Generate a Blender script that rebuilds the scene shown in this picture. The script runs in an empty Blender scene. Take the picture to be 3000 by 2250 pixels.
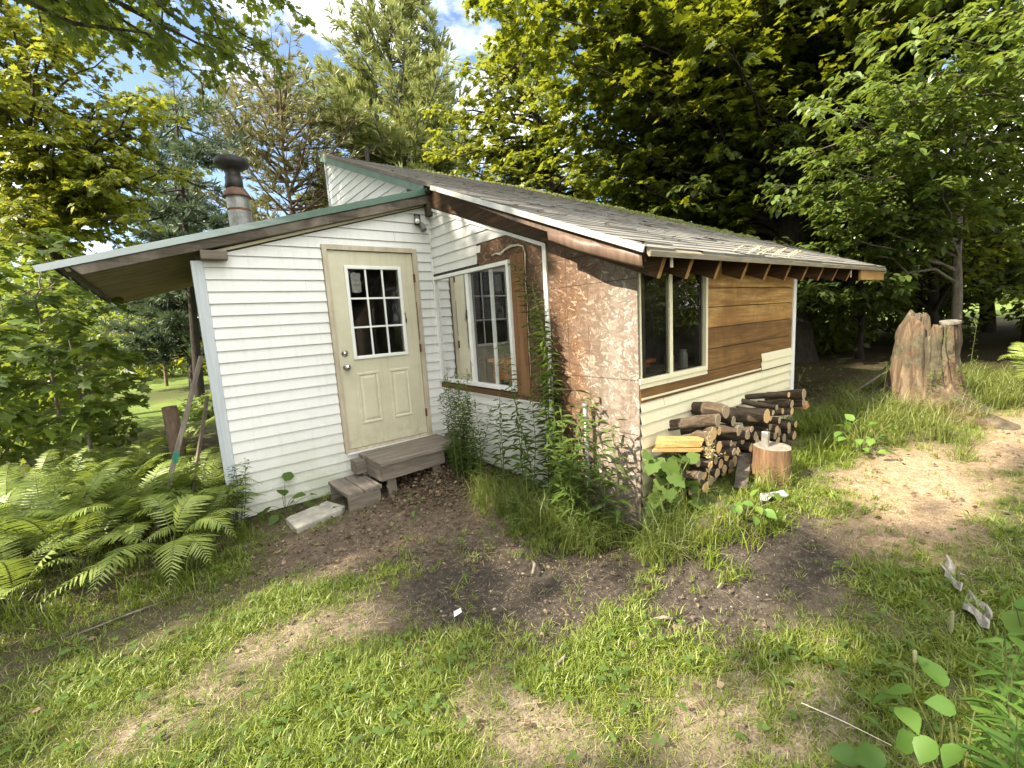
import bpy, math, random
import numpy as np
from mathutils import Vector, Matrix

S = bpy.context.scene
COL = S.collection
R = math.radians
random.seed(7)
RNG = np.random.default_rng(11)

# ------------------------------------------------------------ camera
CAM = np.array([-2.5269, -4.6644, 1.5625])
CR = Vector((0.78705, -0.61397, -0.05989)); CU = Vector((0.13621, 0.07827, 0.98758)); CF = Vector((0.60166, 0.78544, -0.14523))
cd = bpy.data.cameras.new("camera"); co = bpy.data.objects.new("camera", cd); COL.objects.link(co)
cd.sensor_width = 36.0; cd.lens = 36.0 * 1291.6 / 3000.0; cd.clip_start = 0.05; cd.clip_end = 1500
co.matrix_world = Matrix(((CR[0], CU[0], -CF[0], CAM[0]), (CR[1], CU[1], -CF[1], CAM[1]), (CR[2], CU[2], -CF[2], CAM[2]), (0, 0, 0, 1)))
S.camera = co

# ------------------------------------------------------------ light
SUN_EL, SUN_AZ = R(41.0), R(-80.0)          # azimuth from +Y towards +X
sd = Vector((math.sin(SUN_AZ) * math.cos(SUN_EL), math.cos(SUN_AZ) * math.cos(SUN_EL), math.sin(SUN_EL)))
ld = bpy.data.lights.new("sun", 'SUN'); ld.energy = 4.3; ld.angle = R(0.53); ld.color = (1.0, 0.88, 0.68)
lo = bpy.data.objects.new("sun", ld); COL.objects.link(lo)
lo.rotation_euler = (-sd).to_track_quat('-Z', 'Y').to_euler()
W = bpy.data.worlds.new("World"); S.world = W; W.use_nodes = True
wn = W.node_tree; wn.nodes.clear()
wo = wn.nodes.new('ShaderNodeOutputWorld'); bg = wn.nodes.new('ShaderNodeBackground')
sk = wn.nodes.new('ShaderNodeTexSky'); sk.sky_type = 'NISHITA'; sk.sun_disc = False
sk.sun_elevation = SUN_EL; sk.sun_rotation = SUN_AZ; sk.air_density = 1.0; sk.dust_density = 1.2; sk.ozone_density = 1.6
tc = wn.nodes.new('ShaderNodeTexCoord'); mp = wn.nodes.new('ShaderNodeMapping'); mp.inputs['Scale'].default_value = (1.6, 1.6, 3.2)
mp.inputs['Location'].default_value = (0.35, 0.2, 0.0)
nz = wn.nodes.new('ShaderNodeTexNoise'); nz.inputs['Scale'].default_value = 1.7; nz.inputs['Detail'].default_value = 9; nz.inputs['Roughness'].default_value = 0.58
rp = wn.nodes.new('ShaderNodeValToRGB'); rp.color_ramp.elements[0].position = 0.36; rp.color_ramp.elements[1].position = 0.62
mx = wn.nodes.new('ShaderNodeMixRGB'); mx.inputs[2].default_value = (14.4, 14.1, 13.3, 1)
wn.links.new(tc.outputs['Generated'], mp.inputs['Vector']); wn.links.new(mp.outputs[0], nz.inputs['Vector'])
# cloud added overhead and to the south, unseen, for fill light; clear blue north
dt = wn.nodes.new('ShaderNodeVectorMath'); dt.operation = 'DOT_PRODUCT'; dt.inputs[1].default_value = (0.5, 0.8, -0.35)
ma = wn.nodes.new('ShaderNodeMath'); ma.operation = 'MULTIPLY_ADD'; ma.inputs[1].default_value = -0.24
wn.links.new(tc.outputs['Generated'], dt.inputs[0]); wn.links.new(dt.outputs['Value'], ma.inputs[0]); wn.links.new(nz.outputs['Fac'], ma.inputs[2])
wn.links.new(ma.outputs[0], rp.inputs[0]); wn.links.new(rp.outputs[0], mx.inputs[0])
wn.links.new(sk.outputs[0], mx.inputs[1]); wn.links.new(mx.outputs[0], bg.inputs[0]); wn.links.new(bg.outputs[0], wo.inputs[0])
bg.inputs[1].default_value = 0.082
S.view_settings.view_transform = 'Standard'; S.view_settings.look = 'None'
S.view_settings.exposure = 2.0; S.view_settings.gamma = 1.0
S.render.engine = 'CYCLES'
cy = S.cycles; cy.max_bounces = 7; cy.diffuse_bounces = 4; cy.glossy_bounces = 3; cy.transmission_bounces = 4; cy.transparent_max_bounces = 8
cy.use_denoising = True; cy.sample_clamp_indirect = 6.0; cy.caustics_reflective = False; cy.caustics_refractive = False

# ------------------------------------------------------------ objects, names, labels
ORIG = {}
def tag(o, label=None, cat=None, group=None, kind=None):
    if label: o['label'] = label
    if cat: o['category'] = cat
    if group: o['group'] = group
    if kind: o['kind'] = kind
    return o
def thing(name, label, cat, loc=(0, 0, 0), group=None):
    o = bpy.data.objects.new(name, None); COL.objects.link(o); o.location = loc; o.empty_display_size = 0.1
    ORIG[o.name] = np.array(loc, float)
    return tag(o, label, cat, group)
def link(name, me, parent=None, loc=(0, 0, 0)):
    o = bpy.data.objects.new(name, me); COL.objects.link(o)
    if parent is not None:
        o.parent = parent; ORIG[o.name] = ORIG.get(parent.name, np.zeros(3)) + np.array(loc, float)
    else:
        ORIG[o.name] = np.array(loc, float)
    o.location = loc
    return o
def copy_thing(src, loc, rotz=0.0, scale=1.0):
    c = src.copy(); COL.objects.link(c); c.location = loc; c.rotation_euler = (0, 0, rotz); c.scale = (scale,) * 3
    ORIG[c.name] = np.array(loc, float)
    for k in list(src.children):
        d = k.copy(); COL.objects.link(d); d.parent = c
    return c

class MB:
    """collects faces in world coordinates and links them as one mesh"""
    def __init__(s): s.v = []; s.f = []; s.c = []
    def add(s, vs, fs, col=None):
        b = len(s.v); s.v += [tuple(v) for v in vs]; s.f += [tuple(i + b for i in f) for f in fs]
        s.c += [col if col is not None else 0.5] * len(vs)
        return s
    def box(s, x0, x1, y0, y1, z0, z1, col=None):
        return s.add([(x0, y0, z0), (x1, y0, z0), (x1, y1, z0), (x0, y1, z0), (x0, y0, z1), (x1, y0, z1), (x1, y1, z1), (x0, y1, z1)],
                     [(0, 3, 2, 1), (4, 5, 6, 7), (0, 1, 5, 4), (1, 2, 6, 5), (2, 3, 7, 6), (3, 0, 4, 7)], col)
    def obox(s, c, ax, ay, az, col=None):
        c = Vector(c); ax = Vector(ax); ay = Vector(ay); az = Vector(az)
        p = [c + ax * i + ay * j + az * k for k in (-1, 1) for (i, j) in ((-1, -1), (1, -1), (1, 1), (-1, 1))]
        return s.add(p, [(0, 3, 2, 1), (4, 5, 6, 7), (0, 1, 5, 4), (1, 2, 6, 5), (2, 3, 7, 6), (3, 0, 4, 7)], col)
    def bar(s, a, b, w, h, up=(0, 0, 1), col=None):
        a = Vector(a); b = Vector(b); d = (b - a); L = d.length; d.normalize()
        u = Vector(up); x = d.cross(u).normalized(); u = x.cross(d)
        return s.obox((a + b) / 2, d * L / 2, x * w / 2, u * h / 2, col)
    def prism(s, pts, ex, col=None):
        n = len(pts); ex = Vector(ex); p = [Vector(q) for q in pts]
        return s.add(p + [q + ex for q in p], [tuple(range(n))[::-1], tuple(range(n, 2 * n))] + [(i, (i + 1) % n, (i + 1) % n + n, i + n) for i in range(n)], col)
    def tube(s, pts, rad, n=8, cap=True, jit=0.0, col=None, rnd=random):
        pts = [Vector(p) for p in pts]; vs = []; m = len(pts)
        ref = Vector((0.31, 0.17, 0.93))
        for i, p in enumerate(pts):
            t = (pts[min(i + 1, m - 1)] - pts[max(i - 1, 0)]).normalized()
            x = t.cross(ref)
            if x.length < 1e-3: x = t.cross(Vector((1, 0, 0)))
            x.normalize(); y = t.cross(x)
            r = rad[i] if hasattr(rad, '__len__') else rad
            for k in range(n):
                a = 2 * math.pi * k / n; q = r * (1 + rnd.uniform(-jit, jit))
                vs.append(p + x * math.cos(a) * q + y * math.sin(a) * q)
        fs = [(i * n + k, i * n + (k + 1) % n, (i + 1) * n + (k + 1) % n, (i + 1) * n + k) for i in range(m - 1) for k in range(n)]
        if cap: fs += [tuple(range(n))[::-1], tuple((m - 1) * n + k for k in range(n))]
        return s.add(vs, fs, col)
    def lathe(s, prof, o, n=20, axis=None, col=None):
        o = Vector(o); az = Vector(axis or (0, 0, 1)).normalized(); ax = az.orthogonal().normalized(); ay = az.cross(ax); vs = []
        for r, h in prof:
            for k in range(n):
                a = 2 * math.pi * k / n; vs.append(o + az * h + ax * r * math.cos(a) + ay * r * math.sin(a))
        m = len(prof)
        fs = [(i * n + k, i * n + (k + 1) % n, (i + 1) * n + (k + 1) % n, (i + 1) * n + k) for i in range(m - 1) for k in range(n)]
        fs += [tuple(range(n))[::-1], tuple((m - 1) * n + k for k in range(n))]
        return s.add(vs, fs, col)
    def build(s, name, mat, parent=None, loc=None, smooth=False, bevel=0.0):
        me = bpy.data.meshes.new(name)
        base = ORIG.get(parent.name, np.zeros(3)) if parent is not None else np.zeros(3)
        l = np.zeros(3) if loc is None else np.array(loc, float) - base
        off = base + l
        me.from_pydata([(v[0] - off[0], v[1] - off[1], v[2] - off[2]) for v in s.v], [], s.f)
        at = me.attributes.new('rnd', 'FLOAT', 'POINT'); at.data.foreach_set('value', np.array(s.c, np.float32))
        if mat is not None: me.materials.append(mat)
        if smooth: me.polygons.foreach_set('use_smooth', [True] * len(me.polygons))
        me.update()
        o = link(name, me, parent, tuple(l))
        if bevel:
            b = o.modifiers.new('bevel', 'BEVEL'); b.width = bevel; b.segments = 2; b.limit_method = 'ANGLE'; b.angle_limit = R(40)
        return o

# ------------------------------------------------------------ materials
def newmat(name):
    m = bpy.data.materials.new(name); m.use_nodes = True; nt = m.node_tree
    return m, nt, nt.nodes['Principled BSDF']
def N(nt, t, **kw):
    n = nt.nodes.new('ShaderNode' + t)
    for k, v in kw.items(): setattr(n, k, v)
    return n
def L(nt, a, b): nt.links.new(a, b)
def coords(nt, scale=(1, 1, 1), rot=(0, 0, 0), out='Object'):
    t = N(nt, 'TexCoord'); mp = N(nt, 'Mapping'); mp.inputs['Scale'].default_value = scale; mp.inputs['Rotation'].default_value = rot
    L(nt, t.outputs[out], mp.inputs[0]); return mp.outputs[0]
def noise(nt, vec, scale, detail=5, rough=0.55, dist=0.0):
    n = N(nt, 'TexNoise'); n.inputs['Scale'].default_value = scale; n.inputs['Detail'].default_value = detail
    n.inputs['Roughness'].default_value = rough; n.inputs['Distortion'].default_value = dist
    L(nt, vec, n.inputs['Vector']); return n.outputs['Fac']
def ramp(nt, fac, stops):
    r = N(nt, 'ValToRGB'); el = r.color_ramp.elements
    while len(el) > 1: el.remove(el[-1])
    for i, (p, c) in enumerate(stops):
        e = el[0] if i == 0 else el.new(p)
        e.position = p; e.color = (c[0], c[1], c[2], 1) if hasattr(c, '__len__') else (c, c, c, 1)
    L(nt, fac, r.inputs[0]); return r.outputs[0]
def mix(nt, fac, a, b, mode='MIX'):
    m = N(nt, 'MixRGB', blend_type=mode)
    for i, x in ((0, fac), (1, a), (2, b)):
        if hasattr(x, 'links'): L(nt, x, m.inputs[i])
        elif hasattr(x, '__len__'): m.inputs[i].default_value = (x[0], x[1], x[2], 1)
        else: m.inputs[i].default_value = x
    return m.outputs[0]
def mth(nt, op, a, b=0.0, clamp=False):
    m = N(nt, 'Math', operation=op, use_clamp=clamp)
    for i, x in ((0, a), (1, b)):
        if hasattr(x, 'links'): L(nt, x, m.inputs[i])
        else: m.inputs[i].default_value = x
    return m.outputs[0]
def bump(nt, h, bs, strength=0.3, dist=0.01):
    b = N(nt, 'Bump'); b.inputs['Strength'].default_value = strength; b.inputs['Distance'].default_value = dist
    L(nt, h, b.inputs['Height']); L(nt, b.outputs[0], bs.inputs['Normal'])
def sep(nt, vec):
    s = N(nt, 'SeparateXYZ'); L(nt, vec, s.inputs[0]); return s.outputs

def simple(name, a, b, scale=8, rough=0.7, metal=0.0, bstr=0.2, stretch=(1, 1, 1), spec=0.3, detail=6, lo=0.3, hi=0.7):
    m, nt, bs = newmat(name); v = coords(nt, stretch)
    f = noise(nt, v, scale, detail, 0.6)
    L(nt, ramp(nt, f, [(lo, a), (hi, b)]), bs.inputs['Base Color'])
    bs.inputs['Roughness'].default_value = rough; bs.inputs['Metallic'].default_value = metal
    bs.inputs['Specular IOR Level'].default_value = spec
    if bstr: bump(nt, f, bs, bstr, 0.01)
    return m

def wood(name, dark, mid, light, axis='x', scale=1.0, rough=0.8, stain=None, fine=1.0, var=0.45):
    """grain stretched along one axis, with per-piece variation from the rnd attribute"""
    m, nt, bs = newmat(name)
    st = {'x': (0.6, 9, 9), 'y': (9, 0.6, 9), 'z': (9, 9, 0.6)}[axis]
    at = N(nt, 'Attribute', attribute_name='rnd')
    v = coords(nt, tuple(k * scale for k in st))
    va = N(nt, 'VectorMath', operation='ADD'); L(nt, v, va.inputs[0])
    cm = N(nt, 'CombineXYZ'); L(nt, mth(nt, 'MULTIPLY', at.outputs['Fac'], 37.0), cm.inputs[0]); L(nt, mth(nt, 'MULTIPLY', at.outputs['Fac'], 53.0), cm.inputs[2]); L(nt, mth(nt, 'MULTIPLY', at.outputs['Fac'], 19.0), cm.inputs[1])
    L(nt, cm.outputs[0], va.inputs[1]); v = va.outputs[0]
    f = noise(nt, v, 2.2, 7, 0.62, 0.8); g = noise(nt, v, 11 * fine, 5, 0.7)
    c = ramp(nt, f, [(0.28, dark), (0.5, mid), (0.72, light)])
    c = mix(nt, ramp(nt, g, [(0.35, 0.55), (0.6, 0.0)]), c, dark)
    c = mix(nt, mth(nt, 'MULTIPLY', at.outputs['Fac'], var), c, mix(nt, 0.22, dark, mid))
    if stain:
        v2 = coords(nt); s = noise(nt, v2, 2.3, 5, 0.65, 0.5)
        c = mix(nt, ramp(nt, s, [(0.45, 0.0), (0.68, 0.75)]), c, stain)
    L(nt, c, bs.inputs['Base Color']); bs.inputs['Roughness'].default_value = rough; bs.inputs['Specular IOR Level'].default_value = 0.25
    bump(nt, g, bs, 0.35, 0.006)
    return m

def vinyl(name, base, dirt, zlo, zhi):
    m, nt, bs = newmat(name); v = coords(nt); x, y, z = sep(nt, v)
    n = noise(nt, v, 1.6, 6, 0.65); n2 = noise(nt, coords(nt, (7, 7, 0.9)), 2.5, 6, 0.7); n3 = noise(nt, v, 45, 3, 0.6)
    low = mth(nt, 'DIVIDE', mth(nt, 'SUBTRACT', zhi, z), zhi - zlo, True)
    d = mth(nt, 'MULTIPLY', mth(nt, 'POWER', low, 1.6), ramp(nt, mth(nt, 'ADD', n, mth(nt, 'MULTIPLY', n3, 0.25)), [(0.38, 0.08), (0.74, 0.85)]))
    c = mix(nt, d, base, dirt)
    c = mix(nt, ramp(nt, n2, [(0.50, 0.0), (0.8, 0.38)]), c, tuple(k * q for k, q in zip(base, (0.62, 0.60, 0.50))))
    L(nt, c, bs.inputs['Base Color']); bs.inputs['Roughness'].default_value = 0.42; bs.inputs['Specular IOR Level'].default_value = 0.35
    bump(nt, noise(nt, coords(nt, (2, 2, 40)), 3, 4, 0.6), bs, 0.12, 0.004)
    return m

M = {}
M['vinyl'] = vinyl('white vinyl siding', (0.67, 0.68, 0.68), (0.24, 0.27, 0.15), -0.15, 0.9)
M['vinyl_cream'] = vinyl('cream vinyl siding', (0.72, 0.68, 0.50), (0.36, 0.32, 0.18), 0.2, 1.2)
M['trim_white'] = simple('white trim', (0.66, 0.67, 0.67), (0.78, 0.78, 0.77), 9, 0.4, 0, 0.05, (1, 1, 0.3))
M['trim_grey'] = simple('grey corner metal', (0.36, 0.40, 0.45), (0.48, 0.52, 0.56), 5, 0.4, 0.0, 0.05, (8, 8, 0.5), 0.5)
M['door'] = simple('cream door paint', (0.50, 0.465, 0.31), (0.61, 0.58, 0.42), 3.5, 0.45, 0, 0.06, (2, 2, 0.7), 0.4)
def door_paint():
    m, nt, bs = newmat('scuffed cream door paint'); v = coords(nt); x, y, z = sep(nt, v)
    c = ramp(nt, noise(nt, v, 3.5, 6, 0.6), [(0.3, (0.47, 0.445, 0.325)), (0.7, (0.57, 0.545, 0.42))])
    s = noise(nt, coords(nt, (16, 16, 0.7)), 1.6, 6, 0.65); c = mix(nt, ramp(nt, s, [(0.52, 0.0), (0.75, 0.4)]), c, (0.34, 0.29, 0.17))
    g = noise(nt, v, 22, 5, 0.75); c = mix(nt, ramp(nt, g, [(0.62, 0.0), (0.75, 0.35)]), c, (0.30, 0.265, 0.18))
    low = mth(nt, 'DIVIDE', mth(nt, 'SUBTRACT', 0.62, z), 0.32, True); c = mix(nt, mth(nt, 'MULTIPLY', low, ramp(nt, noise(nt, v, 9, 6, 0.7), [(0.42, 0.0), (0.7, 0.55)])), c, (0.26, 0.21, 0.13))
    L(nt, c, bs.inputs['Base Color']); bs.inputs['Roughness'].default_value = 0.45; bump(nt, g, bs, 0.08, 0.003); return m
M['door'] = door_paint()
M['door_frame'] = simple('tan door jamb', (0.34, 0.29, 0.21), (0.50, 0.45, 0.36), 6, 0.6, 0, 0.1, (3, 3, 0.7))
M['rust'] = simple('rust', (0.08, 0.038, 0.022), (0.16, 0.08, 0.045), 20, 0.9)
M['chrome'] = simple('knob metal', (0.45, 0.44, 0.42), (0.6, 0.59, 0.56), 30, 0.28, 1.0, 0.02)
M['galv'] = simple('galvanised metal', (0.13, 0.135, 0.13), (0.30, 0.31, 0.30), 9, 0.5, 0.5, 0.04)
M['black_metal'] = simple('sooty black metal', (0.012, 0.012, 0.013), (0.05, 0.045, 0.042), 9, 0.55, 0.3, 0.2)
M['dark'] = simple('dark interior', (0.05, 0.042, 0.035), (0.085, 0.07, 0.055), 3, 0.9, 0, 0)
M['floor'] = wood('interior floor', (0.05, 0.03, 0.02), (0.09, 0.05, 0.03), (0.12, 0.07, 0.04), 'x')
M['grey_wood'] = wood('weathered grey wood', (0.085, 0.072, 0.06), (0.20, 0.172, 0.142), (0.32, 0.285, 0.245), 'x', 1.0, 0.85)
M['grey_wood_y'] = wood('weathered grey wood across', (0.085, 0.072, 0.06), (0.19, 0.165, 0.14), (0.31, 0.275, 0.235), 'y', 1.0, 0.85)
M['grey_wood_z'] = wood('weathered grey post', (0.10, 0.085, 0.07), (0.21, 0.18, 0.15), (0.33, 0.29, 0.24), 'z', 1.0, 0.85)
M['dark_board'] = wood('old dark board', (0.035, 0.028, 0.022), (0.085, 0.07, 0.055), (0.17, 0.145, 0.12), 'x', 1.0, 0.85, (0.22, 0.19, 0.16))
M['barge'] = wood('stained barge board', (0.035, 0.02, 0.011), (0.10, 0.055, 0.028), (0.24, 0.13, 0.065), 'y', 0.8, 0.75, (0.05, 0.035, 0.025))
M['plank'] = wood('golden pine plank', (0.17, 0.085, 0.027), (0.47, 0.275, 0.092), (0.68, 0.47, 0.20), 'x', 0.7, 0.6, (0.19, 0.09, 0.03), var=0.8)
M['plank_dark'] = wood('darkened pine plank', (0.07, 0.036, 0.013), (0.225, 0.12, 0.043), (0.38, 0.225, 0.09), 'x', 0.7, 0.6, (0.10, 0.05, 0.018), var=0.5)
M['plywood_z'] = wood('stained plywood strip', (0.11, 0.05, 0.022), (0.25, 0.135, 0.065), (0.37, 0.23, 0.13), 'z', 0.8, 0.8)
M['rafter_side'] = wood('shade toned rafter side', (0.03, 0.016, 0.009), (0.085, 0.045, 0.022), (0.14, 0.08, 0.04), 'y', 1.0, 0.75)  # eave shade put into the side colour, darker than the lumber ends
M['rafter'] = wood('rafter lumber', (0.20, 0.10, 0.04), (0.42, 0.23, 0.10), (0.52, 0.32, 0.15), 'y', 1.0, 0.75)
M['soffit'] = wood('plywood soffit', (0.11, 0.08, 0.045), (0.28, 0.21, 0.125), (0.42, 0.33, 0.21), 'x', 0.35, 0.85, (0.17, 0.125, 0.08))
M['raw_board'] = wood('raw board under the window', (0.05, 0.03, 0.018), (0.15, 0.08, 0.04), (0.26, 0.15, 0.08), 'y', 1, 0.85)
M['brown_flash'] = simple('brown aluminium flashing', (0.085, 0.052, 0.038), (0.18, 0.12, 0.09), 7, 0.5, 0.1, 0.12, (1, 3, 0.6), 0.5)
M['concrete'] = simple('concrete', (0.22, 0.21, 0.18), (0.42, 0.40, 0.35), 9, 0.9, 0, 0.5)
M['foam'] = simple('spray foam', (0.46, 0.40, 0.30), (0.70, 0.66, 0.58), 30, 0.9, 0, 0.6)
M['drip'] = simple('white drip edge', (0.30, 0.295, 0.26), (0.52, 0.515, 0.47), 6, 0.32, 0.2, 0.05)
M['eave_edge'] = simple('tan eave metal', (0.12, 0.10, 0.07), (0.27, 0.235, 0.17), 8, 0.55, 0.0, 0.1, (0.5, 4, 4))
M['green_metal'] = None

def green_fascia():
    m, nt, bs = newmat('green fascia with painted sky sheen'); v = coords(nt); x, y, z = sep(nt, v)
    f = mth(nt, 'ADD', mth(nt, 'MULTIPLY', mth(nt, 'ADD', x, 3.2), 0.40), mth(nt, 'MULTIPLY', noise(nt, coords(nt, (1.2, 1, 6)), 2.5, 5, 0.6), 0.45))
    L(nt, ramp(nt, f, [(0.25, (0.42, 0.47, 0.50)), (0.70, (0.27, 0.33, 0.32)), (0.98, (0.055, 0.11, 0.08))]), bs.inputs['Base Color'])  # pale blue-grey left end: sky reflection painted into the green metal
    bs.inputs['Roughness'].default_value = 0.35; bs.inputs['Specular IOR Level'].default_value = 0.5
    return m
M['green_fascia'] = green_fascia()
M['green_trim'] = simple('green painted trim', (0.065, 0.115, 0.085), (0.13, 0.20, 0.155), 6, 0.45, 0, 0.05, (1, 1, 1), 0.4)

def osb_mat():
    m, nt, bs = newmat('weathered strand board'); v = coords(nt); x, y, z = sep(nt, v)
    cols = []
    chip = None
    for i, ang in enumerate((0.3, 1.25, 2.2, 2.9)):
        vv = coords(nt, (0.0, 17.0, 62.0), (0, 0, 0))
        t = N(nt, 'TexCoord'); r = N(nt, 'VectorRotate', rotation_type='X_AXIS'); r.inputs['Angle'].default_value = ang
        L(nt, t.outputs['Object'], r.inputs['Vector'])
        mp = N(nt, 'Mapping'); mp.inputs['Scale'].default_value = (0.0, 12.5 + i * 2.0, 84.0 - i * 7); mp.inputs['Location'].default_value = (i * 3.1, i * 7.7, i * 1.3)
        L(nt, r.outputs[0], mp.inputs[0])
        vo = N(nt, 'TexVoronoi'); vo.inputs['Scale'].default_value = 1.0; L(nt, mp.outputs[0], vo.inputs['Vector'])
        sc = N(nt, 'SeparateColor'); L(nt, vo.outputs['Color'], sc.inputs[0])
        if chip is None:
            chip = sc.outputs[0]
        else:
            # a strand of this layer lies on top where its own random value is high
            up = ramp(nt, sc.outputs[1], [(0.66, 0.0), (0.68, 1.0)])
            chip = mix(nt, up, chip, sc.outputs[0])
    n = noise(nt, v, 3.0, 6, 0.65, 0.4)
    grey = mth(nt, 'ADD', mth(nt, 'MULTIPLY', mth(nt, 'SUBTRACT', -2.20, y), 3.0), mth(nt, 'MULTIPLY', mth(nt, 'SUBTRACT', n, 0.5), 2.2))
    low = mth(nt, 'MULTIPLY', mth(nt, 'SUBTRACT', 1.15, z), 0.35)
    grey = mth(nt, 'ADD', grey, low, True)
    warm = ramp(nt, chip, [(0.0, (0.115, 0.066, 0.042)), (0.4, (0.16, 0.090, 0.054)), (0.7, (0.215, 0.118, 0.066)), (0.86, (0.26, 0.165, 0.10)), (0.95, (0.40, 0.295, 0.205))])
    pale = ramp(nt, chip, [(0.0, (0.22, 0.175, 0.15)), (0.4, (0.27, 0.225, 0.195)), (0.7, (0.32, 0.275, 0.24)), (0.86, (0.39, 0.345, 0.31)), (0.95, (0.56, 0.52, 0.475))])
    c = mix(nt, 1.0, mix(nt, grey, warm, pale), (0.66, 0.64, 0.62), 'MULTIPLY')
    st = noise(nt, coords(nt, (1, 4.0, 0.5)), 2.6, 7, 0.7, 0.4)
    c = mix(nt, ramp(nt, st, [(0.44, 0.0), (0.70, 0.72)]), c, (0.10, 0.072, 0.055))
    # printed nail lines
    def line(coord, c0, w, amt):
        d = mth(nt, 'ABSOLUTE', mth(nt, 'SUBTRACT', coord, c0)); return mth(nt, 'MULTIPLY', mth(nt, 'LESS_THAN', d, w), amt)
    wob = mth(nt, 'MULTIPLY', mth(nt, 'SUBTRACT', noise(nt, v, 30, 3), 0.5), 0.012)
    zz = mth(nt, 'ADD', z, wob); tot = None
    for e in [line(y, -2.155, 0.0022, 0.85), line(y, -2.37, 0.0018, 0.7)] + [line(zz, q, 0.0032, 0.75) for q in (1.995, 1.785, 1.09, 0.70, 0.31)]:
        tot = e if tot is None else mth(nt, 'MAXIMUM', tot, e)
    c = mix(nt, tot, c, (0.02, 0.015, 0.012))
    L(nt, c, bs.inputs['Base Color']); bs.inputs['Roughness'].default_value = 0.75; bs.inputs['Specular IOR Level'].default_value = 0.25
    bump(nt, chip, bs, 0.35, 0.004)
    return m
M['osb'] = osb_mat()

def shingle_mat():
    m, nt, bs = newmat('grey asphalt shingle'); v = coords(nt); at = N(nt, 'Attribute', attribute_name='rnd')
    g = noise(nt, v, 160, 3, 0.7); n = noise(nt, v, 1.1, 6, 0.65, 0.3)
    c = ramp(nt, at.outputs['Fac'], [(0.0, (0.165, 0.158, 0.148)), (0.5, (0.20, 0.193, 0.18)), (1.0, (0.24, 0.232, 0.216))])
    c = mix(nt, ramp(nt, g, [(0.35, 0.4), (0.65, 0.0)]), c, (0.05, 0.048, 0.045))
    c = mix(nt, ramp(nt, n, [(0.5, 0.0), (0.75, 0.55)]), c, (0.26, 0.235, 0.19))
    s = noise(nt, coords(nt, (0.7, 1.2, 1.2)), 3.2, 7, 0.7)
    c = mix(nt, ramp(nt, s, [(0.58, 0.0), (0.7, 0.7)]), c, (0.055, 0.052, 0.045))
    L(nt, c, bs.inputs['Base Color']); bs.inputs['Roughness'].default_value = 0.72; bs.inputs['Specular IOR Level'].default_value = 0.35
    bump(nt, g, bs, 0.5, 0.003)
    return m
M['shingle'] = shingle_mat()
M['shingle_edge'] = simple('black shingle edge', (0.02, 0.02, 0.02), (0.06, 0.058, 0.055), 40, 0.9)

def glass_mat(name='window glass', k=1.0):
    m, nt, bs = newmat(name); nt.nodes.remove(bs)
    out = [n for n in nt.nodes if n.type == 'OUTPUT_MATERIAL'][0]
    t = N(nt, 'BsdfTransparent'); t.inputs[0].default_value = (0.86, 0.88, 0.87, 1); g = N(nt, 'BsdfGlossy'); g.inputs['Roughness'].default_value = 0.006
    fr = N(nt, 'Fresnel'); fr.inputs['IOR'].default_value = 1.5
    d = N(nt, 'BsdfDiffuse'); d.inputs[0].default_value = (0.35, 0.36, 0.34, 1)
    dn = noise(nt, coords(nt), 3.5, 6, 0.7)
    m1 = N(nt, 'MixShader'); L(nt, mth(nt, 'MINIMUM', mth(nt, 'MULTIPLY', fr.outputs[0], k), 1.0), m1.inputs[0]); L(nt, t.outputs[0], m1.inputs[1]); L(nt, g.outputs[0], m1.inputs[2])
    m2 = N(nt, 'MixShader'); L(nt, ramp(nt, dn, [(0.45, 0.0), (0.85, 0.05)]), m2.inputs[0]); L(nt, m1.outputs[0], m2.inputs[1]); L(nt, d.outputs[0], m2.inputs[2])
    L(nt, m2.outputs[0], out.inputs[0]); return m
M['glass'] = glass_mat(); M['glass_dim'] = glass_mat('low reflection window glass', 0.22)  # dim glass: same pane with its mirror reflection scaled down

# ------------------------------------------------------------ ground height
GC = np.array([(-2, -.1, -.15), (-2.9, -.2, -.12), (-1.3, -.35, -.12), (-.1, -.12, .03), (-.6, -.35, -.05), (-.15, -1.1, .0), (-.15, -2.0, -.03), (-.1, -2.9, -.04),
    (.15, -3.15, .20), (1.0, -3.25, .22), (2.5, -3.1, .27), (3.9, -3.5, .28), (5, -3.6, .30), (1.2, -4.2, .20), (-.35, -3.6, .0), (-1.5, -3, -.05), (-2.5, -4.66, -.05),
    (-3.6, -1, -.09), (-4, 2, -.12), (-8, 10, -.35), (8, -1, .32), (15, 5, .35), (-.8, -4.5, .02), (.4, -5.2, .12), (-2.4, -1.6, -.1), (-30, 30, -.5), (40, 20, .5), (-20, -20, 0), (30, -20, .6),
    (0, 60, -.6), (-40, -5, -.2), (2, 10, -.2), (-2.6, 3.8, -.15), (5.2, 3.5, .25), (3.5, 0, .3)], float)
def _k(d): return d
_A = np.linalg.norm(GC[:, None, :2] - GC[None, :, :2], axis=2)
_n = len(GC); _P = np.hstack([np.ones((_n, 1)), GC[:, :2]])
_sol = np.linalg.solve(np.block([[_A + np.eye(_n) * 0.05, _P], [_P.T, np.zeros((3, 3))]]), np.concatenate([GC[:, 2], np.zeros(3)]))
def gz(x, y):
    x = np.asarray(x, float); y = np.asarray(y, float)
    d = np.sqrt((x[..., None] - GC[:, 0]) ** 2 + (y[..., None] - GC[:, 1]) ** 2 + 0.01)
    z = d @ _sol[:_n] + _sol[_n] + _sol[_n + 1] * x + _sol[_n + 2] * y
    return np.clip(z, -1.2, 1.0)
def g3(x, y, dz=0.0): return (float(x), float(y), float(gz(x, y)) + dz)

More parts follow.
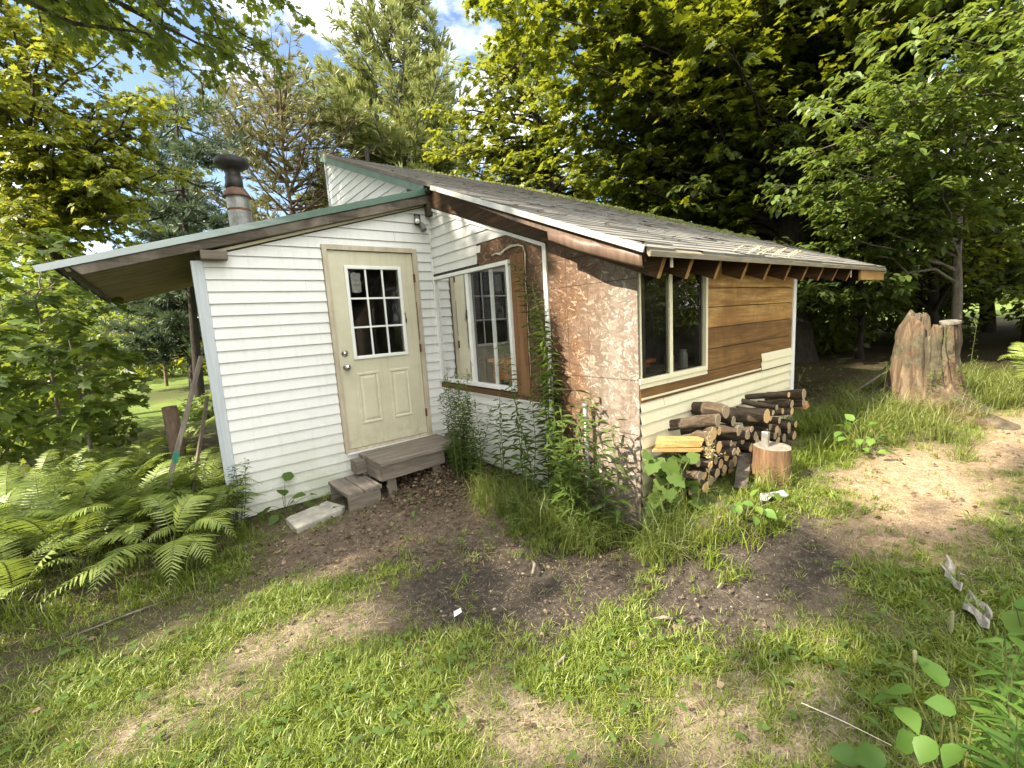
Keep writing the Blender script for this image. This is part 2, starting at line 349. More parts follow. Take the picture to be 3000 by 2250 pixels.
# ------------------------------------------------------------ ground
def vn(x, y, s, seed=0):
    """smooth value noise, 0..1"""
    r = np.random.default_rng(seed); T = r.random((64, 64))
    u = np.asarray(x) / s + 1000.3; v = np.asarray(y) / s + 1000.7
    i = np.floor(u).astype(int); j = np.floor(v).astype(int); a = u - i; b = v - j
    a = a * a * (3 - 2 * a); b = b * b * (3 - 2 * b)
    g = lambda p, q: T[p % 64, q % 64]
    return (g(i, j) * (1 - a) + g(i + 1, j) * a) * (1 - b) + (g(i, j + 1) * (1 - a) + g(i + 1, j + 1) * a) * b
def fbm(x, y, s, seed=0):
    return 0.5 * vn(x, y, s, seed) + 0.3 * vn(x, y, s / 2.1, seed + 1) + 0.2 * vn(x, y, s / 4.3, seed + 2)
def blob(x, y, cx, cy, rx, ry, ang=0.0, soft=0.35):
    c, s_ = math.cos(ang), math.sin(ang); dx = x - cx; dy = y - cy
    u = (dx * c + dy * s_) / rx; v = (-dx * s_ + dy * c) / ry
    return np.clip((1 + soft - np.sqrt(u * u + v * v)) / (2 * soft), 0, 1)
def zones(x, y):
    n = fbm(x, y, 0.55, 5) - 0.5; wx = x + n * 0.35; wy = y + (fbm(x, y, 0.6, 9) - 0.5) * 0.35
    steps = np.maximum(blob(wx, wy, -0.75, -0.75, 0.95, 0.72, 0.0), blob(wx, wy, -1.45, -1.3, 0.85, 0.50, -0.5))
    steps = np.maximum(steps, 0.9 * blob(wx, wy, -0.95, -1.9, 0.40, 0.35, -0.6))
    dark = np.maximum(blob(wx, wy, -0.95, -2.70, 1.0, 0.52, -0.62), blob(wx, wy, -0.1, -3.62, 0.85, 0.40, -0.30))
    dark = np.maximum(dark, 0.85 * blob(wx, wy, -1.15, -2.1, 0.42, 0.26, -0.9))
    sand = np.maximum(blob(wx, wy, 1.5, -4.0, 1.0, 0.40, 0.10), blob(wx, wy, 3.4, -4.5, 1.6, 0.36, -0.1))
    dry = np.maximum(blob(wx, wy, -1.55, -3.35, 0.20, 0.32, 0.5), blob(wx, wy, -1.75, -2.35, 0.40, 0.16, -0.4))
    dry = np.maximum(dry, np.maximum(blob(wx, wy, -2.28, -2.05, 0.26, 0.15, -0.4), blob(wx, wy, -2.75, -2.3, 0.2, 0.15)))
    dry = np.maximum(dry, blob(wx, wy, -0.95, -4.0, 0.32, 0.3))
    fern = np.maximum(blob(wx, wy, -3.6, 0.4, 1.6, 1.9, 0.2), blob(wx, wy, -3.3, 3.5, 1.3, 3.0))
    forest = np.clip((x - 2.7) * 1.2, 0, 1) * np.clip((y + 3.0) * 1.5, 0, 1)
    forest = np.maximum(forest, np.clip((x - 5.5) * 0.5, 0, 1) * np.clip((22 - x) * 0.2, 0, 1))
    wall = np.clip(1.3 - np.abs(x + 0.1) * 3.0, 0, 1) * ((y < 0) & (y > -2.9))
    dd_ = np.hypot(x + 2.5, y + 4.7); meadow = np.clip((dd_ - 10.5) * 0.5, 0, 1) * (1 - .9 * np.clip(2.2 - np.abs(dd_ - 18.2 + x * .4) * .9, 0, 1) * (x < 5)) * (1 - np.clip((x - 4) * 0.3, 0, 1) * np.clip((26 - x) * .3, 0, 1))
    return steps, dark, sand, dry, fern, forest, wall, meadow
def lawn_density(x, y):
    steps, dark, sand, dry, fern, forest, wall, meadow = zones(x, y)
    d = 0.24 + 1.05 * np.clip((fbm(x, y, 0.5, 21) - 0.34) * 2.8, 0, 1) * np.clip(.35 + (fbm(x, y, 0.16, 23) - .3) * 2.2, 0, 1)
    d *= 1 - 0.97 * steps; d *= 1 - 0.95 * dark; d *= 1 - 0.93 * sand; d *= 1 - 0.45 * dry; d *= 1 - 0.75 * fern; d *= 1 - 0.8 * forest
    return np.clip(d, 0, 1)

def axis_grid(lo, hi, step, far, grow=1.16):
    a = list(np.arange(lo, hi + 1e-6, step)); s = step
    while a[-1] < far: s *= grow; a.append(a[-1] + s)
    s = step
    while a[0] > -far: s *= grow; a.insert(0, a[0] - s)
    return np.array(a)
def build_ground():
    xs = axis_grid(-4.6, 5.2, 0.045, 420); ys = axis_grid(-5.2, 0.6, 0.045, 420)
    X, Y = np.meshgrid(xs, ys); Z = gz(X, Y)
    st, dk, sa, dr, fe, fo, wl, me_ = zones(X, Y)
    near = np.clip(1.5 - np.hypot(X + 1, Y + 3) / 6, 0, 1)
    rough = (fbm(X, Y, 0.22, 31) - 0.5) * 0.030 + (fbm(X, Y, 0.07, 37) - 0.5) * 0.012
    Z = Z + rough * near - 0.02 * dk * near
    nx, ny = len(xs), len(ys)
    me = bpy.data.meshes.new('ground')
    co_ = np.stack([X, Y, Z], -1).reshape(-1, 3).astype(np.float32)
    idx = np.arange(nx * ny).reshape(ny, nx)
    q = np.stack([idx[:-1, :-1], idx[:-1, 1:], idx[1:, 1:], idx[1:, :-1]], -1).reshape(-1, 4)
    mesh_np(me, co_, q.ravel(), np.full(len(q), 4))
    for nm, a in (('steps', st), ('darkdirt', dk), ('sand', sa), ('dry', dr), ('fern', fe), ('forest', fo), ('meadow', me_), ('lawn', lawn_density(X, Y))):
        at = me.attributes.new(nm, 'FLOAT', 'POINT'); at.data.foreach_set('value', np.broadcast_to(a, X.shape).astype(np.float32).ravel())
    me.polygons.foreach_set('use_smooth', np.ones(len(q), bool))
    m, nt, bs = newmat('lawn and dirt'); v = coords(nt)
    A = lambda n: N(nt, 'Attribute', attribute_name=n).outputs['Fac']
    n1 = noise(nt, v, 2.2, 8, 0.65); n2 = noise(nt, v, 22, 6, 0.7); n3 = noise(nt, v, 110, 3, 0.7)
    soil = ramp(nt, n2, [(0.25, (0.055, 0.042, 0.030)), (0.55, (0.125, 0.098, 0.070)), (0.8, (0.21, 0.17, 0.125))])
    grassy = ramp(nt, n2, [(0.3, (0.035, 0.05, 0.016)), (0.6, (0.085, 0.105, 0.035)), (0.8, (0.15, 0.145, 0.06))])
    c = mix(nt, mth(nt, 'MINIMUM', mth(nt, 'MULTIPLY', A('lawn'), 1.5), 0.92), soil, grassy)
    c = mix(nt, mth(nt, 'MULTIPLY', mth(nt, 'MULTIPLY', A('dry'), 1.3), n1), c, ramp(nt, n2, [(0.3, (0.16, 0.125, 0.085)), (0.7, (0.34, 0.285, 0.205))]))
    c = mix(nt, A('steps'), c, ramp(nt, n2, [(0.3, (0.075, 0.056, 0.042)), (0.55, (0.15, 0.115, 0.088)), (0.8, (0.235, 0.185, 0.14))]))
    c = mix(nt, A('darkdirt'), c, ramp(nt, n2, [(0.3, (0.022, 0.018, 0.015)), (0.55, (0.060, 0.051, 0.043)), (0.8, (0.15, 0.135, 0.115))]))
    c = mix(nt, A('sand'), c, ramp(nt, n2, [(0.3, (0.21, 0.145, 0.09)), (0.55, (0.36, 0.265, 0.175)), (0.8, (0.52, 0.42, 0.30))]))
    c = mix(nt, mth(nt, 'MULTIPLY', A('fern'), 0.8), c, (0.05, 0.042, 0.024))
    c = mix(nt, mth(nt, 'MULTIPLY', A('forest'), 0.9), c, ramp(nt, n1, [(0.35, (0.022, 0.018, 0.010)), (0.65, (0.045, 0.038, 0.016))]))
    c = mix(nt, A('meadow'), c, ramp(nt, n1, [(0.35, (0.10, 0.16, 0.03)), (0.65, (0.17, 0.22, 0.055))]))
    c = mix(nt, ramp(nt, n3, [(0.32, 0.65), (0.58, 0.0)]), c, (0.03, 0.024, 0.018)); n4 = noise(nt, v, 60, 6, 0.8); c = mix(nt, ramp(nt, n4, [(0.58, 0.0), (0.74, 0.55)]), c, (0.30, 0.245, 0.18))
    L(nt, c, bs.inputs['Base Color']); bs.inputs['Roughness'].default_value = 0.95; bs.inputs['Specular IOR Level'].default_value = 0.1
    bump(nt, mth(nt, 'ADD', n2, mth(nt, 'MULTIPLY', n3, 0.5)), bs, 0.6, 0.02)
    me.materials.append(m)
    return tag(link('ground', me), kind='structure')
def mesh_np(me, verts, loops, counts):
    me.vertices.add(len(verts)); me.vertices.foreach_set('co', np.ascontiguousarray(verts, np.float32).ravel())
    me.loops.add(len(loops)); me.loops.foreach_set('vertex_index', np.ascontiguousarray(loops, np.int32))
    me.polygons.add(len(counts)); st = np.zeros(len(counts), np.int32); st[1:] = np.cumsum(counts)[:-1]
    me.polygons.foreach_set('loop_start', st); me.update(calc_edges=True); me.validate()
build_ground()

# ------------------------------------------------------------ the cabin
cabin = thing('cabin', 'small run-down cabin with white siding, bare strand board patches and a low shingled roof', 'cabin')
def roofz(y): return 1.93 + 0.395 * (y + 3.07)
def leanz(x): return 3.037 + 0.290 * (x + 0.058)

def clip_poly(P, a, b, c):
    """keep a*u+b*v<=c"""
    out = []
    for i in range(len(P)):
        p, q = P[i], P[(i + 1) % len(P)]; dp = a * p[0] + b * p[1] - c; dq = a * q[0] + b * q[1] - c
        if dp <= 0: out.append(p)
        if (dp < 0 < dq) or (dq < 0 < dp):
            t = dp / (dp - dq); out.append((p[0] + (q[0] - p[0]) * t, p[1] + (q[1] - p[1]) * t))
    return out
def siding(mb, to3, u0, u1, z0, z1, exp, planes=(), holes=(), depth=0.013, seed=1, phase=None, gap=0.0):
    """lapped courses; to3(u, z, d) maps wall coordinates to the world, d = proud of the wall"""
    r = random.Random(seed); zb = z0 if phase is None else phase
    while zb > z0 - exp: zb -= exp
    while zb < z1:
        zt = zb + exp; cuts = sorted([u0] + [r.uniform(u0, u1) for _ in range(1 if r.random() < 0.55 else 0)] + [u1])
        off = [r.uniform(-0.0012, 0.0012) for _ in cuts]; tilt = [r.uniform(-0.0008, 0.0008) for _ in cuts]
        for ci in range(len(cuts) - 1):
            zs = sorted({max(zb, z0), min(zt, z1)} | {h[k] for h in holes for k in (2, 3) if max(zb, z0) < h[k] < min(zt, z1)})
            for a, b in zip(zs[:-1], zs[1:]):
                segs = [(cuts[ci], cuts[ci + 1] - (0.0014 if ci < len(cuts) - 2 else 0))]
                for h in holes:
                    if h[2] < (a + b) / 2 < h[3]:
                        ns = []
                        for s0, s1 in segs:
                            if h[1] <= s0 or h[0] >= s1: ns.append((s0, s1)); continue
                            if s0 < h[0]: ns.append((s0, h[0]))
                            if h[1] < s1: ns.append((h[1], s1))
                        segs = ns
                for s0, s1 in segs:
                    P = [(s0, a), (s1, a), (s1, b), (s0, b)]
                    for pl in planes: P = clip_poly(P, *pl)
                    if len(P) < 3: continue
                    if gap: P = clip_poly(P, 0.0, 1.0, zt - gap)
                    if len(P) < 3: continue
                    dd = lambda q: depth * (1 - (q[1] - zb) / exp) + 0.002 + off[ci] + tilt[ci] * (q[0] - s0)
                    mb.add([to3(q[0], q[1], dd(q)) for q in P], [tuple(range(len(P)))])
                    lo = [q for q in P if abs(q[1] - a) < 1e-6]
                    if len(lo) == 2:
                        p, q = lo; mb.add([to3(p[0], a, dd(p)), to3(q[0], a, dd(q)), to3(q[0], a, 0.0), to3(p[0], a, 0.0)], [(0, 1, 2, 3)])
        zb = zt
front = lambda u, z, d: (u, -d, z)                    # door wall, faces -y at y = 0
side = lambda u, z, d: (-d, u, z)                     # west wall of the main room, faces -x at x = 0
right = lambda u, z, d: (u, -2.803 - d, z)            # plank wall, faces -y

def slab_wall(mb, to3, u0, u1, z0, ztop, thick, holes=()):
    """wall core behind the cladding with real openings; ztop(u) is linear"""
    us = sorted({u0, u1} | {h[k] for h in holes for k in (0, 1) if u0 < h[k] < u1})
    for a, b in zip(us[:-1], us[1:]):
        hs = sorted([(h[2], h[3]) for h in holes if h[0] <= (a + b) / 2 <= h[1]]); z = z0; spans = []
        for h0, h1 in hs: spans.append((z, h0)); z = h1
        spans.append((z, None))
        for s0, s1 in spans:
            ta, tb = (ztop(a), ztop(b)) if s1 is None else (s1, s1)
            if s1 is not None and s1 <= s0: continue
            p = [to3(a, s0, -0.002), to3(b, s0, -0.002), to3(b, tb, -0.002), to3(a, ta, -0.002)]
            q = np.array(to3(a, s0, -thick)) - np.array(p[0])
            mb.prism(p, q)

# wall cores (dark inside)
DOOR = (-1.20, -0.22, 0.26, 2.385); WINW = (-1.45, -0.02, 0.90, 2.085); WINR = (0.012, 0.885, 1.075, 1.93)
w = MB()
slab_wall(w, front, -2.25, 0.0, -0.25, lambda u: leanz(u) - 0.14, 0.09, [DOOR])
slab_wall(w, side, -2.80, -0.093, -0.25, lambda u: roofz(u) - 0.04, 0.09, [WINW])
slab_wall(w, right, 0.095, 2.57, -0.2, lambda u: roofz(-2.80) - 0.04, 0.09, [(0.0, 0.885, 1.075, 1.93)])
w.prism([(-2.20, 0.093, -0.3), (-2.11, 0.093, -0.3), (-1.94, 3.33, -0.3), (-2.03, 3.33, -0.3)], (0, 0, 2.62))   # west wall of the entry, a little out of square
w.box(-2.03, 2.57, 3.3301, 3.42, -0.3, 2.38)
w.prism([(0.002, 3.33, 2.381), (2.57, 3.33, 2.381), (2.57, 3.33, roofz(3.33) - .04), (0.002, 3.33, roofz(3.33) - .04)], (0, 0.09, 0))
w.prism([(2.57, -2.712, -0.2), (2.57, 3.42, -0.2), (2.57, 3.42, roofz(3.42) - .04), (2.57, -2.712, roofz(-2.712) - .04)], (-0.09, 0, 0))
w.prism([(0.003, 0.0, 2.6), (0.003, 3.33, 2.6), (0.003, 3.33, roofz(3.33) - .04), (0.003, 0.0, roofz(0) - .04)], (0.08, 0, 0))   # clerestory core
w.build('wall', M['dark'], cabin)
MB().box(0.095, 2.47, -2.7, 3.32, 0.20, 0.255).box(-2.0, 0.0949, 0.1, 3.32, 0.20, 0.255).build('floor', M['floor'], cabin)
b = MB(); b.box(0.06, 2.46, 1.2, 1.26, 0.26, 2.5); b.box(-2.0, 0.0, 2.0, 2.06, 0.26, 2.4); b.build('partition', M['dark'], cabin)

# siding of the door wall
s = MB()
rake = (-0.2927, 1.0, 2.502 + 0.2927 * 1.325 - 0.012)
siding(s, front, -2.20, -0.022, -0.115, 3.0, 0.1035, [rake], [(-1.222, -0.198, 0.27, 2.402)], phase=0.608, seed=3, depth=0.016, gap=0.003)
s.build('door_wall_siding', M['vinyl'], cabin)
# siding of the window wall, torn away above and beside the window
s = MB()
rk = (-0.372, 1.0, 2.855 + 0.372 * 0.065 - 0.02)
rows = [(2.312, 2.9, -1.60), (2.225, 2.312, -1.00), (2.125, 2.225, -0.93)]
for z0, z1, yr in rows:
    siding(s, side, yr, -0.022, z0, z1, 0.1035, [rk], [], phase=2.312, seed=int(z0 * 100))
s.build('upper_siding', M['vinyl'], cabin); s = MB(); siding(s, side, -1.905, -0.022, 0.06, 0.81, 0.1035, [], [], phase=0.81, seed=8, gap=0.005); s.build('lower_siding', M['vinyl'], cabin)
pass
t = MB(); t.box(-0.016, -0.002, -0.95, -0.03, 2.085, 2.122); t.build('torn_siding_edge', M['shingle_edge'], cabin)
# clerestory siding
s = MB()
siding(s, side, 0.2, 3.40, 2.9, 4.5, 0.118, [(-0.395, 1.0, roofz(0) - 0.10), (0.0, 1.0, 9)], [], seed=12, phase=2.95)
s.build('clerestory_siding', M['vinyl'], cabin)
MB().box(-0.03, 0.01, 3.40, 3.45, 2.9, roofz(3.43) - 0.09).build('clerestory_corner', M['trim_grey'], cabin)
# strand board
o = MB()
o.prism([(-0.0015, -1.952, -0.10), (-0.0015, -2.815, -0.10), (-0.0015, -2.815, roofz(-2.815) - 0.06), (-0.0015, -1.952, roofz(-1.952) - 0.06)], (-0.010, 0, 0))
o.prism([(-0.0015, -1.905, 0.812), (-0.0015, -1.905, 2.135), (-0.0015, -0.93, 2.50), (-0.0015, -0.93, 2.086), (-0.0015, -1.456, 2.086), (-0.0015, -1.456, 0.812)][::-1], (-0.0028, 0, 0))
o.build('strand_board', M['osb'], cabin)
MB().box(-0.018, -0.005, -1.655, -1.468, 0.86, 2.125).build('plywood_strip', M['plywood_z'], cabin)
f = MB(); rr = random.Random(4)
pts = [(-0.016, -1.20, 2.165), (-0.018, -1.27, 2.175), (-0.018, -1.33, 2.158), (-0.018, -1.40, 2.185), (-0.018, -1.50, 2.200), (-0.018, -1.60, 2.195), (-0.018, -1.665, 2.175), (-0.018, -1.685, 2.10)]
z = 2.02
while z > 1.0: pts.append((-0.014, -1.668 + rr.uniform(-.006, .006), z)); z -= rr.uniform(0.04, 0.09)
f.tube(pts, [rr.uniform(.006, .012) if p[2] > 2.05 else rr.uniform(.002, .005) for p in pts], 7, True, 0.3, rnd=rr)
f.build('foam_bead', M['foam'], cabin, smooth=True)
MB().box(-0.03, -0.004, -1.47, -0.03, 0.815, 0.872).build('raw_sill_board', M['raw_board'], cabin, bevel=0.003)
# trims
t = MB()
t.box(-0.026, 0.004, -1.950, -1.906, -0.02, 2.145)
t.prism([(-0.003, -0.03, 2.862), (-0.003, -1.95, 2.862 - 0.372 * 1.92), (-0.003, -1.95, 2.832 - 0.372 * 1.92), (-0.003, -0.03, 2.832)], (-0.020, 0, 0))
t.box(-0.024, -0.002, -1.905, -0.03, 0.802, 0.818)
t.build('channel_trim', M['trim_white'], cabin)
MB().box(-0.022, -0.0, -0.024, -0.0, 0.02, 2.76).build('inner_corner_trim', M['trim_white'], cabin)
MB().box(-2.287, -2.198, -0.024, 0.05, -0.16, 2.21).build('corner_board', M['trim_grey'], cabin, bevel=0.004)
s = MB(); siding(s, lambda u, z, d: (-2.206 + 0.0525 * (u - .05) - d, u, z), 0.055, 3.40, -0.15, 2.2, 0.1035, [], [], seed=30); s.build('west_wall_siding', M['vinyl'], cabin)
t = MB(); t.prism([(-2.20, -0.012, leanz(-2.2) - 0.165), (-0.06, -0.012, leanz(-0.06) - 0.165), (-0.06, -0.012, leanz(-.06) - 0.14), (-2.2, -0.012, leanz(-2.2) - 0.14)], (0, -0.012, 0))
t.build('rake_channel', M['vinyl_cream'], cabin)

# door frame and door
fr = MB()
fr.box(-1.218, -1.172, -0.032, 0.02, 0.27, 2.40); fr.box(-0.258, -0.203, -0.032, 0.02, 0.27, 2.40)
fr.box(-1.172, -0.258, -0.034, 0.02, 2.352, 2.402)
fr.box(-1.172, -0.258, -0.022, 0.03, 0.272, 0.300)
door_frame = fr.build('door_frame', M['door_frame'], cabin, bevel=0.003)
MB().box(-1.20, -0.22, -0.040, -0.002, 0.255, 0.2705).build('door_sill', M['trim_white'], cabin)
door = link('door', None, cabin, (-1.165, 0.03, 0.322))
dm = MB(); x0, x1, z0, z1 = -1.167, -0.262, 0.306, 2.345; yf, yb = -0.008, 0.036
gx0, gx1, gz0, gz1 = -0.985, -0.445, 1.275, 2.17
for a in ((x0, gx0, z0, z1), (gx1, x1, z0, z1), (gx0, gx1, z0, gz0), (gx0, gx1, gz1, z1)): dm.box(a[0], a[1], yf, yb, a[2], a[3])
def raised(mb, ax0, ax1, az0, az1, y):
    """moulded panel: raised rim, sunken groove, raised field"""
    rings = [(0.0, 0.0), (0.008, -0.011), (0.024, -0.011), (0.036, -0.001), (0.058, -0.009), (0.066, -0.010)]
    vs, fs = [], []
    for i, d in rings: vs += [(ax0 + i, y + d, az0 + i), (ax1 - i, y + d, az0 + i), (ax1 - i, y + d, az1 - i), (ax0 + i, y + d, az1 - i)]
    for k in range(len(rings) - 1):
        for j in range(4): fs.append((k * 4 + j, k * 4 + (j + 1) % 4, k * 4 + 4 + (j + 1) % 4, k * 4 + 4 + j))
    fs.append(tuple(len(rings) * 4 - 4 + j for j in range(4))); mb.add(vs, fs)
raised(dm, -1.012, -0.765, 0.545, 1.10, yf + 0.002); raised(dm, -0.652, -0.412, 0.545, 1.10, yf + 0.002)
dslab = dm.build('door_slab', M['door'], None); dslab.name = 'door_slab'
# the slab mesh itself becomes the door object
bpy.data.objects.remove(door); dslab.name = 'door'; dslab.parent = cabin; door = dslab; ORIG['door'] = np.zeros(3)
fm = MB()
for a in ((-1.020, -0.985, 1.242, 2.203), (-0.445, -0.410, 1.242, 2.203), (-0.985, -0.445, 1.242, 1.277), (-0.985, -0.445, 2.168, 2.203)): fm.box(a[0], a[1], -0.026, 0.0, a[2], a[3])
glaze = fm.build('glazing_frame', M['trim_white'], door, bevel=0.005)
mu = MB()
for k in (1, 2):
    xx = -0.985 + 0.54 * k / 3; mu.box(xx - 0.009, xx + 0.009, -0.017, -0.004, 1.277, 2.168)
    zz = 1.277 + 0.891 * k / 3
    for j in range(3):
        a0 = -0.985 + 0.18 * j + (0.0095 if j else 0); a1 = -0.985 + 0.18 * (j + 1) - (0.0095 if j < 2 else 0)
        mu.box(a0, a1, -0.016, -0.004, zz - 0.009, zz + 0.009)
mu.build('muntin', M['trim_white'], door)
gl = MB(); gl.add([(-0.985, 0.004, 1.277), (-0.445, 0.004, 1.277), (-0.445, 0.004, 2.168), (-0.985, 0.004, 2.168)], [(0, 1, 2, 3)]); gl.build('pane', M['glass'], door)
# torn paper patch behind the first pane
pp = MB(); rr = random.Random(2); P = []
for k in range(26):
    a = 2 * math.pi * k / 26; P.append((-0.905 + 0.062 * max(-.8, min(.8, math.cos(a) * 1.2)) * rr.uniform(.9, 1.1), 0.008, 2.035 + 0.115 * max(-.85, min(.85, math.sin(a) * 1.25)) * rr.uniform(.92, 1.08)))
pp.prism(P, (0, 0.002, 0)); pp.build('paper_patch', simple('torn paper', (0.30, 0.30, 0.28), (0.62, 0.61, 0.57), 40, 0.9), door)
for nm, z, rad in (('deadbolt', 1.315, 0.030), ('door_knob', 1.172, 0.031)):
    k = MB(); k.lathe([(0.001, 0.0), (rad + .004, 0.0), (rad + .004, 0.006), (rad * .62, 0.011)] + ([(rad * .5, 0.03), (rad * .8, 0.036), (rad, 0.050), (rad * .9, 0.064), (0.001, 0.068)] if nm == 'door_knob' else [(rad * .6, .018), (rad * .45, 0.022), (0.001, 0.023)]), (-1.105, -0.008, z), 20, (0, -1, 0))
    k.build(nm, M['chrome'], door, smooth=True)
for z in (0.55, 1.30, 2.08):
    h = MB(); h.box(-0.268, -0.250, -0.037, -0.020, z - 0.045, z + 0.045); h.lathe([(0.006, 0), (0.006, 0.09)], (-0.259, -0.036, z - 0.045), 8); h.build('hinge', M['rust'], door)
rt = MB(); rt.box(-0.2595, -0.2575, -0.035, -0.02, 1.40, 1.82); rt.build('weather_strip', M['rust'], cabin)
# gouge at the glazing edge
gg = MB(); gg.add([(-0.412, -0.0275, 1.60), (-0.398, -0.0275, 1.585), (-0.392, -0.0275, 1.63), (-0.400, -0.0275, 1.66), (-0.405, -0.0275, 1.72), (-0.416, -0.0275, 1.70), (-0.410, -0.0275, 1.66)], [tuple(range(7))]); gg.build('gouge', M['shingle_edge'], door)

# west window
wf = link('window', None, None); bpy.data.objects.remove(wf)
fm = MB(); ya, yb2, za, zb = -1.455, -0.026, 0.888, 2.092
fm.box(-0.035, 0.03, ya, ya + 0.040, za, zb); fm.box(-0.048, 0.0, ya - 0.014, ya - 0.0005, za, zb); fm.box(-0.035, 0.03, yb2 - 0.032, yb2, za, zb)
fm.box(-0.035, 0.03, ya + 0.0401, yb2 - 0.0321, za, za + 0.038); fm.box(-0.035, 0.03, ya + 0.0401, yb2 - 0.0321, zb - 0.038, zb)
win = fm.build('window', M['trim_white'], cabin, bevel=0.004)
sm = MB(); sm.box(-0.022, 0.02, -0.755, -0.706, za + 0.0385, zb - 0.0385); sm.build('meeting_stile', M['trim_white'], win, bevel=0.003)
sm = MB(); sm.box(0.022, 0.04, -1.115, -1.070, za + 0.0385, zb - 0.0385); sm.build('sash_stile', M['trim_white'], win, bevel=0.003)
for nm, a, b_, xx, gm in (('pane', -0.706, -0.058, -0.004, 'glass'), ('pane', -1.415, -0.755, 0.012, 'glass_dim')):
    g = MB(); g.add([(xx, a, za + .038), (xx, b_, za + .038), (xx, b_, zb - .038), (xx, a, zb - .038)], [(0, 1, 2, 3)]); g.build(nm, M[gm], win)
# south window
fm = MB(); yq = -2.803
fm.box(-0.008, 0.888, yq - 0.022, yq + 0.02, 1.062, 1.098); fm.box(0.858, 0.888, yq - 0.022, yq + 0.02, 1.0981, 1.95)
fm.box(0.012, 0.030, yq - 0.014, yq + 0.02, 1.0981, 1.95); fm.box(0.0301, 0.8579, yq - 0.022, yq + 0.02, 1.925, 1.95)
wr = fm.build('window', M['vinyl_cream'], cabin, bevel=0.003)
sm = MB(); sm.box(0.361, 0.400, yq - 0.016, yq + 0.015, 1.0985, 1.9245); sm.build('mullion', M['vinyl_cream'], wr)
for a, b_, yy in ((0.03, 0.361, -0.002), (0.40, 0.858, 0.008)):
    g = MB(); g.add([(a, yq + yy, 1.098), (b_, yq + yy, 1.098), (b_, yq + yy, 1.925), (a, yq + yy, 1.925)], [(0, 1, 2, 3)]); g.build('pane', M['glass'], wr)
nf = MB(); nf.box(0.0, 0.90, yq - 0.012, yq - 0.003, 1.028, 1.0615); nf.build('nail_fin', M['vinyl_cream'], wr)

# plank wall
p = MB(); rr = random.Random(9)
edges = [1.052, 1.227, 1.397, 1.561, 1.712, 1.99]
for k in range(5):
    if k == 2: dk = p; dk.build('dark_planks', M['plank_dark'], cabin, bevel=0.002); p = MB()
    p.box(0.8885, 2.545, yq - 0.020 - rr.uniform(0, .003), yq - 0.003, edges[k] + 0.003, edges[k + 1] - 0.003, (0.6, 0.2, 0.35, 0.0, 0.15)[k])
p.build('plank_cladding', M['plank'], cabin, bevel=0.002); p = MB()
p.box(0.0, 2.545, yq - 0.019, yq - 0.003, 0.93, 1.024, 0.95); p.box(0.902, 2.545, yq - 0.019, yq - 0.003, 1.026, 1.050, 0.95)
p.build('bottom_plank', M['plank_dark'], cabin, bevel=0.002)
s = MB(); siding(s, right, 0.004, 2.545, -0.10, 0.951, 0.088, [], [], phase=0.951, depth=0.020, seed=17, gap=0.006)
siding(s, lambda u, z, d: (u, -2.823 - d, z), 1.850, 2.545, 0.945, 1.10, 0.078, [], [], phase=0.9445, depth=0.010, seed=18)
s.build('plank_wall_siding', M['vinyl_cream'], cabin)
t = MB(); t.box(0.004, 1.848, yq - 0.026, yq - 0.0225, 0.9515, 0.966); t.build('start_strip', M['vinyl_cream'], cabin); t = MB(); t.box(2.546, 2.62, yq - 0.03, yq + 0.05, -0.05, 1.94); t.build('corner_trim', M['trim_white'], cabin)
s = MB(); siding(s, lambda u, z, d: (2.573 + d, u, z), -2.74, 3.42, 0.0, 4.4, 0.1035, [(-0.395, 1, roofz(0) - 0.12)], [], seed=33); s.build('east_wall_siding', M['vinyl'], cabin)
s = MB(); siding(s, lambda u, z, d: (u, 3.42 + d, z), -2.03, 2.57, -0.1, 2.2, 0.1035, [], [], seed=35); s.build('north_wall_siding', M['vinyl'], cabin)

# ---------------- roofs
def slope_pt(x, y, d=0.0): return (x, y - 0.367 * d, roofz(y) + 0.930 * d)
poly = [(-0.27, -3.06), (4.66, -3.06), (4.66, 3.45), (-0.06, 3.45), (-0.06, -0.32), (-0.27, -0.62)]
rf = MB(); rf.prism([slope_pt(x, y, -0.018) for x, y in poly], np.array(slope_pt(0, 0, -0.034)) - np.array(slope_pt(0, 0, -0.018)))
roof = rf.build('roof', M['soffit'], cabin)
sh = MB(); rr = random.Random(21); expo = 0.132; y = -3.09; row = 0
def xl(y): return -0.285 if y < -0.62 else (-0.075 if y > -0.32 else -0.285 + 0.21 * (y + 0.62) / 0.30)
sag = lambda x, y: -0.022 * math.exp(-((x - 2.4) / 1.5) ** 2) * math.exp(-((y - 0.3) / 2.2) ** 2)
while y < 3.44:
    x = xl(y) ; xs_ = [x]; x += 0.305 * (0.5 if row % 2 else 1.0) + rr.uniform(-.01, .01)
    while x < 4.60: xs_.append(x); x += 0.305
    xs_.append(4.675)
    for a, b_ in zip(xs_[:-1], xs_[1:]):
        if b_ - a < 0.02: continue
        lift = 0.007 + (rr.random() ** 8) * 0.012; e = rr.uniform(-0.006, 0.006); top = min(y + expo * 0.93 + 0.02, 3.46); yl = y + e
        if rr.random() < 0.012: yl += rr.uniform(0.02, 0.05)
        l2 = lift * rr.uniform(.6, 1.3); col = min(1, max(0, rr.gauss(0.5, 0.22)))
        q = [slope_pt(a, yl, lift), slope_pt(b_ - 0.0006, yl + rr.uniform(-.002, .002), l2), slope_pt(b_ - 0.0006, top, 0.001), slope_pt(a, top, 0.001)]
        lo_ = [slope_pt(a + 0.002, yl, -0.014), slope_pt(b_ - 0.003, yl, -0.014)]
        pass
        sh.add(q + lo_, [(0, 1, 2, 3), (4, 5, 1, 0)], col)
    y += expo * 0.93; row += 1
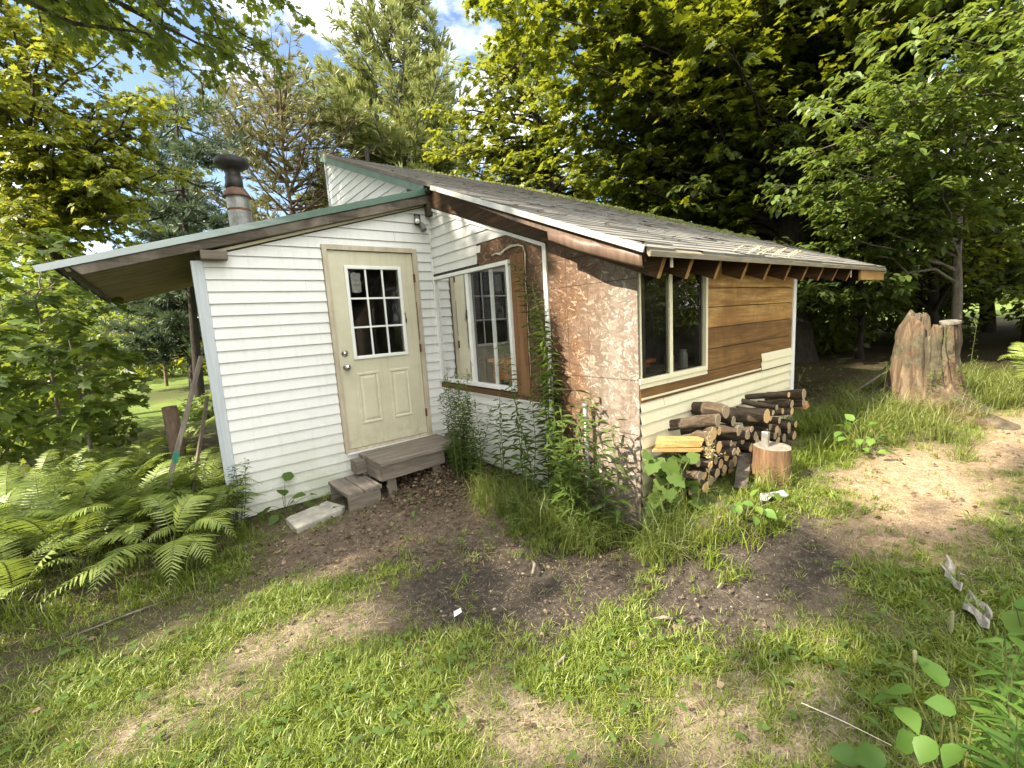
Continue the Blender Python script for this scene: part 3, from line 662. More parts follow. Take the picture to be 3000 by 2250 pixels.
shingles = sh.build('shingles', M['shingle'], roof)
# ragged dark debris and twigs lying on the shingles
tw = MB(); rr = random.Random(5)
for k in range(420):
    x = rr.uniform(-0.2, 4.5); y = -3.05 + 6.2 * rr.random() ** 0.8; a = rr.gauss(0.2, 0.6); Ln = rr.uniform(0.02, 0.09) if rr.random() < .9 else rr.uniform(.12, .3)
    if x < xl(y) + 0.05: continue
    p0 = Vector(slope_pt(x, y, 0.016)); dx, dy = math.cos(a) * Ln, math.sin(a) * Ln * 0.5; q0 = Vector(slope_pt(min(x + dx, 4.6), max(min(y + dy, 3.4), -3.0), 0.016 + rr.uniform(0, .012)))
    tw.tube([p0, (p0 + q0) / 2 + Vector((0, 0, rr.uniform(0, .008))), q0], [0.0022, 0.003, 0.001], 4, False)
tw.build('roof_twigs', simple('dead twigs', (0.035, 0.025, 0.018), (0.12, 0.085, 0.06), 20, 0.9), roof).__setitem__('kind', 'stuff')
# moss cushions along the far rake and ridge
ms = MB(); rr = random.Random(15)
for k in range(1500):
    if rr.random() < 0.8: x = 4.66 - abs(rr.gauss(0, 0.34)); y = rr.uniform(-1.6, 3.3)
    else: x = rr.uniform(1.6, 4.6); y = 3.4 - abs(rr.gauss(0, .12))
    r0 = rr.uniform(0.012, 0.045); h = r0 * rr.uniform(.4, .95); o_ = Vector(slope_pt(min(x, 4.65), min(y, 3.42), 0.0)); n_ = 6
    vs = [o_ + Vector((math.cos(2 * math.pi * i / n_) * r0 * rr.uniform(.8, 1.25), math.sin(2 * math.pi * i / n_) * r0, 0.395 * math.sin(2 * math.pi * i / n_) * r0)) for i in range(n_)] + [o_ + Vector((math.cos(2 * math.pi * i / n_) * r0 * .6, math.sin(2 * math.pi * i / n_) * r0 * .6 - .3 * h, 0.395 * .6 * math.sin(2 * math.pi * i / n_) * r0 + h * rr.uniform(.7, 1.1))) for i in range(n_)] + [o_ + Vector((0, -.36 * h, h * 1.2))]
    ms.add(vs, [(i, (i + 1) % n_, (i + 1) % n_ + n_, i + n_) for i in range(n_)] + [(i + n_, (i + 1) % n_ + n_, 2 * n_) for i in range(n_)], rr.random())
ms.build('moss', simple('moss', (0.03, 0.045, 0.012), (0.13, 0.14, 0.035), 25, 0.95, 0, 0.6), roof, smooth=True).__setitem__('kind', 'stuff')
# eave and rake metal
e = MB(); e.prism([(-0.265, -3.068, roofz(-3.068) - 0.004), (-0.265, -3.098, roofz(-3.098) - 0.012), (-0.265, -3.098, roofz(-3.098) - 0.044), (-0.265, -3.086, roofz(-3.098) - 0.044), (-0.265, -3.068, roofz(-3.068) - 0.03)], (4.925, 0, 0)); e.build('eave_edge', M['eave_edge'], roof)
e = MB()
ys_ = np.linspace(-3.075, -0.62, 9)
pr = [slope_pt(-0.292, q, 0.010) for q in ys_] + [slope_pt(-0.292, q, -0.032) for q in ys_[::-1]]
e.prism(pr, (0.014, 0, 0)); e.build('rake_drip_edge', M['drip'], roof, bevel=0.003)
e = MB(); e.prism([slope_pt(-0.085, q, dd) for q, dd in ((-0.30, 0.012), (3.46, 0.012), (3.46, -0.028), (-0.30, -0.028))], (0.02, 0, 0)); e.build('upper_rake_edge', M['grey_wood_y'], roof)
e = MB(); e.prism([slope_pt(-0.080, q, dd) for q, dd in ((-0.10, -0.030), (3.45, -0.030), (3.45, -0.115), (-0.10, -0.115))], (0.045, 0, 0)); e.build('upper_rake_board', M['green_trim'], roof)
# brown flashing hanging below the rake, bent and gaping
fl = MB(); n = 22
for k in range(n + 1):
    t_ = k / n; y = -2.235 - 0.80 * t_
    gap = 0.030 * math.exp(-((t_ - 0.42) / 0.17) ** 2) + 0.006 * math.sin(9 * t_); zt = roofz(y) - 0.022 - gap - 0.030 * (1 - t_)
    zb_ = 2.106 - 0.290 * t_ - 0.010 * math.sin(math.pi * t_); xo = -0.262 - 0.022 * math.exp(-((t_ - 0.4) / 0.2) ** 2) + 0.004 * math.sin(13 * t_)
    fl.v += [(xo + 0.012, y, zt), (xo, y, (zt + zb_) / 2 + 0.01), (xo + 0.006, y, zb_ + 0.012), (xo + 0.02, y, zb_)]
fl.c = [0.5] * len(fl.v)
fl.f = [(k * 4 + j, k * 4 + j + 1, k * 4 + 5 + j, k * 4 + 4 + j) for k in range(n) for j in range(3)]
fo_ = fl.build('brown_flashing', M['brown_flash'], roof, smooth=True); md = fo_.modifiers.new('thick', 'SOLIDIFY'); md.thickness = 0.0015
e = MB(); e.prism([(-0.255, -3.03, 1.965), (-0.235, -3.035, 1.85), (-0.215, -3.03, 1.855), (-0.225, -3.025, 1.96)], (0, -0.004, 0)); e.tube([(-0.24, -3.04, 1.955), (-0.235, -3.06, 1.93), (-0.228, -3.055, 1.905)], 0.006, 6); e.build('flashing_scrap', M['brown_flash'], roof)
e = MB(); e.prism([slope_pt(-0.262, q, d_) for q, d_ in ((-1.35, -0.055), (-2.25, -0.052), (-2.9, -0.055), (-2.6, -0.085), (-1.9, -0.078))], (0.004, 0, 0)); e.build('old_drip_strip', M['brown_flash'], roof)
# board against the wall under the rake, and underside
e = MB(); e.prism([(-0.024, q, roofz(q) - dz) for q, dz in ((-0.05, 0.060), (-2.0, 0.06), (-2.0, 0.20), (-1.93, 0.215), (-0.05, 0.255))], (0.021, 0, 0), 0.2); e.build('barge_board', M['barge'], roof, bevel=0.003)
# rafters with square-cut tails under the south eave
for x in (-0.02, 0.30, 0.68, 1.10, 1.50, 1.92, 2.32, 2.73, 3.15, 3.60, 4.05, 4.5):
    r_ = MB(); y0_ = -3.04; a = Vector(slope_pt(0, y0_, -0.036)); b_ = Vector(slope_pt(0, 0.4, -0.036)); dn = Vector((0, 0.367, -0.930)) * 0.155
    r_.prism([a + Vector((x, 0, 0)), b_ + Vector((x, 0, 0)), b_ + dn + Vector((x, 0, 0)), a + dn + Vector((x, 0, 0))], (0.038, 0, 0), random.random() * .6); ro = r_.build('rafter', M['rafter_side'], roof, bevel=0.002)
    r_ = MB(); r_.prism([a + Vector((x + .001, -.0005, -.001)), a + dn + Vector((x + .001, -.0005, .001)), a + dn + Vector((x + .037, -.0005, .001)), a + Vector((x + .037, -.0005, -.001))], Vector((0, -.930, -.367)) * .002, random.random() * .5); r_.build('cut_end', M['rafter'], ro)  # thin end plate in the lighter, lit lumber tone
e = MB(); e.box(3.72, 4.64, -3.083, -3.058, 1.765, 1.905, 0.4); e.build('fascia_board', M['plank'], roof, bevel=0.002)
MB().box(0.095, 2.5, -2.70, -2.66, 1.93, 2.04).build('blocking', M['dark'], roof)
for x, z in ((0.02, 1.87), (3.50, 1.84)):
    e = MB(); e.box(x, x + 0.03, -3.045, -3.041, z - 0.045, z + 0.03); e.build('insulation_scrap', M['foam'], roof)
# straw on the eave
e = MB(); rr = random.Random(6)
for k in range(16):
    x = 1.5 + rr.gauss(0, .32); p0 = Vector((x, -3.06 + rr.uniform(0, .1), roofz(-3.0) + 0.01)); 
    e.tube([p0, p0 + Vector((rr.uniform(.05, .15), -.03, .045)), p0 + Vector((rr.uniform(.15, .3), -.02, .02))], [0.0025, .003, .0015], 4, False)
e.build('straw', simple('straw', (0.45, 0.36, 0.20), (0.62, 0.52, 0.33), 20, 0.8), roof)
# lean-to roof over the door part
lp = lambda x, y, d=0.0: (x - 0.279 * d, y, leanz(x) + 0.960 * d)
lr = MB(); lr.prism([lp(-3.06, -0.095, -0.030), lp(-0.02, -0.095, -0.030), lp(-0.02, 4.25, -0.03), lp(-3.06, 4.25, -0.03)], np.array(lp(0, 0, -0.046)) - np.array(lp(0, 0, -0.030)))
lean = lr.build('entry_roof', M['soffit'], cabin)
sh = MB(); rr = random.Random(44); x = -3.12
while x < -0.10:
    y = -0.115
    while y < 4.28:
        yb_ = min(y + 0.3, 4.28); l_ = 0.008 + rr.random() ** 4 * 0.02; ax = x + rr.uniform(-.006, .006)
        sh.add([lp(ax, y, l_), lp(ax, yb_ - .003, l_), lp(min(x + 0.15, -0.07), yb_ - .003, 0.001), lp(min(x + 0.15, -.07), y, 0.001), lp(ax, y, -0.028), lp(ax, yb_, -0.028)], [(1, 0, 3, 2), (5, 4, 0, 1)], rr.random() * .5)
        y += 0.3
    x += 0.125
sh.build('shingles', M['shingle'], lean)
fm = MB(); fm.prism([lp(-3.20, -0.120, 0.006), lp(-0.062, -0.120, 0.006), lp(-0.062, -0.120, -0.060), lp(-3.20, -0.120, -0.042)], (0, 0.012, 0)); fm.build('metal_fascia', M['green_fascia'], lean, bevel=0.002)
fm = MB(); fm.prism([lp(-3.03, -0.105, -0.044), lp(-0.055, -0.105, -0.061), lp(-0.055, -0.105, -0.150), lp(-2.99, -0.105, -0.115)], (0, 0.075, 0), 0.3); fm.build('barge_board', M['dark_board'], lean, bevel=0.004)
fm = MB(); fm.prism([lp(-3.065, -0.10, -0.012), lp(-3.045, -0.10, -0.012), lp(-3.03, -0.10, -0.075), lp(-3.055, -0.10, -0.075)], (0, 4.35, 0)); fm.build('eave_board', M['dark_board'], lean)
fm = MB(); fm.box(-2.215, -2.022, -0.125, -0.030, 2.213, 2.285, 0.1); fm.build('plate_end', M['grey_wood'], cabin, bevel=0.004)
fm = MB(); fm.box(-0.062, -0.002, -0.118, -0.027, 2.755, 2.99, 0.2); fm.build('corner_block', M['dark_board'], cabin, bevel=0.006)
fm = MB(); fm.lathe([(0.028, 0), (0.034, 0.02), (0.032, 0.13), (0.022, 0.16)], (-0.06, -0.17, 3.005), 12, (0.1, 1, .05)); fm.build('ridge_cap_end', M['black_metal'], cabin)
rr = random.Random(3); e = MB()
for k in range(0):     # peeling soffit veneer near the eave
    x = -2.98 + rr.uniform(0, .22); y = rr.uniform(0.8, 4.0); z = lp(x, y, -0.052)[2]
    e = MB(); e.prism([(x, y, z), (x + rr.uniform(.12, .3), y + .03, z + .03), (x + .2, y + rr.uniform(.25, .5), z + .02), (x + .02, y + .3, z - .012)], (0, 0, -0.004)); e.build('peeling_veneer', M['soffit'], lean)
pass
# stove pipe
cx, cyy = -1.615, 1.8
ch = MB(); ch.lathe([(0.127, 2.35), (0.127, 3.03), (0.130, 3.03), (0.130, 3.05), (0.127, 3.05), (0.126, 3.25)], (cx, cyy, 0), 28)
chim = ch.build('stove_pipe', M['galv'], cabin, smooth=False)
c2 = MB(); c2.lathe([(0.1272, 3.062), (0.1285, 3.07), (0.1285, 3.082), (0.1272, 3.09)], (cx, cyy, 0), 28); c2.build('pipe_band', M['rust'], chim)
c2 = MB(); c2.lathe([(0.155, 3.225), (0.150, 3.245), (0.105, 3.315), (0.10, 3.33)], (cx - .004, cyy, 0), 28); c2.build('storm_collar', simple('rusty collar', (0.06, 0.034, 0.025), (0.17, 0.105, 0.075), 12, 0.6, 0.4), chim, smooth=True)
c2 = MB(); c2.lathe([(0.095, 3.30), (0.093, 3.455), (0.085, 3.46), (0.080, 3.53), (0.11, 3.55), (0.178, 3.59), (0.186, 3.62), (0.180, 3.655), (0.15, 3.675), (0.02, 3.665)], (cx - .014, cyy, 0), 26); c2.build('pipe_cap', M['black_metal'], chim, smooth=True)
v_ = MB(); v_.lathe([(0.035, 4.30), (0.035, 4.66), (0.03, 4.66), (0.03, 4.5)], (0.66, 3.25, 0), 14); v_.build('vent_pipe', M['black_metal'], cabin)
# twin spot lamp
lamp = MB(); lamp.box(-0.190, -0.125, -0.040, -0.010, 2.66, 2.775); lamp_o = lamp.build('flood_light', M['black_metal'], cabin, bevel=0.004)
for nm, a, d in (('lamp_head', (-0.175, -0.045, 2.735), (-0.28, -0.62, -0.55)), ('lamp_head', (-0.125, -0.045, 2.665), (0.12, -0.42, -0.75))):
    d = Vector(d).normalized(); h = MB(); h.lathe([(0.022, -0.02), (0.030, 0.0), (0.032, 0.075), (0.034, 0.078), (0.029, 0.080), (0.026, 0.06)], a, 16, d)
    lh = h.build(nm, M['galv'], lamp_o, smooth=True)
    if nm == 'lamp_head' and a[2] > 2.7:
        q = MB(); q.lathe([(0.001, 0.105), (0.018, 0.10), (0.027, 0.085), (0.026, 0.06)], a, 14, d); q.build('bulb', simple('white bulb', (0.75, 0.75, 0.72), (0.8, 0.8, 0.78), 5, 0.3), lh, smooth=True)
e = MB(); e.tube([(-0.16, -0.05, 2.69), (-0.15, -0.075, 2.66), (-0.125, -0.06, 2.66)], 0.008, 8); e.build('lamp_bracket', M['galv'], lamp_o)

# ---------------- furniture seen through the glass
tb = thing('table', 'orange brown wooden table inside the cabin behind the west window', 'table', (0.62, -1.35, 0.255))
twood = wood('orange table wood', (0.30, 0.10, 0.02), (0.55, 0.20, 0.05), (0.68, 0.30, 0.09), 'y')
MB().box(0.30, 0.95, -2.3, -0.55, 1.10, 1.135).build('table_top', twood, tb, bevel=0.004)
MB().box(0.34, 0.91, -2.26, -0.59, 0.90, 1.098).build('apron', twood, tb)
for x in (0.34, 0.86):
    for y in (-2.25, -0.65): MB().box(x, x + 0.05, y, y + 0.05, 0.257, 0.899).build('leg', twood, tb)
jg = thing('jug', 'white plastic jug with a cap standing on the indoor table', 'jug', (0.50, -1.30, 1.136))
ivory = simple('white plastic', (0.70, 0.70, 0.66), (0.78, 0.78, 0.74), 6, 0.35)
MB().lathe([(0.045, 1.137), (0.05, 1.15), (0.05, 1.26), (0.035, 1.30), (0.02, 1.315), (0.02, 1.33)], (0.50, -1.30, 0), 18).build('jug_body', ivory, jg, smooth=True)
MB().tube([(0.50, -1.248, 1.18), (0.50, -1.215, 1.20), (0.50, -1.215, 1.26), (0.50, -1.255, 1.28)], 0.009, 8).build('handle', ivory, jg, smooth=True)
bx = tag(MB().obox((0.55, -1.05, 1.16), (0.09, 0.03, 0), (-0.03, 0.07, 0), (0, 0, 0.022)).add([(0.48, -1.1, 1.183), (0.6, -1.12, 1.183), (0.63, -0.98, 1.20), (0.5, -0.97, 1.23)], [(0, 1, 2, 3)]).build('paper_pile', ivory, None), 'loose white papers heaped on the indoor table beside the jug', 'papers')
for nm, x, lab, ma in (('jar', 0.47, 'amber glass jar standing inside on the sill of the plank wall window', simple('amber jar', (0.38, 0.17, 0.05), (0.5, 0.25, 0.08), 8, 0.3)), ('jar', 0.66, 'grey jar standing inside on the sill of the plank wall window', simple('grey jar', (0.14, 0.14, 0.13), (0.22, 0.22, 0.2), 8, 0.3))):
    q = MB(); q.lathe([(0.034, 1.101), (0.037, 1.11), (0.037, 1.21), (0.028, 1.225), (0.029, 1.245), (0.001, 1.246)], (x, -2.74, 0), 16); tag(q.build(nm, ma, None, (x, -2.74, 1.1), True), lab, 'jar')
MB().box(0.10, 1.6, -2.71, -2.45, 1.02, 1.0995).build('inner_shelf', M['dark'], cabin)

# ------------------------------------------------------------ foliage tools
def leafmat(name, stops, trans_col, trans=0.42, rough=0.45, gloss=0.06):
    m, nt, bs = newmat(name); nt.nodes.remove(bs); out = [n for n in nt.nodes if n.type == 'OUTPUT_MATERIAL'][0]
    at = N(nt, 'Attribute', attribute_name='rnd'); oi = N(nt, 'ObjectInfo')
    f = mth(nt, 'ADD', mth(nt, 'MULTIPLY', at.outputs['Fac'], 0.8), mth(nt, 'MULTIPLY', oi.outputs['Random'], 0.2))
    c = ramp(nt, f, stops); d = N(nt, 'BsdfDiffuse'); L(nt, c, d.inputs[0])
    t = N(nt, 'BsdfTranslucent'); L(nt, mix(nt, 0.55, c, trans_col), t.inputs[0])
    g = N(nt, 'BsdfGlossy'); g.inputs['Roughness'].default_value = rough; g.inputs[0].default_value = (0.7, 0.75, 0.7, 1)
    m1 = N(nt, 'MixShader'); m1.inputs[0].default_value = trans; L(nt, d.outputs[0], m1.inputs[1]); L(nt, t.outputs[0], m1.inputs[2])
    m2 = N(nt, 'MixShader'); m2.inputs[0].default_value = gloss; L(nt, m1.outputs[0], m2.inputs[1]); L(nt, g.outputs[0], m2.inputs[2])
    L(nt, m2.outputs[0], out.inputs[0]); return m
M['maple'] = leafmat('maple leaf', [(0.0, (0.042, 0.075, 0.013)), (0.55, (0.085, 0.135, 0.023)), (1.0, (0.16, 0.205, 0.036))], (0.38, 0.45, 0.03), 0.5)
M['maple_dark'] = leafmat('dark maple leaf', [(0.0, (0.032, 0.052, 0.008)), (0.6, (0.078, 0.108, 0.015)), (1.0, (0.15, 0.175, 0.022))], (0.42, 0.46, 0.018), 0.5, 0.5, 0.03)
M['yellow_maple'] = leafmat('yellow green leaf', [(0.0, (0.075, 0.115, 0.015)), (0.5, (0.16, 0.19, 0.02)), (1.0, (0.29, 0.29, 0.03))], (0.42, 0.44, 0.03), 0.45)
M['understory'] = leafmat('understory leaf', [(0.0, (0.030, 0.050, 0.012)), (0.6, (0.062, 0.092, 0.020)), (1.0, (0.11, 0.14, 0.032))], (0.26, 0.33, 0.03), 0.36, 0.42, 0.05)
M['beech'] = leafmat('beech leaf', [(0.0, (0.058, 0.098, 0.018)), (0.6, (0.115, 0.17, 0.032)), (1.0, (0.20, 0.25, 0.055))], (0.38, 0.46, 0.05), 0.40, 0.42, 0.05)
M['needle_blue'] = leafmat('blue green needles', [(0.0, (0.045, 0.068, 0.038)), (1.0, (0.10, 0.14, 0.085))], (0.16, 0.22, 0.09), 0.25)
M['needle_green'] = leafmat('pine needles', [(0.0, (0.11, 0.145, 0.045)), (0.6, (0.19, 0.225, 0.068)), (1.0, (0.28, 0.29, 0.09))], (0.36, 0.38, 0.10), 0.34)
M['needle_olive'] = leafmat('olive needles', [(0.0, (0.08, 0.085, 0.03)), (0.6, (0.15, 0.15, 0.055)), (1.0, (0.22, 0.20, 0.08))], (0.30, 0.28, 0.09), 0.28)
M['fern'] = leafmat('fern', [(0.0, (0.085, 0.13, 0.026)), (0.6, (0.18, 0.24, 0.048)), (1.0, (0.30, 0.35, 0.08))], (0.34, 0.42, 0.06), 0.34, 0.5, 0.04)
M['weed'] = leafmat('weed leaf', [(0.0, (0.040, 0.072, 0.018)), (0.6, (0.080, 0.13, 0.030)), (1.0, (0.14, 0.20, 0.045))], (0.28, 0.40, 0.05), 0.36, 0.6, 0.015)
M['broad'] = leafmat('broad leaf', [(0.0, (0.055, 0.12, 0.025)), (0.6, (0.10, 0.19, 0.035)), (1.0, (0.155, 0.23, 0.045))], (0.32, 0.44, 0.05), 0.38, 0.5, 0.02)
M['willow'] = leafmat('willow weed leaf', [(0.0, (0.050, 0.090, 0.022)), (0.6, (0.092, 0.150, 0.034)), (1.0, (0.15, 0.205, 0.05))], (0.30, 0.40, 0.05), 0.36, 0.5, 0.03)
M['grass'] = leafmat('grass', [(0.0, (0.070, 0.110, 0.012)), (0.45, (0.145, 0.195, 0.018)), (0.8, (0.22, 0.255, 0.030)), (1.0, (0.36, 0.30, 0.12))], (0.28, 0.36, 0.04), 0.32, 0.5, 0.05)
M['tall_grass'] = leafmat('tall grass', [(0.0, (0.07, 0.11, 0.022)), (0.5, (0.14, 0.175, 0.035)), (0.85, (0.24, 0.24, 0.07)), (1.0, (0.36, 0.30, 0.14))], (0.36, 0.38, 0.06), 0.34, 0.5, 0.05)
M['dry_grass'] = leafmat('dry grass', [(0.0, (0.20, 0.15, 0.07)), (1.0, (0.42, 0.34, 0.20))], (0.4, 0.32, 0.15), 0.2)
M['litter'] = leafmat('dead leaf litter', [(0.0, (0.06, 0.040, 0.025)), (0.5, (0.135, 0.095, 0.062)), (1.0, (0.25, 0.19, 0.125))], (0.25, 0.15, 0.08), 0.1, 0.6, 0.03)
M['bark'] = simple('grey brown bark', (0.028, 0.022, 0.017), (0.105, 0.088, 0.070), 7, 0.95, 0, 0.9, (3, 3, 0.6))
M['bark_dark'] = simple('dark bark', (0.010, 0.008, 0.006), (0.042, 0.034, 0.026), 7, 0.95, 0, 0.9, (3, 3, 0.6))
M['bark_pine'] = simple('pine bark', (0.07, 0.045, 0.032), (0.21, 0.15, 0.11), 8, 0.95, 0, 0.8, (2, 2, 0.8))
M['bark_pale'] = simple('pale sapling bark', (0.085, 0.072, 0.056), (0.22, 0.195, 0.16), 9, 0.9, 0, 0.5, (3, 3, 0.8))
M['stem'] = simple('green stem', (0.07, 0.09, 0.03), (0.14, 0.14, 0.05), 12, 0.7, 0, 0)
M['stem_brown'] = simple('brown stem', (0.09, 0.06, 0.035), (0.18, 0.13, 0.08), 12, 0.8, 0, 0)

def sym(h): return h + [(x, -y) for x, y in h[::-1] if abs(y) > 1e-6]
T_MAPLE = (np.array([(x, y, 0.10 * abs(y) - 0.16 * x * x) for x, y in sym([(0.0, 0.0), (-0.02, 0.26), (0.16, 0.22), (0.30, 0.52), (0.40, 0.28), (0.66, 0.34), (0.64, 0.14), (1.0, 0.0)])]), None)
T_OVAL = (np.array([(x, y, 0.22 * abs(y) - 0.22 * x * x) for x, y in sym([(0.0, 0.0), (0.22, 0.21), (0.55, 0.25), (0.82, 0.12), (1.0, 0.0)])]), None)
T_OVATE = (np.array([(0, 0, 0), (.33, 0, -.01), (.66, 0, -.07), (1, 0, -.2), (.02, .12, .05), (.16, .27, .10), (.19, .25, .09), (.36, .36, .10), (.39, .34, .09), (.56, .33, .05), (.59, .30, .03), (.76, .20, -.04), (.79, .17, -.05)] + [(.02, -.12, .05), (.16, -.27, .10), (.19, -.25, .09), (.36, -.36, .10), (.39, -.34, .09), (.56, -.33, .05), (.59, -.30, .03), (.76, -.20, -.04), (.79, -.17, -.05)]), [(0, 1, 7, 6, 5, 4), (1, 2, 10, 9, 8, 7), (2, 3, 12, 11, 10), (13, 14, 15, 16, 1, 0), (16, 17, 18, 19, 2, 1), (19, 20, 21, 3, 2)])
T_DIA = (np.array([(0, 0, 0), (0.4, 0.33, 0.07), (1.0, 0, -0.14), (0.4, -0.33, 0.07)]), None)
T_LANCE = (np.array([(0, 0, 0), (0.28, 0.085, 0.0), (0.62, 0.065, -0.04), (1.0, 0, -0.16), (0.62, -0.065, -0.04), (0.28, -0.085, 0.0)]), None)
T_GRAPE = (np.array([(x, y, 0.12 * abs(y) - 0.12 * x * x) for x, y in sym([(0.08, 0.0), (-0.08, 0.20), (-0.02, 0.42), (0.22, 0.48), (0.36, 0.50), (0.44, 0.38), (0.66, 0.40), (0.72, 0.24), (0.86, 0.14), (1.0, 0.0)])]), None)
T_BLADE = (np.array([(0, -0.5, 0), (0, 0.5, 0), (0.45, 0.42, 0), (0.45, -0.42, 0), (1, 0, 0)]), [(0, 1, 2, 3), (3, 2, 4)])
def tuft(n, w, seed):
    r = np.random.default_rng(seed); v, f = [], []
    for k in range(n):
        a = r.uniform(0, 2 * np.pi); sp = r.uniform(0.15, 0.75); d = np.array([np.cos(sp), np.sin(sp) * np.cos(a), np.sin(sp) * np.sin(a)]) * r.uniform(.7, 1.0)
        o = np.cross(d, r.normal(size=3)); o = o / np.linalg.norm(o) * w; s = np.array([r.uniform(0, .25), 0, 0]); b = len(v)
        v += [s - o * .6, s + o * .6, s + d * 0.6 + o, s + d, s + d * .6 - o]; f.append((b, b + 1, b + 2, b + 3, b + 4))
    return (np.array(v), f)
T_TUFT = tuft(9, 0.05, 1); T_TUFT_L = tuft(7, 0.06, 2)

class LB:
    """many small leaves in one mesh"""
    def __init__(s): s.p = []; s.d = []; s.n = []; s.z = []; s.r = []
    def add(s, p, d, n, z, r):
        s.p.append(np.atleast_2d(p)); s.d.append(np.atleast_2d(d)); s.n.append(np.atleast_2d(n)); s.z.append(np.atleast_1d(z)); s.r.append(np.atleast_1d(r)); return s
    def arrays(s): return [np.concatenate(a) for a in (s.p, s.d, s.n, s.z, s.r)]
    def build(s, name, mat, parent, tmpl, keep=None, loc=None, extra=None):
        p, d, n, z, r = s.arrays()
        if keep is not None:
            k = keep(p); p, d, n, z, r = p[k], d[k], n[k], z[k], r[k]
        me = bpy.data.meshes.new(name)
        base = ORIG.get(parent.name, np.zeros(3)) if parent is not None else (np.zeros(3) if loc is None else np.array(loc, float))
        d = d / np.maximum(np.linalg.norm(d, axis=1, keepdims=True), 1e-6)
        y = np.cross(n, d); y /= np.maximum(np.linalg.norm(y, axis=1, keepdims=True), 1e-6); nn = np.cross(d, y)
        T, F = tmpl; K = len(T); F = [tuple(range(K))] if F is None else F
        zz = z[:, None, None] if z.ndim == 1 else z[:, None, :]
        if z.ndim == 1: V = p[:, None] - base + z[:, None, None] * (T[None, :, 0:1] * d[:, None] + T[None, :, 1:2] * y[:, None] + T[None, :, 2:3] * nn[:, None])
        else: V = p[:, None] - base + (z[:, None, 0:1] * T[None, :, 0:1]) * d[:, None] + (z[:, None, 1:2] * T[None, :, 1:2]) * y[:, None] + (z[:, None, 2:3] * T[None, :, 2:3]) * nn[:, None]
        n_ = len(p); fl = np.concatenate([np.array(f) for f in F]); cn = np.array([len(f) for f in F])
        loops = (np.arange(n_)[:, None] * K + fl[None]).ravel(); counts = np.tile(cn, n_)
        mesh_np(me, V.reshape(-1, 3), loops, counts)
        at = me.attributes.new('rnd', 'FLOAT', 'POINT'); at.data.foreach_set('value', np.repeat(np.clip(r, 0, 1), K).astype(np.float32))
        me.materials.append(mat)
        return link(name, me, parent, (0, 0, 0) if parent is not None or loc is None else tuple(loc))

UP = np.array([0, 0, 1.0])
def unit(v): v = np.asarray(v, float); return v / max(np.linalg.norm(v), 1e-9)
def bough(mb, twigs, p0, p1, r0, rng, nside=9, tw=0.8, arch=0.12, start=0.25, flat=0.35, droop=0.15, sub=True, n=6, avoid=None):
    """a limb from p0 to p1 with side twigs; appends twig segments"""
    p0 = np.array(p0, float); p1 = np.array(p1, float); Ln = np.linalg.norm(p1 - p0); d0 = (p1 - p0) / Ln
    pts = []
    for i in range(8):
        t = i / 7; q = p0 + (p1 - p0) * t + UP * arch * Ln * 4 * t * (1 - t) * (0.6 if t < .5 else 0.8); 
        if 0 < i < 7: q = q + rng.normal(size=3) * 0.022 * Ln
        pts.append(q)
    pts = np.array(pts)
    mb.tube(pts, [max(0.004, r0 * (1 - 0.93 * i / 7)) for i in range(8)], n, False)
    for k in range(nside):
        t = start + (1 - start) * (k + rng.random() * .8) / nside; f = t * 7; i = min(int(f), 6); q = pts[i] + (pts[i + 1] - pts[i]) * (f - i)
        dd = unit(pts[i + 1] - pts[i]); lat = unit(np.cross(dd, UP)) * (1 if k % 2 else -1)
        v = unit(dd * rng.uniform(.4, .9) + lat * rng.uniform(.5, 1.0) + UP * rng.normal() * flat - UP * droop)
        l = tw * (1.05 - 0.6 * t) * rng.uniform(.7, 1.25); e = q + v * l
        if avoid is not None and avoid(np.array([e, (q + e) / 2])).any(): continue
        mb.tube([q, (q + e) / 2 + UP * 0.04 * l, e], [max(.003, r0 * .22 * (1 - t * .5)), max(.0025, r0 * .13), 0.002], 4, False)
        twigs.append((q + v * l * .15, e))
        if sub:
            for s_ in (-1, 1):
                u = rng.uniform(.3, .7); a = q + v * l * u; w = unit(v + s_ * np.cross(v, UP) * rng.uniform(.6, 1.1) + UP * rng.normal() * flat * .6 - UP * droop); twigs.append((a, a + w * l * rng.uniform(.35, .6)))
    twigs.append((pts[-2], pts[-1] + d0 * 0.1))
def leaf_twigs(lb, twigs, per_m, size, rng, tilt=0.35, droop=0.25, spread=0.9, bias=0.0, jit=0.03, sv=0.42):
    for a, b in twigs:
        l = np.linalg.norm(b - a); n = max(2, int(per_m * l + rng.random())); v = unit(b - a); lat = unit(np.cross(v, UP) + 1e-4)
        t = (np.arange(n) + rng.random(n)) / n; s_ = np.where(np.arange(n) % 2, 1.0, -1.0)[:, None]
        p = a + (b - a) * t[:, None] + rng.normal(size=(n, 3)) * jit
        d = v * rng.uniform(.2, 1.0, (n, 1)) + s_ * lat * rng.uniform(.3, spread, (n, 1)) - UP * droop * rng.uniform(.2, 1.8, (n, 1)) + rng.normal(size=(n, 3)) * .15
        nn = UP + rng.normal(size=(n, 3)) * tilt
        lb.add(p, d, nn, size * rng.uniform(1 - sv, 1 + sv, n), np.clip(rng.normal(0.45 + bias, 0.22, n) + 0.10 * rng.normal(), 0, 1))
def path_at(path, t):
    f = t * (len(path) - 1); i = min(int(f), len(path) - 2); return np.array(path[i], float) * (1 - f + i) + np.array(path[i + 1], float) * (f - i)
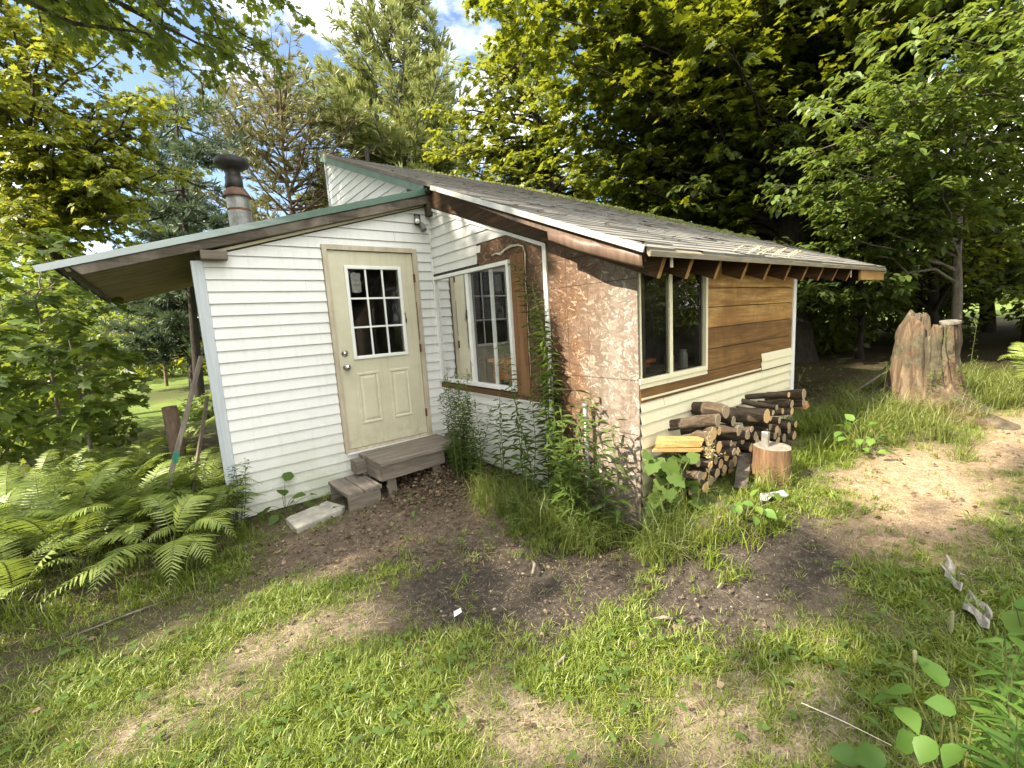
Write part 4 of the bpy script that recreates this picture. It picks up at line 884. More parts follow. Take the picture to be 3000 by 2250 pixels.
def tree(name, label, cat, path, r0, tips, barkm, leafm, tmpl, size, per_m, seed, group=None, nside=9, tw=0.8, keep=None, low=0.25, bias=0.0, r1=None, droop=0.25, tilt=0.35, arch=0.10, flat=0.35, br=0.34, lag=0.28, sub=True, avoid=None):
    """broadleaf: trunk path, limbs to each tip, twigs and leaves"""
    rng = np.random.default_rng(seed); base = path[0]
    root = thing(name, label, cat, tuple(base), group)
    mb = MB(); n = 14; P = [path_at(path, i / (n - 1)) + (np.array([rng.normal() * .03 * r0 * 6, rng.normal() * .03 * r0 * 6, 0]) if 0 < i else 0) for i in range(n)]
    rad = [r0 * (1.35 if i == 0 else 1.08 if i == 1 else 1) * (1 - (1 - (r1 or 0.25 * r0) / r0) * i / (n - 1)) for i in range(n)]
    mb.tube(P, rad, 12, False, 0.05); twigs = []
    top = path[-1][2]; bot = path[0][2]
    for tp in tips:
        tp = np.array(tp, float); hd = np.linalg.norm(tp[:2] - np.array(path[-1][:2]))
        za = np.clip((tp[2] - lag * hd - bot) / (top - bot), low, 0.97); s_ = path_at(path, za)
        if avoid is not None and avoid(s_ + (tp - s_) * np.linspace(.08, 1, 12)[:, None]).sum() > 1: continue
        bough(mb, twigs, s_, tp, r0 * br * (1 - .6 * za) + 0.008, rng, nside, tw, arch, flat=flat, sub=sub, avoid=avoid)
    mb.build('trunk', barkm, root, smooth=True)
    lb = LB(); leaf_twigs(lb, twigs, per_m, size, rng, tilt, droop, bias=bias)
    lb.build('crown', leafm, root, tmpl, keep)
    return root
def ell(rng, c, r, n, shell=0.55):
    out = []
    for _ in range(n):
        v = rng.normal(size=3); v /= np.linalg.norm(v); out.append(np.array(c) + v * np.array(r) * (shell + (1 - shell) * rng.random()))
    return out

# ---- gaps cut in the unseen west canopy so sun lands on chosen spots
SD = np.array(sd)
def hits(p, axis, val):
    t = (p[:, axis] - val) / SD[axis]; return p - SD * t[:, None], t > 0
def sunlit(p):
    """True where a leaf at p would shade something the low sun reaches in the photograph"""
    q, f = hits(p, 0, 0.0)
    a = f & (q[:, 1] > -2.88) & (q[:, 1] < -2.03 + 0.05 * np.sin(q[:, 2] * 9)) & (q[:, 2] > 0.35) & (q[:, 2] < 2.4)
    a |= f & (q[:, 1] > -1.7) & (q[:, 1] < -0.2) & (q[:, 2] > 2.52) & (q[:, 2] < 3.0)
    q, f = hits(p, 2, 0.22)
    w = np.sin(q[:, 0] * 3.1) * 0.10 + np.sin(q[:, 0] * 7.3 + 1) * .05
    a |= f & (q[:, 0] > 0.35) & (q[:, 0] < 4.3) & (q[:, 1] < np.where(q[:, 0] < 1.7, -3.45, -3.05)) & (q[:, 1] > np.where(q[:, 0] > 1.2, -4.5, -4.05 - (q[:, 0] - 1.2) * 0.35) + w)
    for cx_, cy_, rx, ry in ((-2.28, -2.08, .46, .26), (-3.2, -1.95, .5, .28), (-0.72, -1.52, .28, .22), (-3.5, -1.0, .5, .22), (-3.55, 0.35, .9, .55), (-4.3, 1.5, .8, .6), (-3.0, -.55, .35, .2), (-2.95, 0.95, .95, .75), (-.6, -4.6, .36, .2), (-3.9, 2.7, 1.0, .7), (-4.6, 4.4, 1.2, 1.0), (-1.5, 2.4, .8, .75)):
        a |= f & (((q[:, 0] - cx_) / rx) ** 2 + ((q[:, 1] - cy_) / ry) ** 2 < 1)
    q, f = hits(p, 0, 4.3)
    a |= f & (q[:, 1] > -4.9) & (q[:, 1] < -3.0) & (q[:, 2] > 0.0) & (q[:, 2] < 1.5)
    a |= f & (q[:, 1] > -4.7) & (q[:, 1] < -1.5) & (q[:, 2] > 2.8) & (q[:, 2] < 5.4)
    q, f = hits(p, 1, -2.6)
    q2 = p - SD * ((p[:, 2] - 2.15) / SD[2])[:, None]
    a |= (q2[:, 0] > 0.9) & (q2[:, 0] < 4.3) & (q2[:, 1] > -3.2) & (q2[:, 1] < -2.1)
    return a

# ------------------------------------------------------------ trees
rg = np.random.default_rng(5)
# left maple in the sun
T = ell(rg, (-3.6, 8.6, 6.6), (2.6, 2.4, 2.0), 34) + ell(rg, (-4.2, 9.6, 4.3), (2.3, 2.2, 1.4), 26) + ell(rg, (-2.6, 8.2, 5.2), (1.5, 1.6, 1.3), 14) + ell(rg, (-4.6, 9.2, 9.0), (3.0, 2.5, 1.6), 20)
tree('maple_tree', 'sunlit yellow green maple at the left edge with its leaning trunk behind the ferns', 'tree', [g3(-4.5, 10.3), (-4.38, 10.5, 3.6), (-4.33, 10.7, 4.9), (-4.4, 11.0, 6.5), (-4.3, 11.2, 9.5)], 0.20, T, M['bark'], M['yellow_maple'], T_MAPLE, 0.125, 24, 1, nside=10, tw=0.85, low=0.28, bias=0.05)
# overhanging maple: trunk out of frame to the left, long limbs over the entry roof
T = [(-1.2, 2.6, 5.15), (-1.6, 3.0, 4.95), (-0.75, 2.2, 5.15), (-2.0, 3.4, 5.3), (-0.45, 2.1, 5.75), (-0.9, 2.45, 5.35), (-0.55, 1.8, 6.2), (-1.45, 3.1, 5.3), (-1.5, 2.9, 6.2), (-1.0, 2.4, 6.6), (-2.0, 3.6, 6.3), (-1.9, 3.9, 5.55), (-0.35, 1.3, 6.9), (-2.3, 3.2, 7.2), (-1.2, 3.3, 5.9), (-2.6, 4.4, 6.1), (-0.8, 2.9, 6.0), (-0.5, 2.2, 6.5), (-1.1, 2.0, 5.9), (-1.6, 2.5, 6.6), (-1.9, 3.3, 6.7), (-1.3, 2.7, 5.6), (-2.1, 3.9, 5.9), (-0.7, 1.9, 5.7), (-2.4, 3.7, 6.8), (-1.7, 3.6, 5.6)]
T += ell(rg, (-5.2, 0.9, 7.6), (2.6, 2.2, 2.0), 16)
tree('maple_tree', 'green maple whose long leafy limbs hang across the sky above the stove pipe', 'tree', [g3(-6.9, -0.8), (-6.85, -0.7, 3.0), (-6.6, -0.2, 5.0), (-6.2, 0.9, 8.2)], 0.24, T, M['bark'], M['maple'], T_MAPLE, 0.084, 30, 2, nside=17, tw=0.75, low=0.45, arch=0.05, lag=0.1, keep=lambda p: ~sunlit(p), avoid=sunlit)
# yellow maple behind the roof
T = ell(rg, (7.6, 7.9, 8.6), (2.4, 2.2, 2.6), 46) + ell(rg, (6.0, 9.3, 7.4), (1.4, 1.3, 1.9), 16) + ell(rg, (9.3, 6.6, 6.4), (2.2, 2.0, 1.6), 26) + ell(rg, (7.2, 8.2, 5.6), (1.9, 1.6, 1.1), 18) + ell(rg, (8.3, 8.0, 11.4), (2.2, 2.0, 1.6), 14)
tree('maple_tree', 'bright yellow green maple with forked dark trunk behind the far roof edge', 'tree', [g3(8.45, 6.7), (8.49, 6.78, 3.5), (8.5, 6.9, 6.2), (8.2, 7.3, 8.6), (8.0, 7.7, 11.5)], 0.22, T, M['bark_dark'], M['yellow_maple'], T_MAPLE, 0.16, 15, 3, nside=8, tw=0.75, low=0.3, arch=0.08)
# big dark maple
T = ell(rg, (6.4, 0.6, 7.0), (4.2, 3.2, 2.2), 60) + ell(rg, (4.6, 1.9, 7.2), (2.3, 1.6, 1.3), 24) + ell(rg, (8.5, -1.0, 9.5), (5.5, 4.5, 3.2), 55) + ell(rg, (9.5, -1.8, 5.6), (2.6, 1.8, 1.3), 22) + ell(rg, (6.9, 1.6, 4.9), (2.2, 1.4, 0.9), 22)
T += [(4.3, 0.4, 5.6), (2.9, 2.4, 7.2), (3.4, 2.6, 7.6), (2.6, 2.9, 7.8), (3.9, 2.6, 6.6), (5.0, 2.4, 6.0)]
T += [np.array((rg.uniform(4.5, 12.5), rg.uniform(1.6, 4.2), rg.uniform(3.8, 9.5))) for _ in range(46)] + ell(rg, (9.0, -3.6, 8.0), (3.6, 2.6, 1.8), 60) + ell(rg, (7.0, -2.6, 6.6), (2.0, 1.5, 1.0), 18)
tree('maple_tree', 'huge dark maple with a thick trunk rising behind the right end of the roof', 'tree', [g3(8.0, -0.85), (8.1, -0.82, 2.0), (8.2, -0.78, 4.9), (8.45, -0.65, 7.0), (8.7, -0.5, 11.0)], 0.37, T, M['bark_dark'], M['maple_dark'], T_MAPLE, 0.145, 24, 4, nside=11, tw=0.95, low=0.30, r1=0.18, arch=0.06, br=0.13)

def conifer(name, label, base, top, spread, r0, mat, tmpl, tsize, rings, per, seed, barkm, bare=0.15, up=0.25, taper=1.0, density=1.0, irregular=0.25, group=None, sidew=0.5, shape=None):
    rng = np.random.default_rng(seed); root = thing(name, label, 'tree', tuple(base), group); base = np.array(base, float); top = np.array(top, float)
    mb = MB(); mb.tube([base + (top - base) * t for t in np.linspace(0, 1, 10)], [max(.012, r0 * (1 - .96 * t)) for t in np.linspace(0, 1, 10)], 10, False, .04)
    lb = LB(); H = np.linalg.norm(top - base)
    for k in range(rings):
        t = bare + (1 - bare) * (k + rng.uniform(-.3, .3)) / rings; t = min(max(t, 0.02), .985); c = base + (top - base) * t
        prof = shape(t) if shape else (1 - (t - bare) / (1 - bare)) ** taper
        for j in range(per):
            a = rng.uniform(0, 2 * np.pi); Ln = spread * prof * rng.uniform(1 - irregular * 2, 1 + irregular) + 0.12 * spread * (1 - t)
            if Ln < 0.12: Ln = 0.12
            d = unit(np.array([np.cos(a), np.sin(a), up * rng.uniform(.2, 1.6) + 0.5 * (t - .5)])); e = c + d * Ln
            m_ = (c + e) / 2 - UP * 0.05 * Ln; mb.tube([c, m_, e + UP * 0.05 * Ln], [max(.006, .016 * Ln), max(.005, .010 * Ln), .004], 4, False)
            nt_ = max(2, int(density * Ln * 9))
            for q in range(nt_):
                u = 0.22 + 0.78 * (q + rng.random()) / nt_; p = c + (e - c) * u + UP * .05 * Ln * u * u; lat = unit(np.cross(d, UP)) * rng.choice((-1, 1)); w = sidew * Ln * (1 - .75 * u) * rng.uniform(.3, 1)
                v = unit(d * .7 + lat * .8 + UP * rng.normal() * .25); n2 = max(1, int(density * w * 10)); tt = (np.arange(n2) + rng.random(n2)) / n2
                if w > .15: mb.tube([p, p + v * w], [.006, .003], 3, False)
                pp = p + v * w * tt[:, None]; dd = v + rng.normal(size=(n2, 3)) * .35 + UP * .25
                lb.add(pp, dd, rng.normal(size=(n2, 3)) + UP, tsize * rng.uniform(.7, 1.3, n2), np.clip(rng.normal(.5, .25, n2), 0, 1))
            lb.add(e + UP * .05 * Ln, d + UP * .2, UP, tsize * 1.2, .6)
    mb.build('trunk', barkm, root, smooth=True); lb.build('crown', mat, root, tmpl); return root
conifer('pine_tree', 'narrow blue green young pine left of the stove pipe', g3(-1.95, 16.6), (-1.25, 17.7, 10.9), 2.1, 0.16, M['needle_blue'], T_TUFT, 0.30, 26, 6, 11, M['bark'], 0.12, 0.3, 0.9, 1.2)
conifer('pine_tree', 'sparse brownish red pine with many bare twigs behind the stove pipe', g3(2.45, 16.2), (2.55, 17.6, 12.7), 3.6, 0.17, M['needle_olive'], T_TUFT, 0.34, 22, 6, 12, M['bark_pine'], 0.28, 0.35, 1, 0.50, 0.3, shape=lambda t: 0.55 + 0.5 * math.sin(min(1, max(0, (t - .2) / .8)) * math.pi) if t < .9 else 0.35, sidew=0.4)
conifer('white_pine', 'tallest white pine, feathery and green, rising past the top of the frame above the ridge', g3(7.1, 15.8), (7.9, 17.2, 20.5), 4.3, 0.26, M['needle_green'], T_TUFT_L, 0.40, 34, 6, 13, M['bark'], 0.30, 0.45, 0.75, 0.66, 0.3)
conifer('white_pine', 'slimmer white pine leaning beside the tallest one, right of it', g3(9.0, 15.5), (9.9, 16.8, 17.4), 2.7, 0.18, M['needle_green'], T_TUFT_L, 0.40, 26, 6, 14, M['bark'], 0.32, 0.45, 0.7, 0.8, 0.3)
conifer('pine_tree', 'dark pine trunk with drooping boughs seen under the entry eave', g3(-1.95, 12.6), (-1.3, 13.0, 9.5), 2.3, 0.15, M['needle_blue'], T_TUFT, 0.30, 12, 4, 15, M['bark_dark'], 0.40, -0.25, 0.3, 0.9)
conifer('pine_tree', 'small thin pine with flat boughs in the sunny meadow under the eave', g3(-2.8, 18.5), (-2.6, 18.8, 5.6), 1.7, 0.06, M['needle_blue'], T_TUFT, 0.28, 10, 5, 16, M['bark_pine'], 0.35, -0.05, 0.5, 0.9)

# understory on the right: saplings whose flat sprays catch the sun
def spray_tips(rng, c, rx, ry, rz, n): return [np.array(c) + np.array((rng.uniform(-rx, rx), rng.uniform(-ry, ry), rng.uniform(-rz, rz))) for _ in range(n)]
T = [(4.15, -2.30, 3.95), (4.9, -2.0, 4.3), (5.3, -2.3, 4.6), (6.0, -2.7, 4.6), (6.3, -3.4, 4.7), (5.5, -1.6, 3.9), (4.9, -1.7, 3.1), (6.2, -1.6, 2.5), (6.6, -1.9, 4.2), (7.0, -2.8, 4.5), (5.9, -3.3, 3.0), (6.5, -3.8, 3.6), (4.45, -2.55, 3.85), (4.6, -2.9, 4.2), (4.5, -2.15, 3.45), (4.75, -2.5, 3.4), (5.0, -3.0, 3.6), (5.4, -3.4, 3.9), (5.2, -2.7, 4.3), (5.8, -3.7, 4.3), (5.0, -2.2, 3.15), (5.3, -2.0, 2.9), (5.85, -1.95, 2.7), (5.6, -2.6, 2.9), (5.0, -3.4, 4.4), (5.6, -3.9, 3.6), (6.3, -2.4, 2.9), (6.4, -3.2, 3.2), (6.0, -3.0, 3.5), (6.8, -2.2, 3.3), (6.6, -2.8, 3.9), (7.0, -3.5, 3.0), (7.1, -2.2, 2.6), (6.2, -1.4, 3.2), (5.6, -1.3, 3.5)]
tree('beech_sapling', 'beech sapling on the right with layered sunlit sprays over the stump', 'tree', [g3(7.9, -3.35), (8.08, -3.32, 1.14), (8.5, -3.2, 3.0), (8.7, -3.2, 4.6), (8.9, -3.0, 6.5)], 0.085, T, M['bark_pale'], M['beech'], T_OVAL, 0.115, 28, 21, nside=11, tw=0.58, low=0.3, arch=0.05, flat=0.12, tilt=0.22, br=0.3, lag=0.05)
T = spray_tips(rg, (9.6, -2.4, 3.4), 1.8, 1.6, 1.6, 24)
tree('beech_sapling', 'dark beech sapling with a thin straight trunk behind the stump', 'tree', [g3(9.8, -2.8), (9.9, -2.75, 1.3), (10.1, -2.6, 3.4), (10.2, -2.5, 6.5)], 0.11, T, M['bark_dark'], M['maple_dark'], T_OVAL, 0.13, 17, 22, nside=8, tw=0.6, low=0.3, flat=0.15)
T = spray_tips(rg, (11.5, -4.2, 2.6), 1.8, 1.5, 1.3, 20) + spray_tips(rg, (10.5, -4.6, 4.6), 1.6, 1.2, 1.2, 14)
tree('beech_sapling', 'leafy sapling at the right edge behind the sunlit fern', 'tree', [g3(11.2, -4.3), (11.2, -4.2, 2.0), (11.3, -4.1, 6.0)], 0.09, T, M['bark'], M['beech'], T_OVAL, 0.13, 16, 23, nside=8, tw=0.6, low=0.2, flat=0.15)
for k, (x, y, T, lab) in enumerate((
    (7.2, 1.6, spray_tips(rg, (7.0, 1.0, 3.9), 1.7, 1.2, 1.1, 26), 'dark layered beech sapling close behind the middle of the roof'),
    (8.6, -1.9, spray_tips(rg, (7.6, -1.7, 2.6), 1.6, 1.2, 1.1, 34) + spray_tips(rg, (7.2, -1.3, 4.3), 1.2, 1.0, .8, 14), 'dark layered beech sapling between the big trunk and the sunlit one'),
    (10.6, 0.2, spray_tips(rg, (10.4, 0.2, 3.2), 1.9, 1.6, 1.5, 30), 'dark layered beech sapling behind the big trunk'),
    (12.0, -2.2, spray_tips(rg, (12.0, -2.4, 3.2), 1.9, 1.6, 1.9, 30), 'dark layered beech sapling far behind the stump'),
    (10.6, -4.0, spray_tips(rg, (10.0, -4.0, 6.0), 2.0, 1.6, 1.4, 30), 'tall dark beech sapling in the upper right corner'))):
    tree('beech_sapling', lab, 'tree', [g3(x, y), (x, y, 1.5), (x + .1, y, 3.5), (x, y + .1, 6.0)], 0.06, T, M['bark_dark'], M['understory'], T_OVAL, 0.135, 20, 240 + k, 'dark beech saplings', nside=9, tw=0.65, low=0.15, flat=0.12, tilt=0.22, br=.3, lag=.1)
T = [(4.35, -2.9, 4.35), (4.7, -3.3, 4.5), (5.0, -2.6, 4.0), (5.2, -3.6, 4.2), (4.9, -3.9, 4.0), (5.3, -4.2, 4.6), (5.6, -3.9, 5.0), (5.0, -3.3, 5.2), (5.9, -3.2, 5.4), (6.2, -4.3, 5.6), (6.4, -3.6, 5.9), (5.6, -4.6, 3.5), (6.0, -4.8, 4.2), (5.4, -2.6, 5.0), (6.0, -2.4, 5.6), (6.8, -3.0, 6.2), (6.9, -4.2, 6.3), (6.6, -4.9, 5.2), (7.2, -4.5, 3.4), (6.6, -4.3, 2.6), (7.4, -4.0, 2.4)]
tree('beech_tree', 'beech reaching in from beyond the right edge with long sunlit boughs', 'tree', [g3(8.3, -6.6), (8.25, -6.4, 2.5), (8.3, -6.2, 5.0), (8.4, -6.0, 8.0)], 0.12, T, M['bark'], M['beech'], T_OVAL, 0.115, 28, 26, nside=12, tw=0.62, low=0.25, arch=0.05, flat=0.12, tilt=0.22, br=0.3, lag=0.05)
# forest beyond: individual trees with dark layered crowns
forest = [(11.5, 1.2, 7.0), (13.5, -0.6, 8.0), (14.5, 3.0, 9.0), (15.5, -3.0, 8.5), (12.5, 4.8, 8.0), (17.0, 0.8, 9.0), (18.0, -5.0, 9.0), (10.5, 3.8, 7.5), (19.0, 4.5, 10.0), (16.5, 7.5, 10.0), (13.0, 8.2, 9.0), (21.5, -1.5, 10.0), (14.0, -6.0, 8.0)]
names = ['straight dark tree just behind the east wall of the cabin', 'dark tree in the wood between the cabin and the stump', 'dark tree deep in the wood behind the roof corner', 'dark tree in the wood right behind the stump', 'dark tree behind the middle of the roof', 'far dark tree in the wood left of the stump', 'far dark tree in the wood at the right edge', 'dark tree close behind the east roof edge', 'far tree at the back of the wood above the eave', 'far tree behind the yellow maple', 'tree just right of the yellow maple', 'farthest tree in the wood behind the stump', 'tree at the right edge behind the fern']
for k, (x, y, h) in enumerate(forest):
    r_ = np.random.default_rng(100 + k)
    T = ell(r_, (x, y, h * .62), (2.4, 2.4, h * .34), 22) + ell(r_, (x, y, h * .28), (2.2, 2.2, h * .12), 9)
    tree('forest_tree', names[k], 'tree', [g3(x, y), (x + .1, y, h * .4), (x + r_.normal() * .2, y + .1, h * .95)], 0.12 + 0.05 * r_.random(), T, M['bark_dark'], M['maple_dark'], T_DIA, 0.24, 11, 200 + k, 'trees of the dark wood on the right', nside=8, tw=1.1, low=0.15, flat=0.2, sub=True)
# far woods ringing the meadow, one mass
lb = LB(); r_ = np.random.default_rng(77); mbf = MB()
for k in range(150):
    a = R(-62 + 175 * (k + r_.random()) / 150); dist = r_.uniform(46, 70); x, y = CAM[0] + math.sin(a) * dist, CAM[1] + math.cos(a) * dist; h = r_.uniform(7, 13); g = float(gz(x, y))
    n = 230; v = r_.normal(size=(n, 3)); v /= np.linalg.norm(v, axis=1, keepdims=True); u = (0.55 + .45 * r_.random((n, 1)))
    lb.add(np.array((x, y, g + h * .5)) + v * u * np.array((3.4, 3.4, h * .5)), r_.normal(size=(n, 3)), v + UP * .5, r_.uniform(.7, 1.3, n), np.clip(r_.normal(.4 + .25 * r_.random(), .2, n), 0, 1))
tag(lb.build('far_wood', M['maple'], None, T_DIA), kind='stuff')
# low shrubs: sunny ones at the meadow edge, dark ones in the wood
def shrub(name, label, c, rx, ry, h, n, mat, size, seed, group=None, tmpl=T_DIA, stems=7):
    r_ = np.random.default_rng(seed); root = thing(name, label, 'shrub', g3(*c), group); b = np.array(g3(*c)); mb = MB(); lb = LB()
    for k in range(stems):
        e = b + np.array((r_.normal() * rx * .55, r_.normal() * ry * .55, h * r_.uniform(.55, 1))); mb.tube([b + np.array((r_.normal() * .08, r_.normal() * .08, -.05)), (b + e) / 2 + r_.normal(size=3) * .05, e], [.014, .010, .004], 5, False)
    v = r_.normal(size=(n, 3)); v /= np.linalg.norm(v, axis=1, keepdims=True); u = r_.random((n, 1)) ** .4
    cl = (fbm(v[:, 0] * 3 + seed, v[:, 1] * 3 + v[:, 2] * 2, 1.0, seed) > 0.36)
    p = b + np.array((0, 0, h * .52)) + v * u * np.array((rx, ry, h * .5)); p = p[cl]; m = len(p)
    lb.add(p, r_.normal(size=(m, 3)) + v[cl] * .8 - UP * .2, UP + r_.normal(size=(m, 3)) * .45, size * r_.uniform(.7, 1.3, m), np.clip(r_.normal(.5, .22, m), 0, 1))
    mb.build('stem', M['stem_brown'], root); lb.build('foliage', mat, root, tmpl); return root
shrubs = [((-2.6, 24.0), 2.2, 1.5, 2.6, 'sunny yellow green shrub left of the meadow pine'), ((-0.6, 22.5), 1.6, 1.2, 1.5, 'low sunny shrub at the foot of the dark pine trunk'), ((-4.6, 26.0), 2.4, 1.5, 3.0, 'sunny shrub in the meadow at far left under the eave'), ((-3.4, 30.0), 3.0, 1.5, 4.0, 'tall sunny bush at the back of the meadow'), ((0.6, 29.0), 2.6, 1.5, 3.6, 'tall sunny bush behind the dark pine trunk'), ((-6.5, 22.0), 2.2, 1.5, 3.2, 'leafy bush at the left meadow edge')]
for k, (c, rx, ry, h, lab) in enumerate(shrubs): shrub('bush', lab, c, rx, ry, h, 1500, M['yellow_maple'] if k != 5 else M['maple'], 0.26, 300 + k, 'sunny bushes in the meadow')
under = [((9.2, 1.2), 1.2, 1.0, 1.5), ((11.0, -0.6), 1.4, 1.1, 1.6), ((12.8, 1.8), 1.6, 1.3, 1.7), ((12.5, -2.4), 1.3, 1.1, 1.3), ((14.8, -1.2), 1.7, 1.4, 1.6), ((15.5, 2.2), 1.8, 1.5, 2.2), ((10.0, 2.8), 1.4, 1.2, 2.2), ((16.0, -5.5), 1.7, 1.4, 1.5), ((9.5, -5.2), 1.1, 0.9, 0.9), ((18.0, 2.0), 1.8, 1.5, 1.9), ((13.0, -4.6), 1.3, 1.1, 1.1), ((11.6, 3.6), 1.6, 1.3, 2.6), ((6.4, -0.4), .8, .8, .8), ((6.3, 1.2), 1.0, .8, 1.3), ((7.6, -5.0), 1.0, .8, .7), ((9.6, -1.0), 1.0, .9, 1.0), ((12.5, -6.2), 1.4, 1.1, 1.4), ((18.5, -4.2), 1.6, 1.4, 2.0)]
ulab = ['behind the cabin corner', 'between the cabin corner and the big maple', 'in the middle of the wood behind the cabin', 'just left of the stump', 'far behind the stump', 'at the back of the wood beyond the eave', 'against the back of the roof', 'at the far right of the wood', 'right of the stump roots', 'at the far back of the wood', 'behind the sunlit fern', 'tall, beyond the east roof edge', 'low, left of the big trunk', 'beside the east wall', 'low, behind the fern at the right edge', 'low, just behind the big trunk', 'at the right edge far behind the fern', 'far off at the right edge closing the wood']
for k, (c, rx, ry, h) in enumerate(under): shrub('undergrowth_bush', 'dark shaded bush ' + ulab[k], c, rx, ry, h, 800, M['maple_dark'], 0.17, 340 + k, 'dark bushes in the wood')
left = [((-4.15, 4.2), .8, .9, 2.4, 1000, 'leafy bush behind the low saplings at left'), ((-4.7, 3.3), .9, .9, 2.0, 900, 'leafy bush at the far left edge above the ferns'), ((-4.2, 6.0), .85, 1.0, 2.7, 1100, 'tall leafy bush left of the meadow gap'), ((-4.9, 6.2), 1.3, 1.2, 3.4, 1500, 'tallest leafy bush at the left edge under the yellow maple'), ((-4.5, 8.4), 1.1, 1.1, 2.9, 1200, 'far leafy bush at the foot of the yellow maple'), ((-3.5, 3.2), .5, .6, 1.05, 500, 'low leafy bush between the ferns and the meadow gap'), ((-1.9, 7.2), .7, .6, .5, 350, 'low bush beside the back of the entry wall')]
for k, (c, rx, ry, h, n, lab) in enumerate(left): shrub('bush', lab, c, rx, ry, h, n, M['beech'], 0.14, 380 + k, 'leafy bushes at the left', T_MAPLE)
# maple saplings at the left edge, large leaves close to the viewer
for k, (bx_, by_, T, lab) in enumerate([
    (-3.7, 2.9, [(-3.6, 2.4, 2.1), (-3.3, 2.6, 1.9), (-3.9, 2.2, 1.8), (-3.3, 2.9, 2.4), (-3.5, 3.1, 2.7), (-4.0, 2.7, 2.4), (-3.3, 2.5, 1.6), (-3.6, 2.0, 1.5), (-3.1, 3.2, 2.1)], 'maple sapling with big sunlit leaves under the entry eave'),
    (-3.35, 1.75, [(-3.2, 1.5, 1.55), (-3.0, 1.9, 1.4), (-3.6, 1.5, 1.5), (-3.3, 1.3, 1.2), (-2.9, 1.7, 1.1), (-3.7, 1.9, 1.2), (-3.1, 1.3, 0.95), (-3.45, 1.2, 0.9)], 'low maple sapling among the ferns left of the leaning board'),
    (-4.1, 1.6, [(-4.0, 1.3, 1.5), (-3.8, 1.6, 1.3), (-4.2, 1.3, 1.2), (-3.8, 1.2, 1.0), (-4.0, 1.9, 1.7), (-3.7, 2.0, 1.6), (-4.3, 1.7, 1.5)], 'maple sapling at the left picture edge above the ferns'),
    (-4.3, 4.6, [(-4.2, 4.0, 3.0), (-3.8, 4.3, 2.7), (-4.5, 4.1, 2.5), (-3.6, 4.8, 3.2), (-4.3, 4.6, 3.5), (-3.4, 4.4, 2.2), (-4.0, 3.8, 2.0), (-3.9, 4.9, 2.0), (-3.2, 5.2, 2.6), (-4.6, 4.6, 1.7), (-3.5, 4.0, 1.5)], 'taller maple sapling behind the other saplings at left')]):
    tree('maple_sapling', lab, 'tree', [g3(bx_, by_), (bx_ + .03, by_ - .02, T[0][2] * .6), (bx_ + .02, by_, T[0][2] * 1.05)], 0.022, [np.array(t) for t in T], M['bark_pale'], M['beech'], T_MAPLE, 0.135, 16, 400 + k, 'maple saplings at the left', nside=6, tw=0.42, low=0.2, flat=0.2, tilt=0.3, br=0.4, lag=0.5, bias=0.08)
# unseen tall shade trees west of the yard, crowns carved to shape the sunlight
west = [(-12.0, -7.6, 17), (-9.5, -4.9, 12), (-12.5, -4.8, 19), (-11.5, 1.6, 21), (-12.5, 4.0, 20), (-17.0, 2.5, 24), (-16.5, -6.0, 22), (-14.5, -3.1, 23), (-10.2, -9.5, 15)]
for k, (x, y, h) in enumerate(west):
    r_ = np.random.default_rng(500 + k)
    T = ell(r_, (x, y, h * .62), (3.0, 2.9, h * .36), 60, .35) + ell(r_, (x, y, h * .28), (2.6, 2.8, h * .2), 22, .3)
    tree('shade_tree', 'tall leafy tree west of the yard, outside the picture at left, crown carved open to shape the sun', 'tree', [g3(x, y), (x, y, h * .5), (x + .3, y, h * .97)], 0.22, T, M['bark'], M['maple_dark'], T_DIA, 0.30, 8, 520 + k, 'tall shade trees west of the yard', nside=7, tw=1.3, low=0.12, keep=lambda p: ~sunlit(p), avoid=sunlit)

south = [(2.5, -13.0, 12), (7.5, -11.5, 13), (13.0, -12.0, 14), (-3.0, -15.0, 14), (19.0, -9.5, 13)]
for k, (x, y, h) in enumerate(south):
    r_ = np.random.default_rng(560 + k)
    T = ell(r_, (x, y, h * .6), (3.0, 2.6, h * .36), 44, .35) + ell(r_, (x, y, h * .2), (2.6, 2.2, h * .16), 22, .3)
    tree('shade_tree', 'leafy tree south of the yard behind the viewer, seen only mirrored in the window', 'tree', [g3(x, y), (x, y, h * .5), (x + .3, y, h * .97)], 0.25, T, M['bark'], M['maple'], T_DIA, 0.26, 8, 580 + k, 'trees south of the yard', nside=7, tw=1.2, low=0.08)

for k, (x, y, h) in enumerate(((4.2, -8.2, 2.2), (6.8, -8.6, 2.8), (9.6, -9.6, 3.2), (12.6, -10.2, 3.4), (16.0, -11.0, 3.6))):
    shrub('bush', 'leafy bush south of the yard behind the viewer, seen only mirrored in the window', (x, y), 1.9, 1.5, h, 1300, M['yellow_maple'] if k % 2 else M['maple'], 0.2, 620 + k, 'bushes south of the yard')

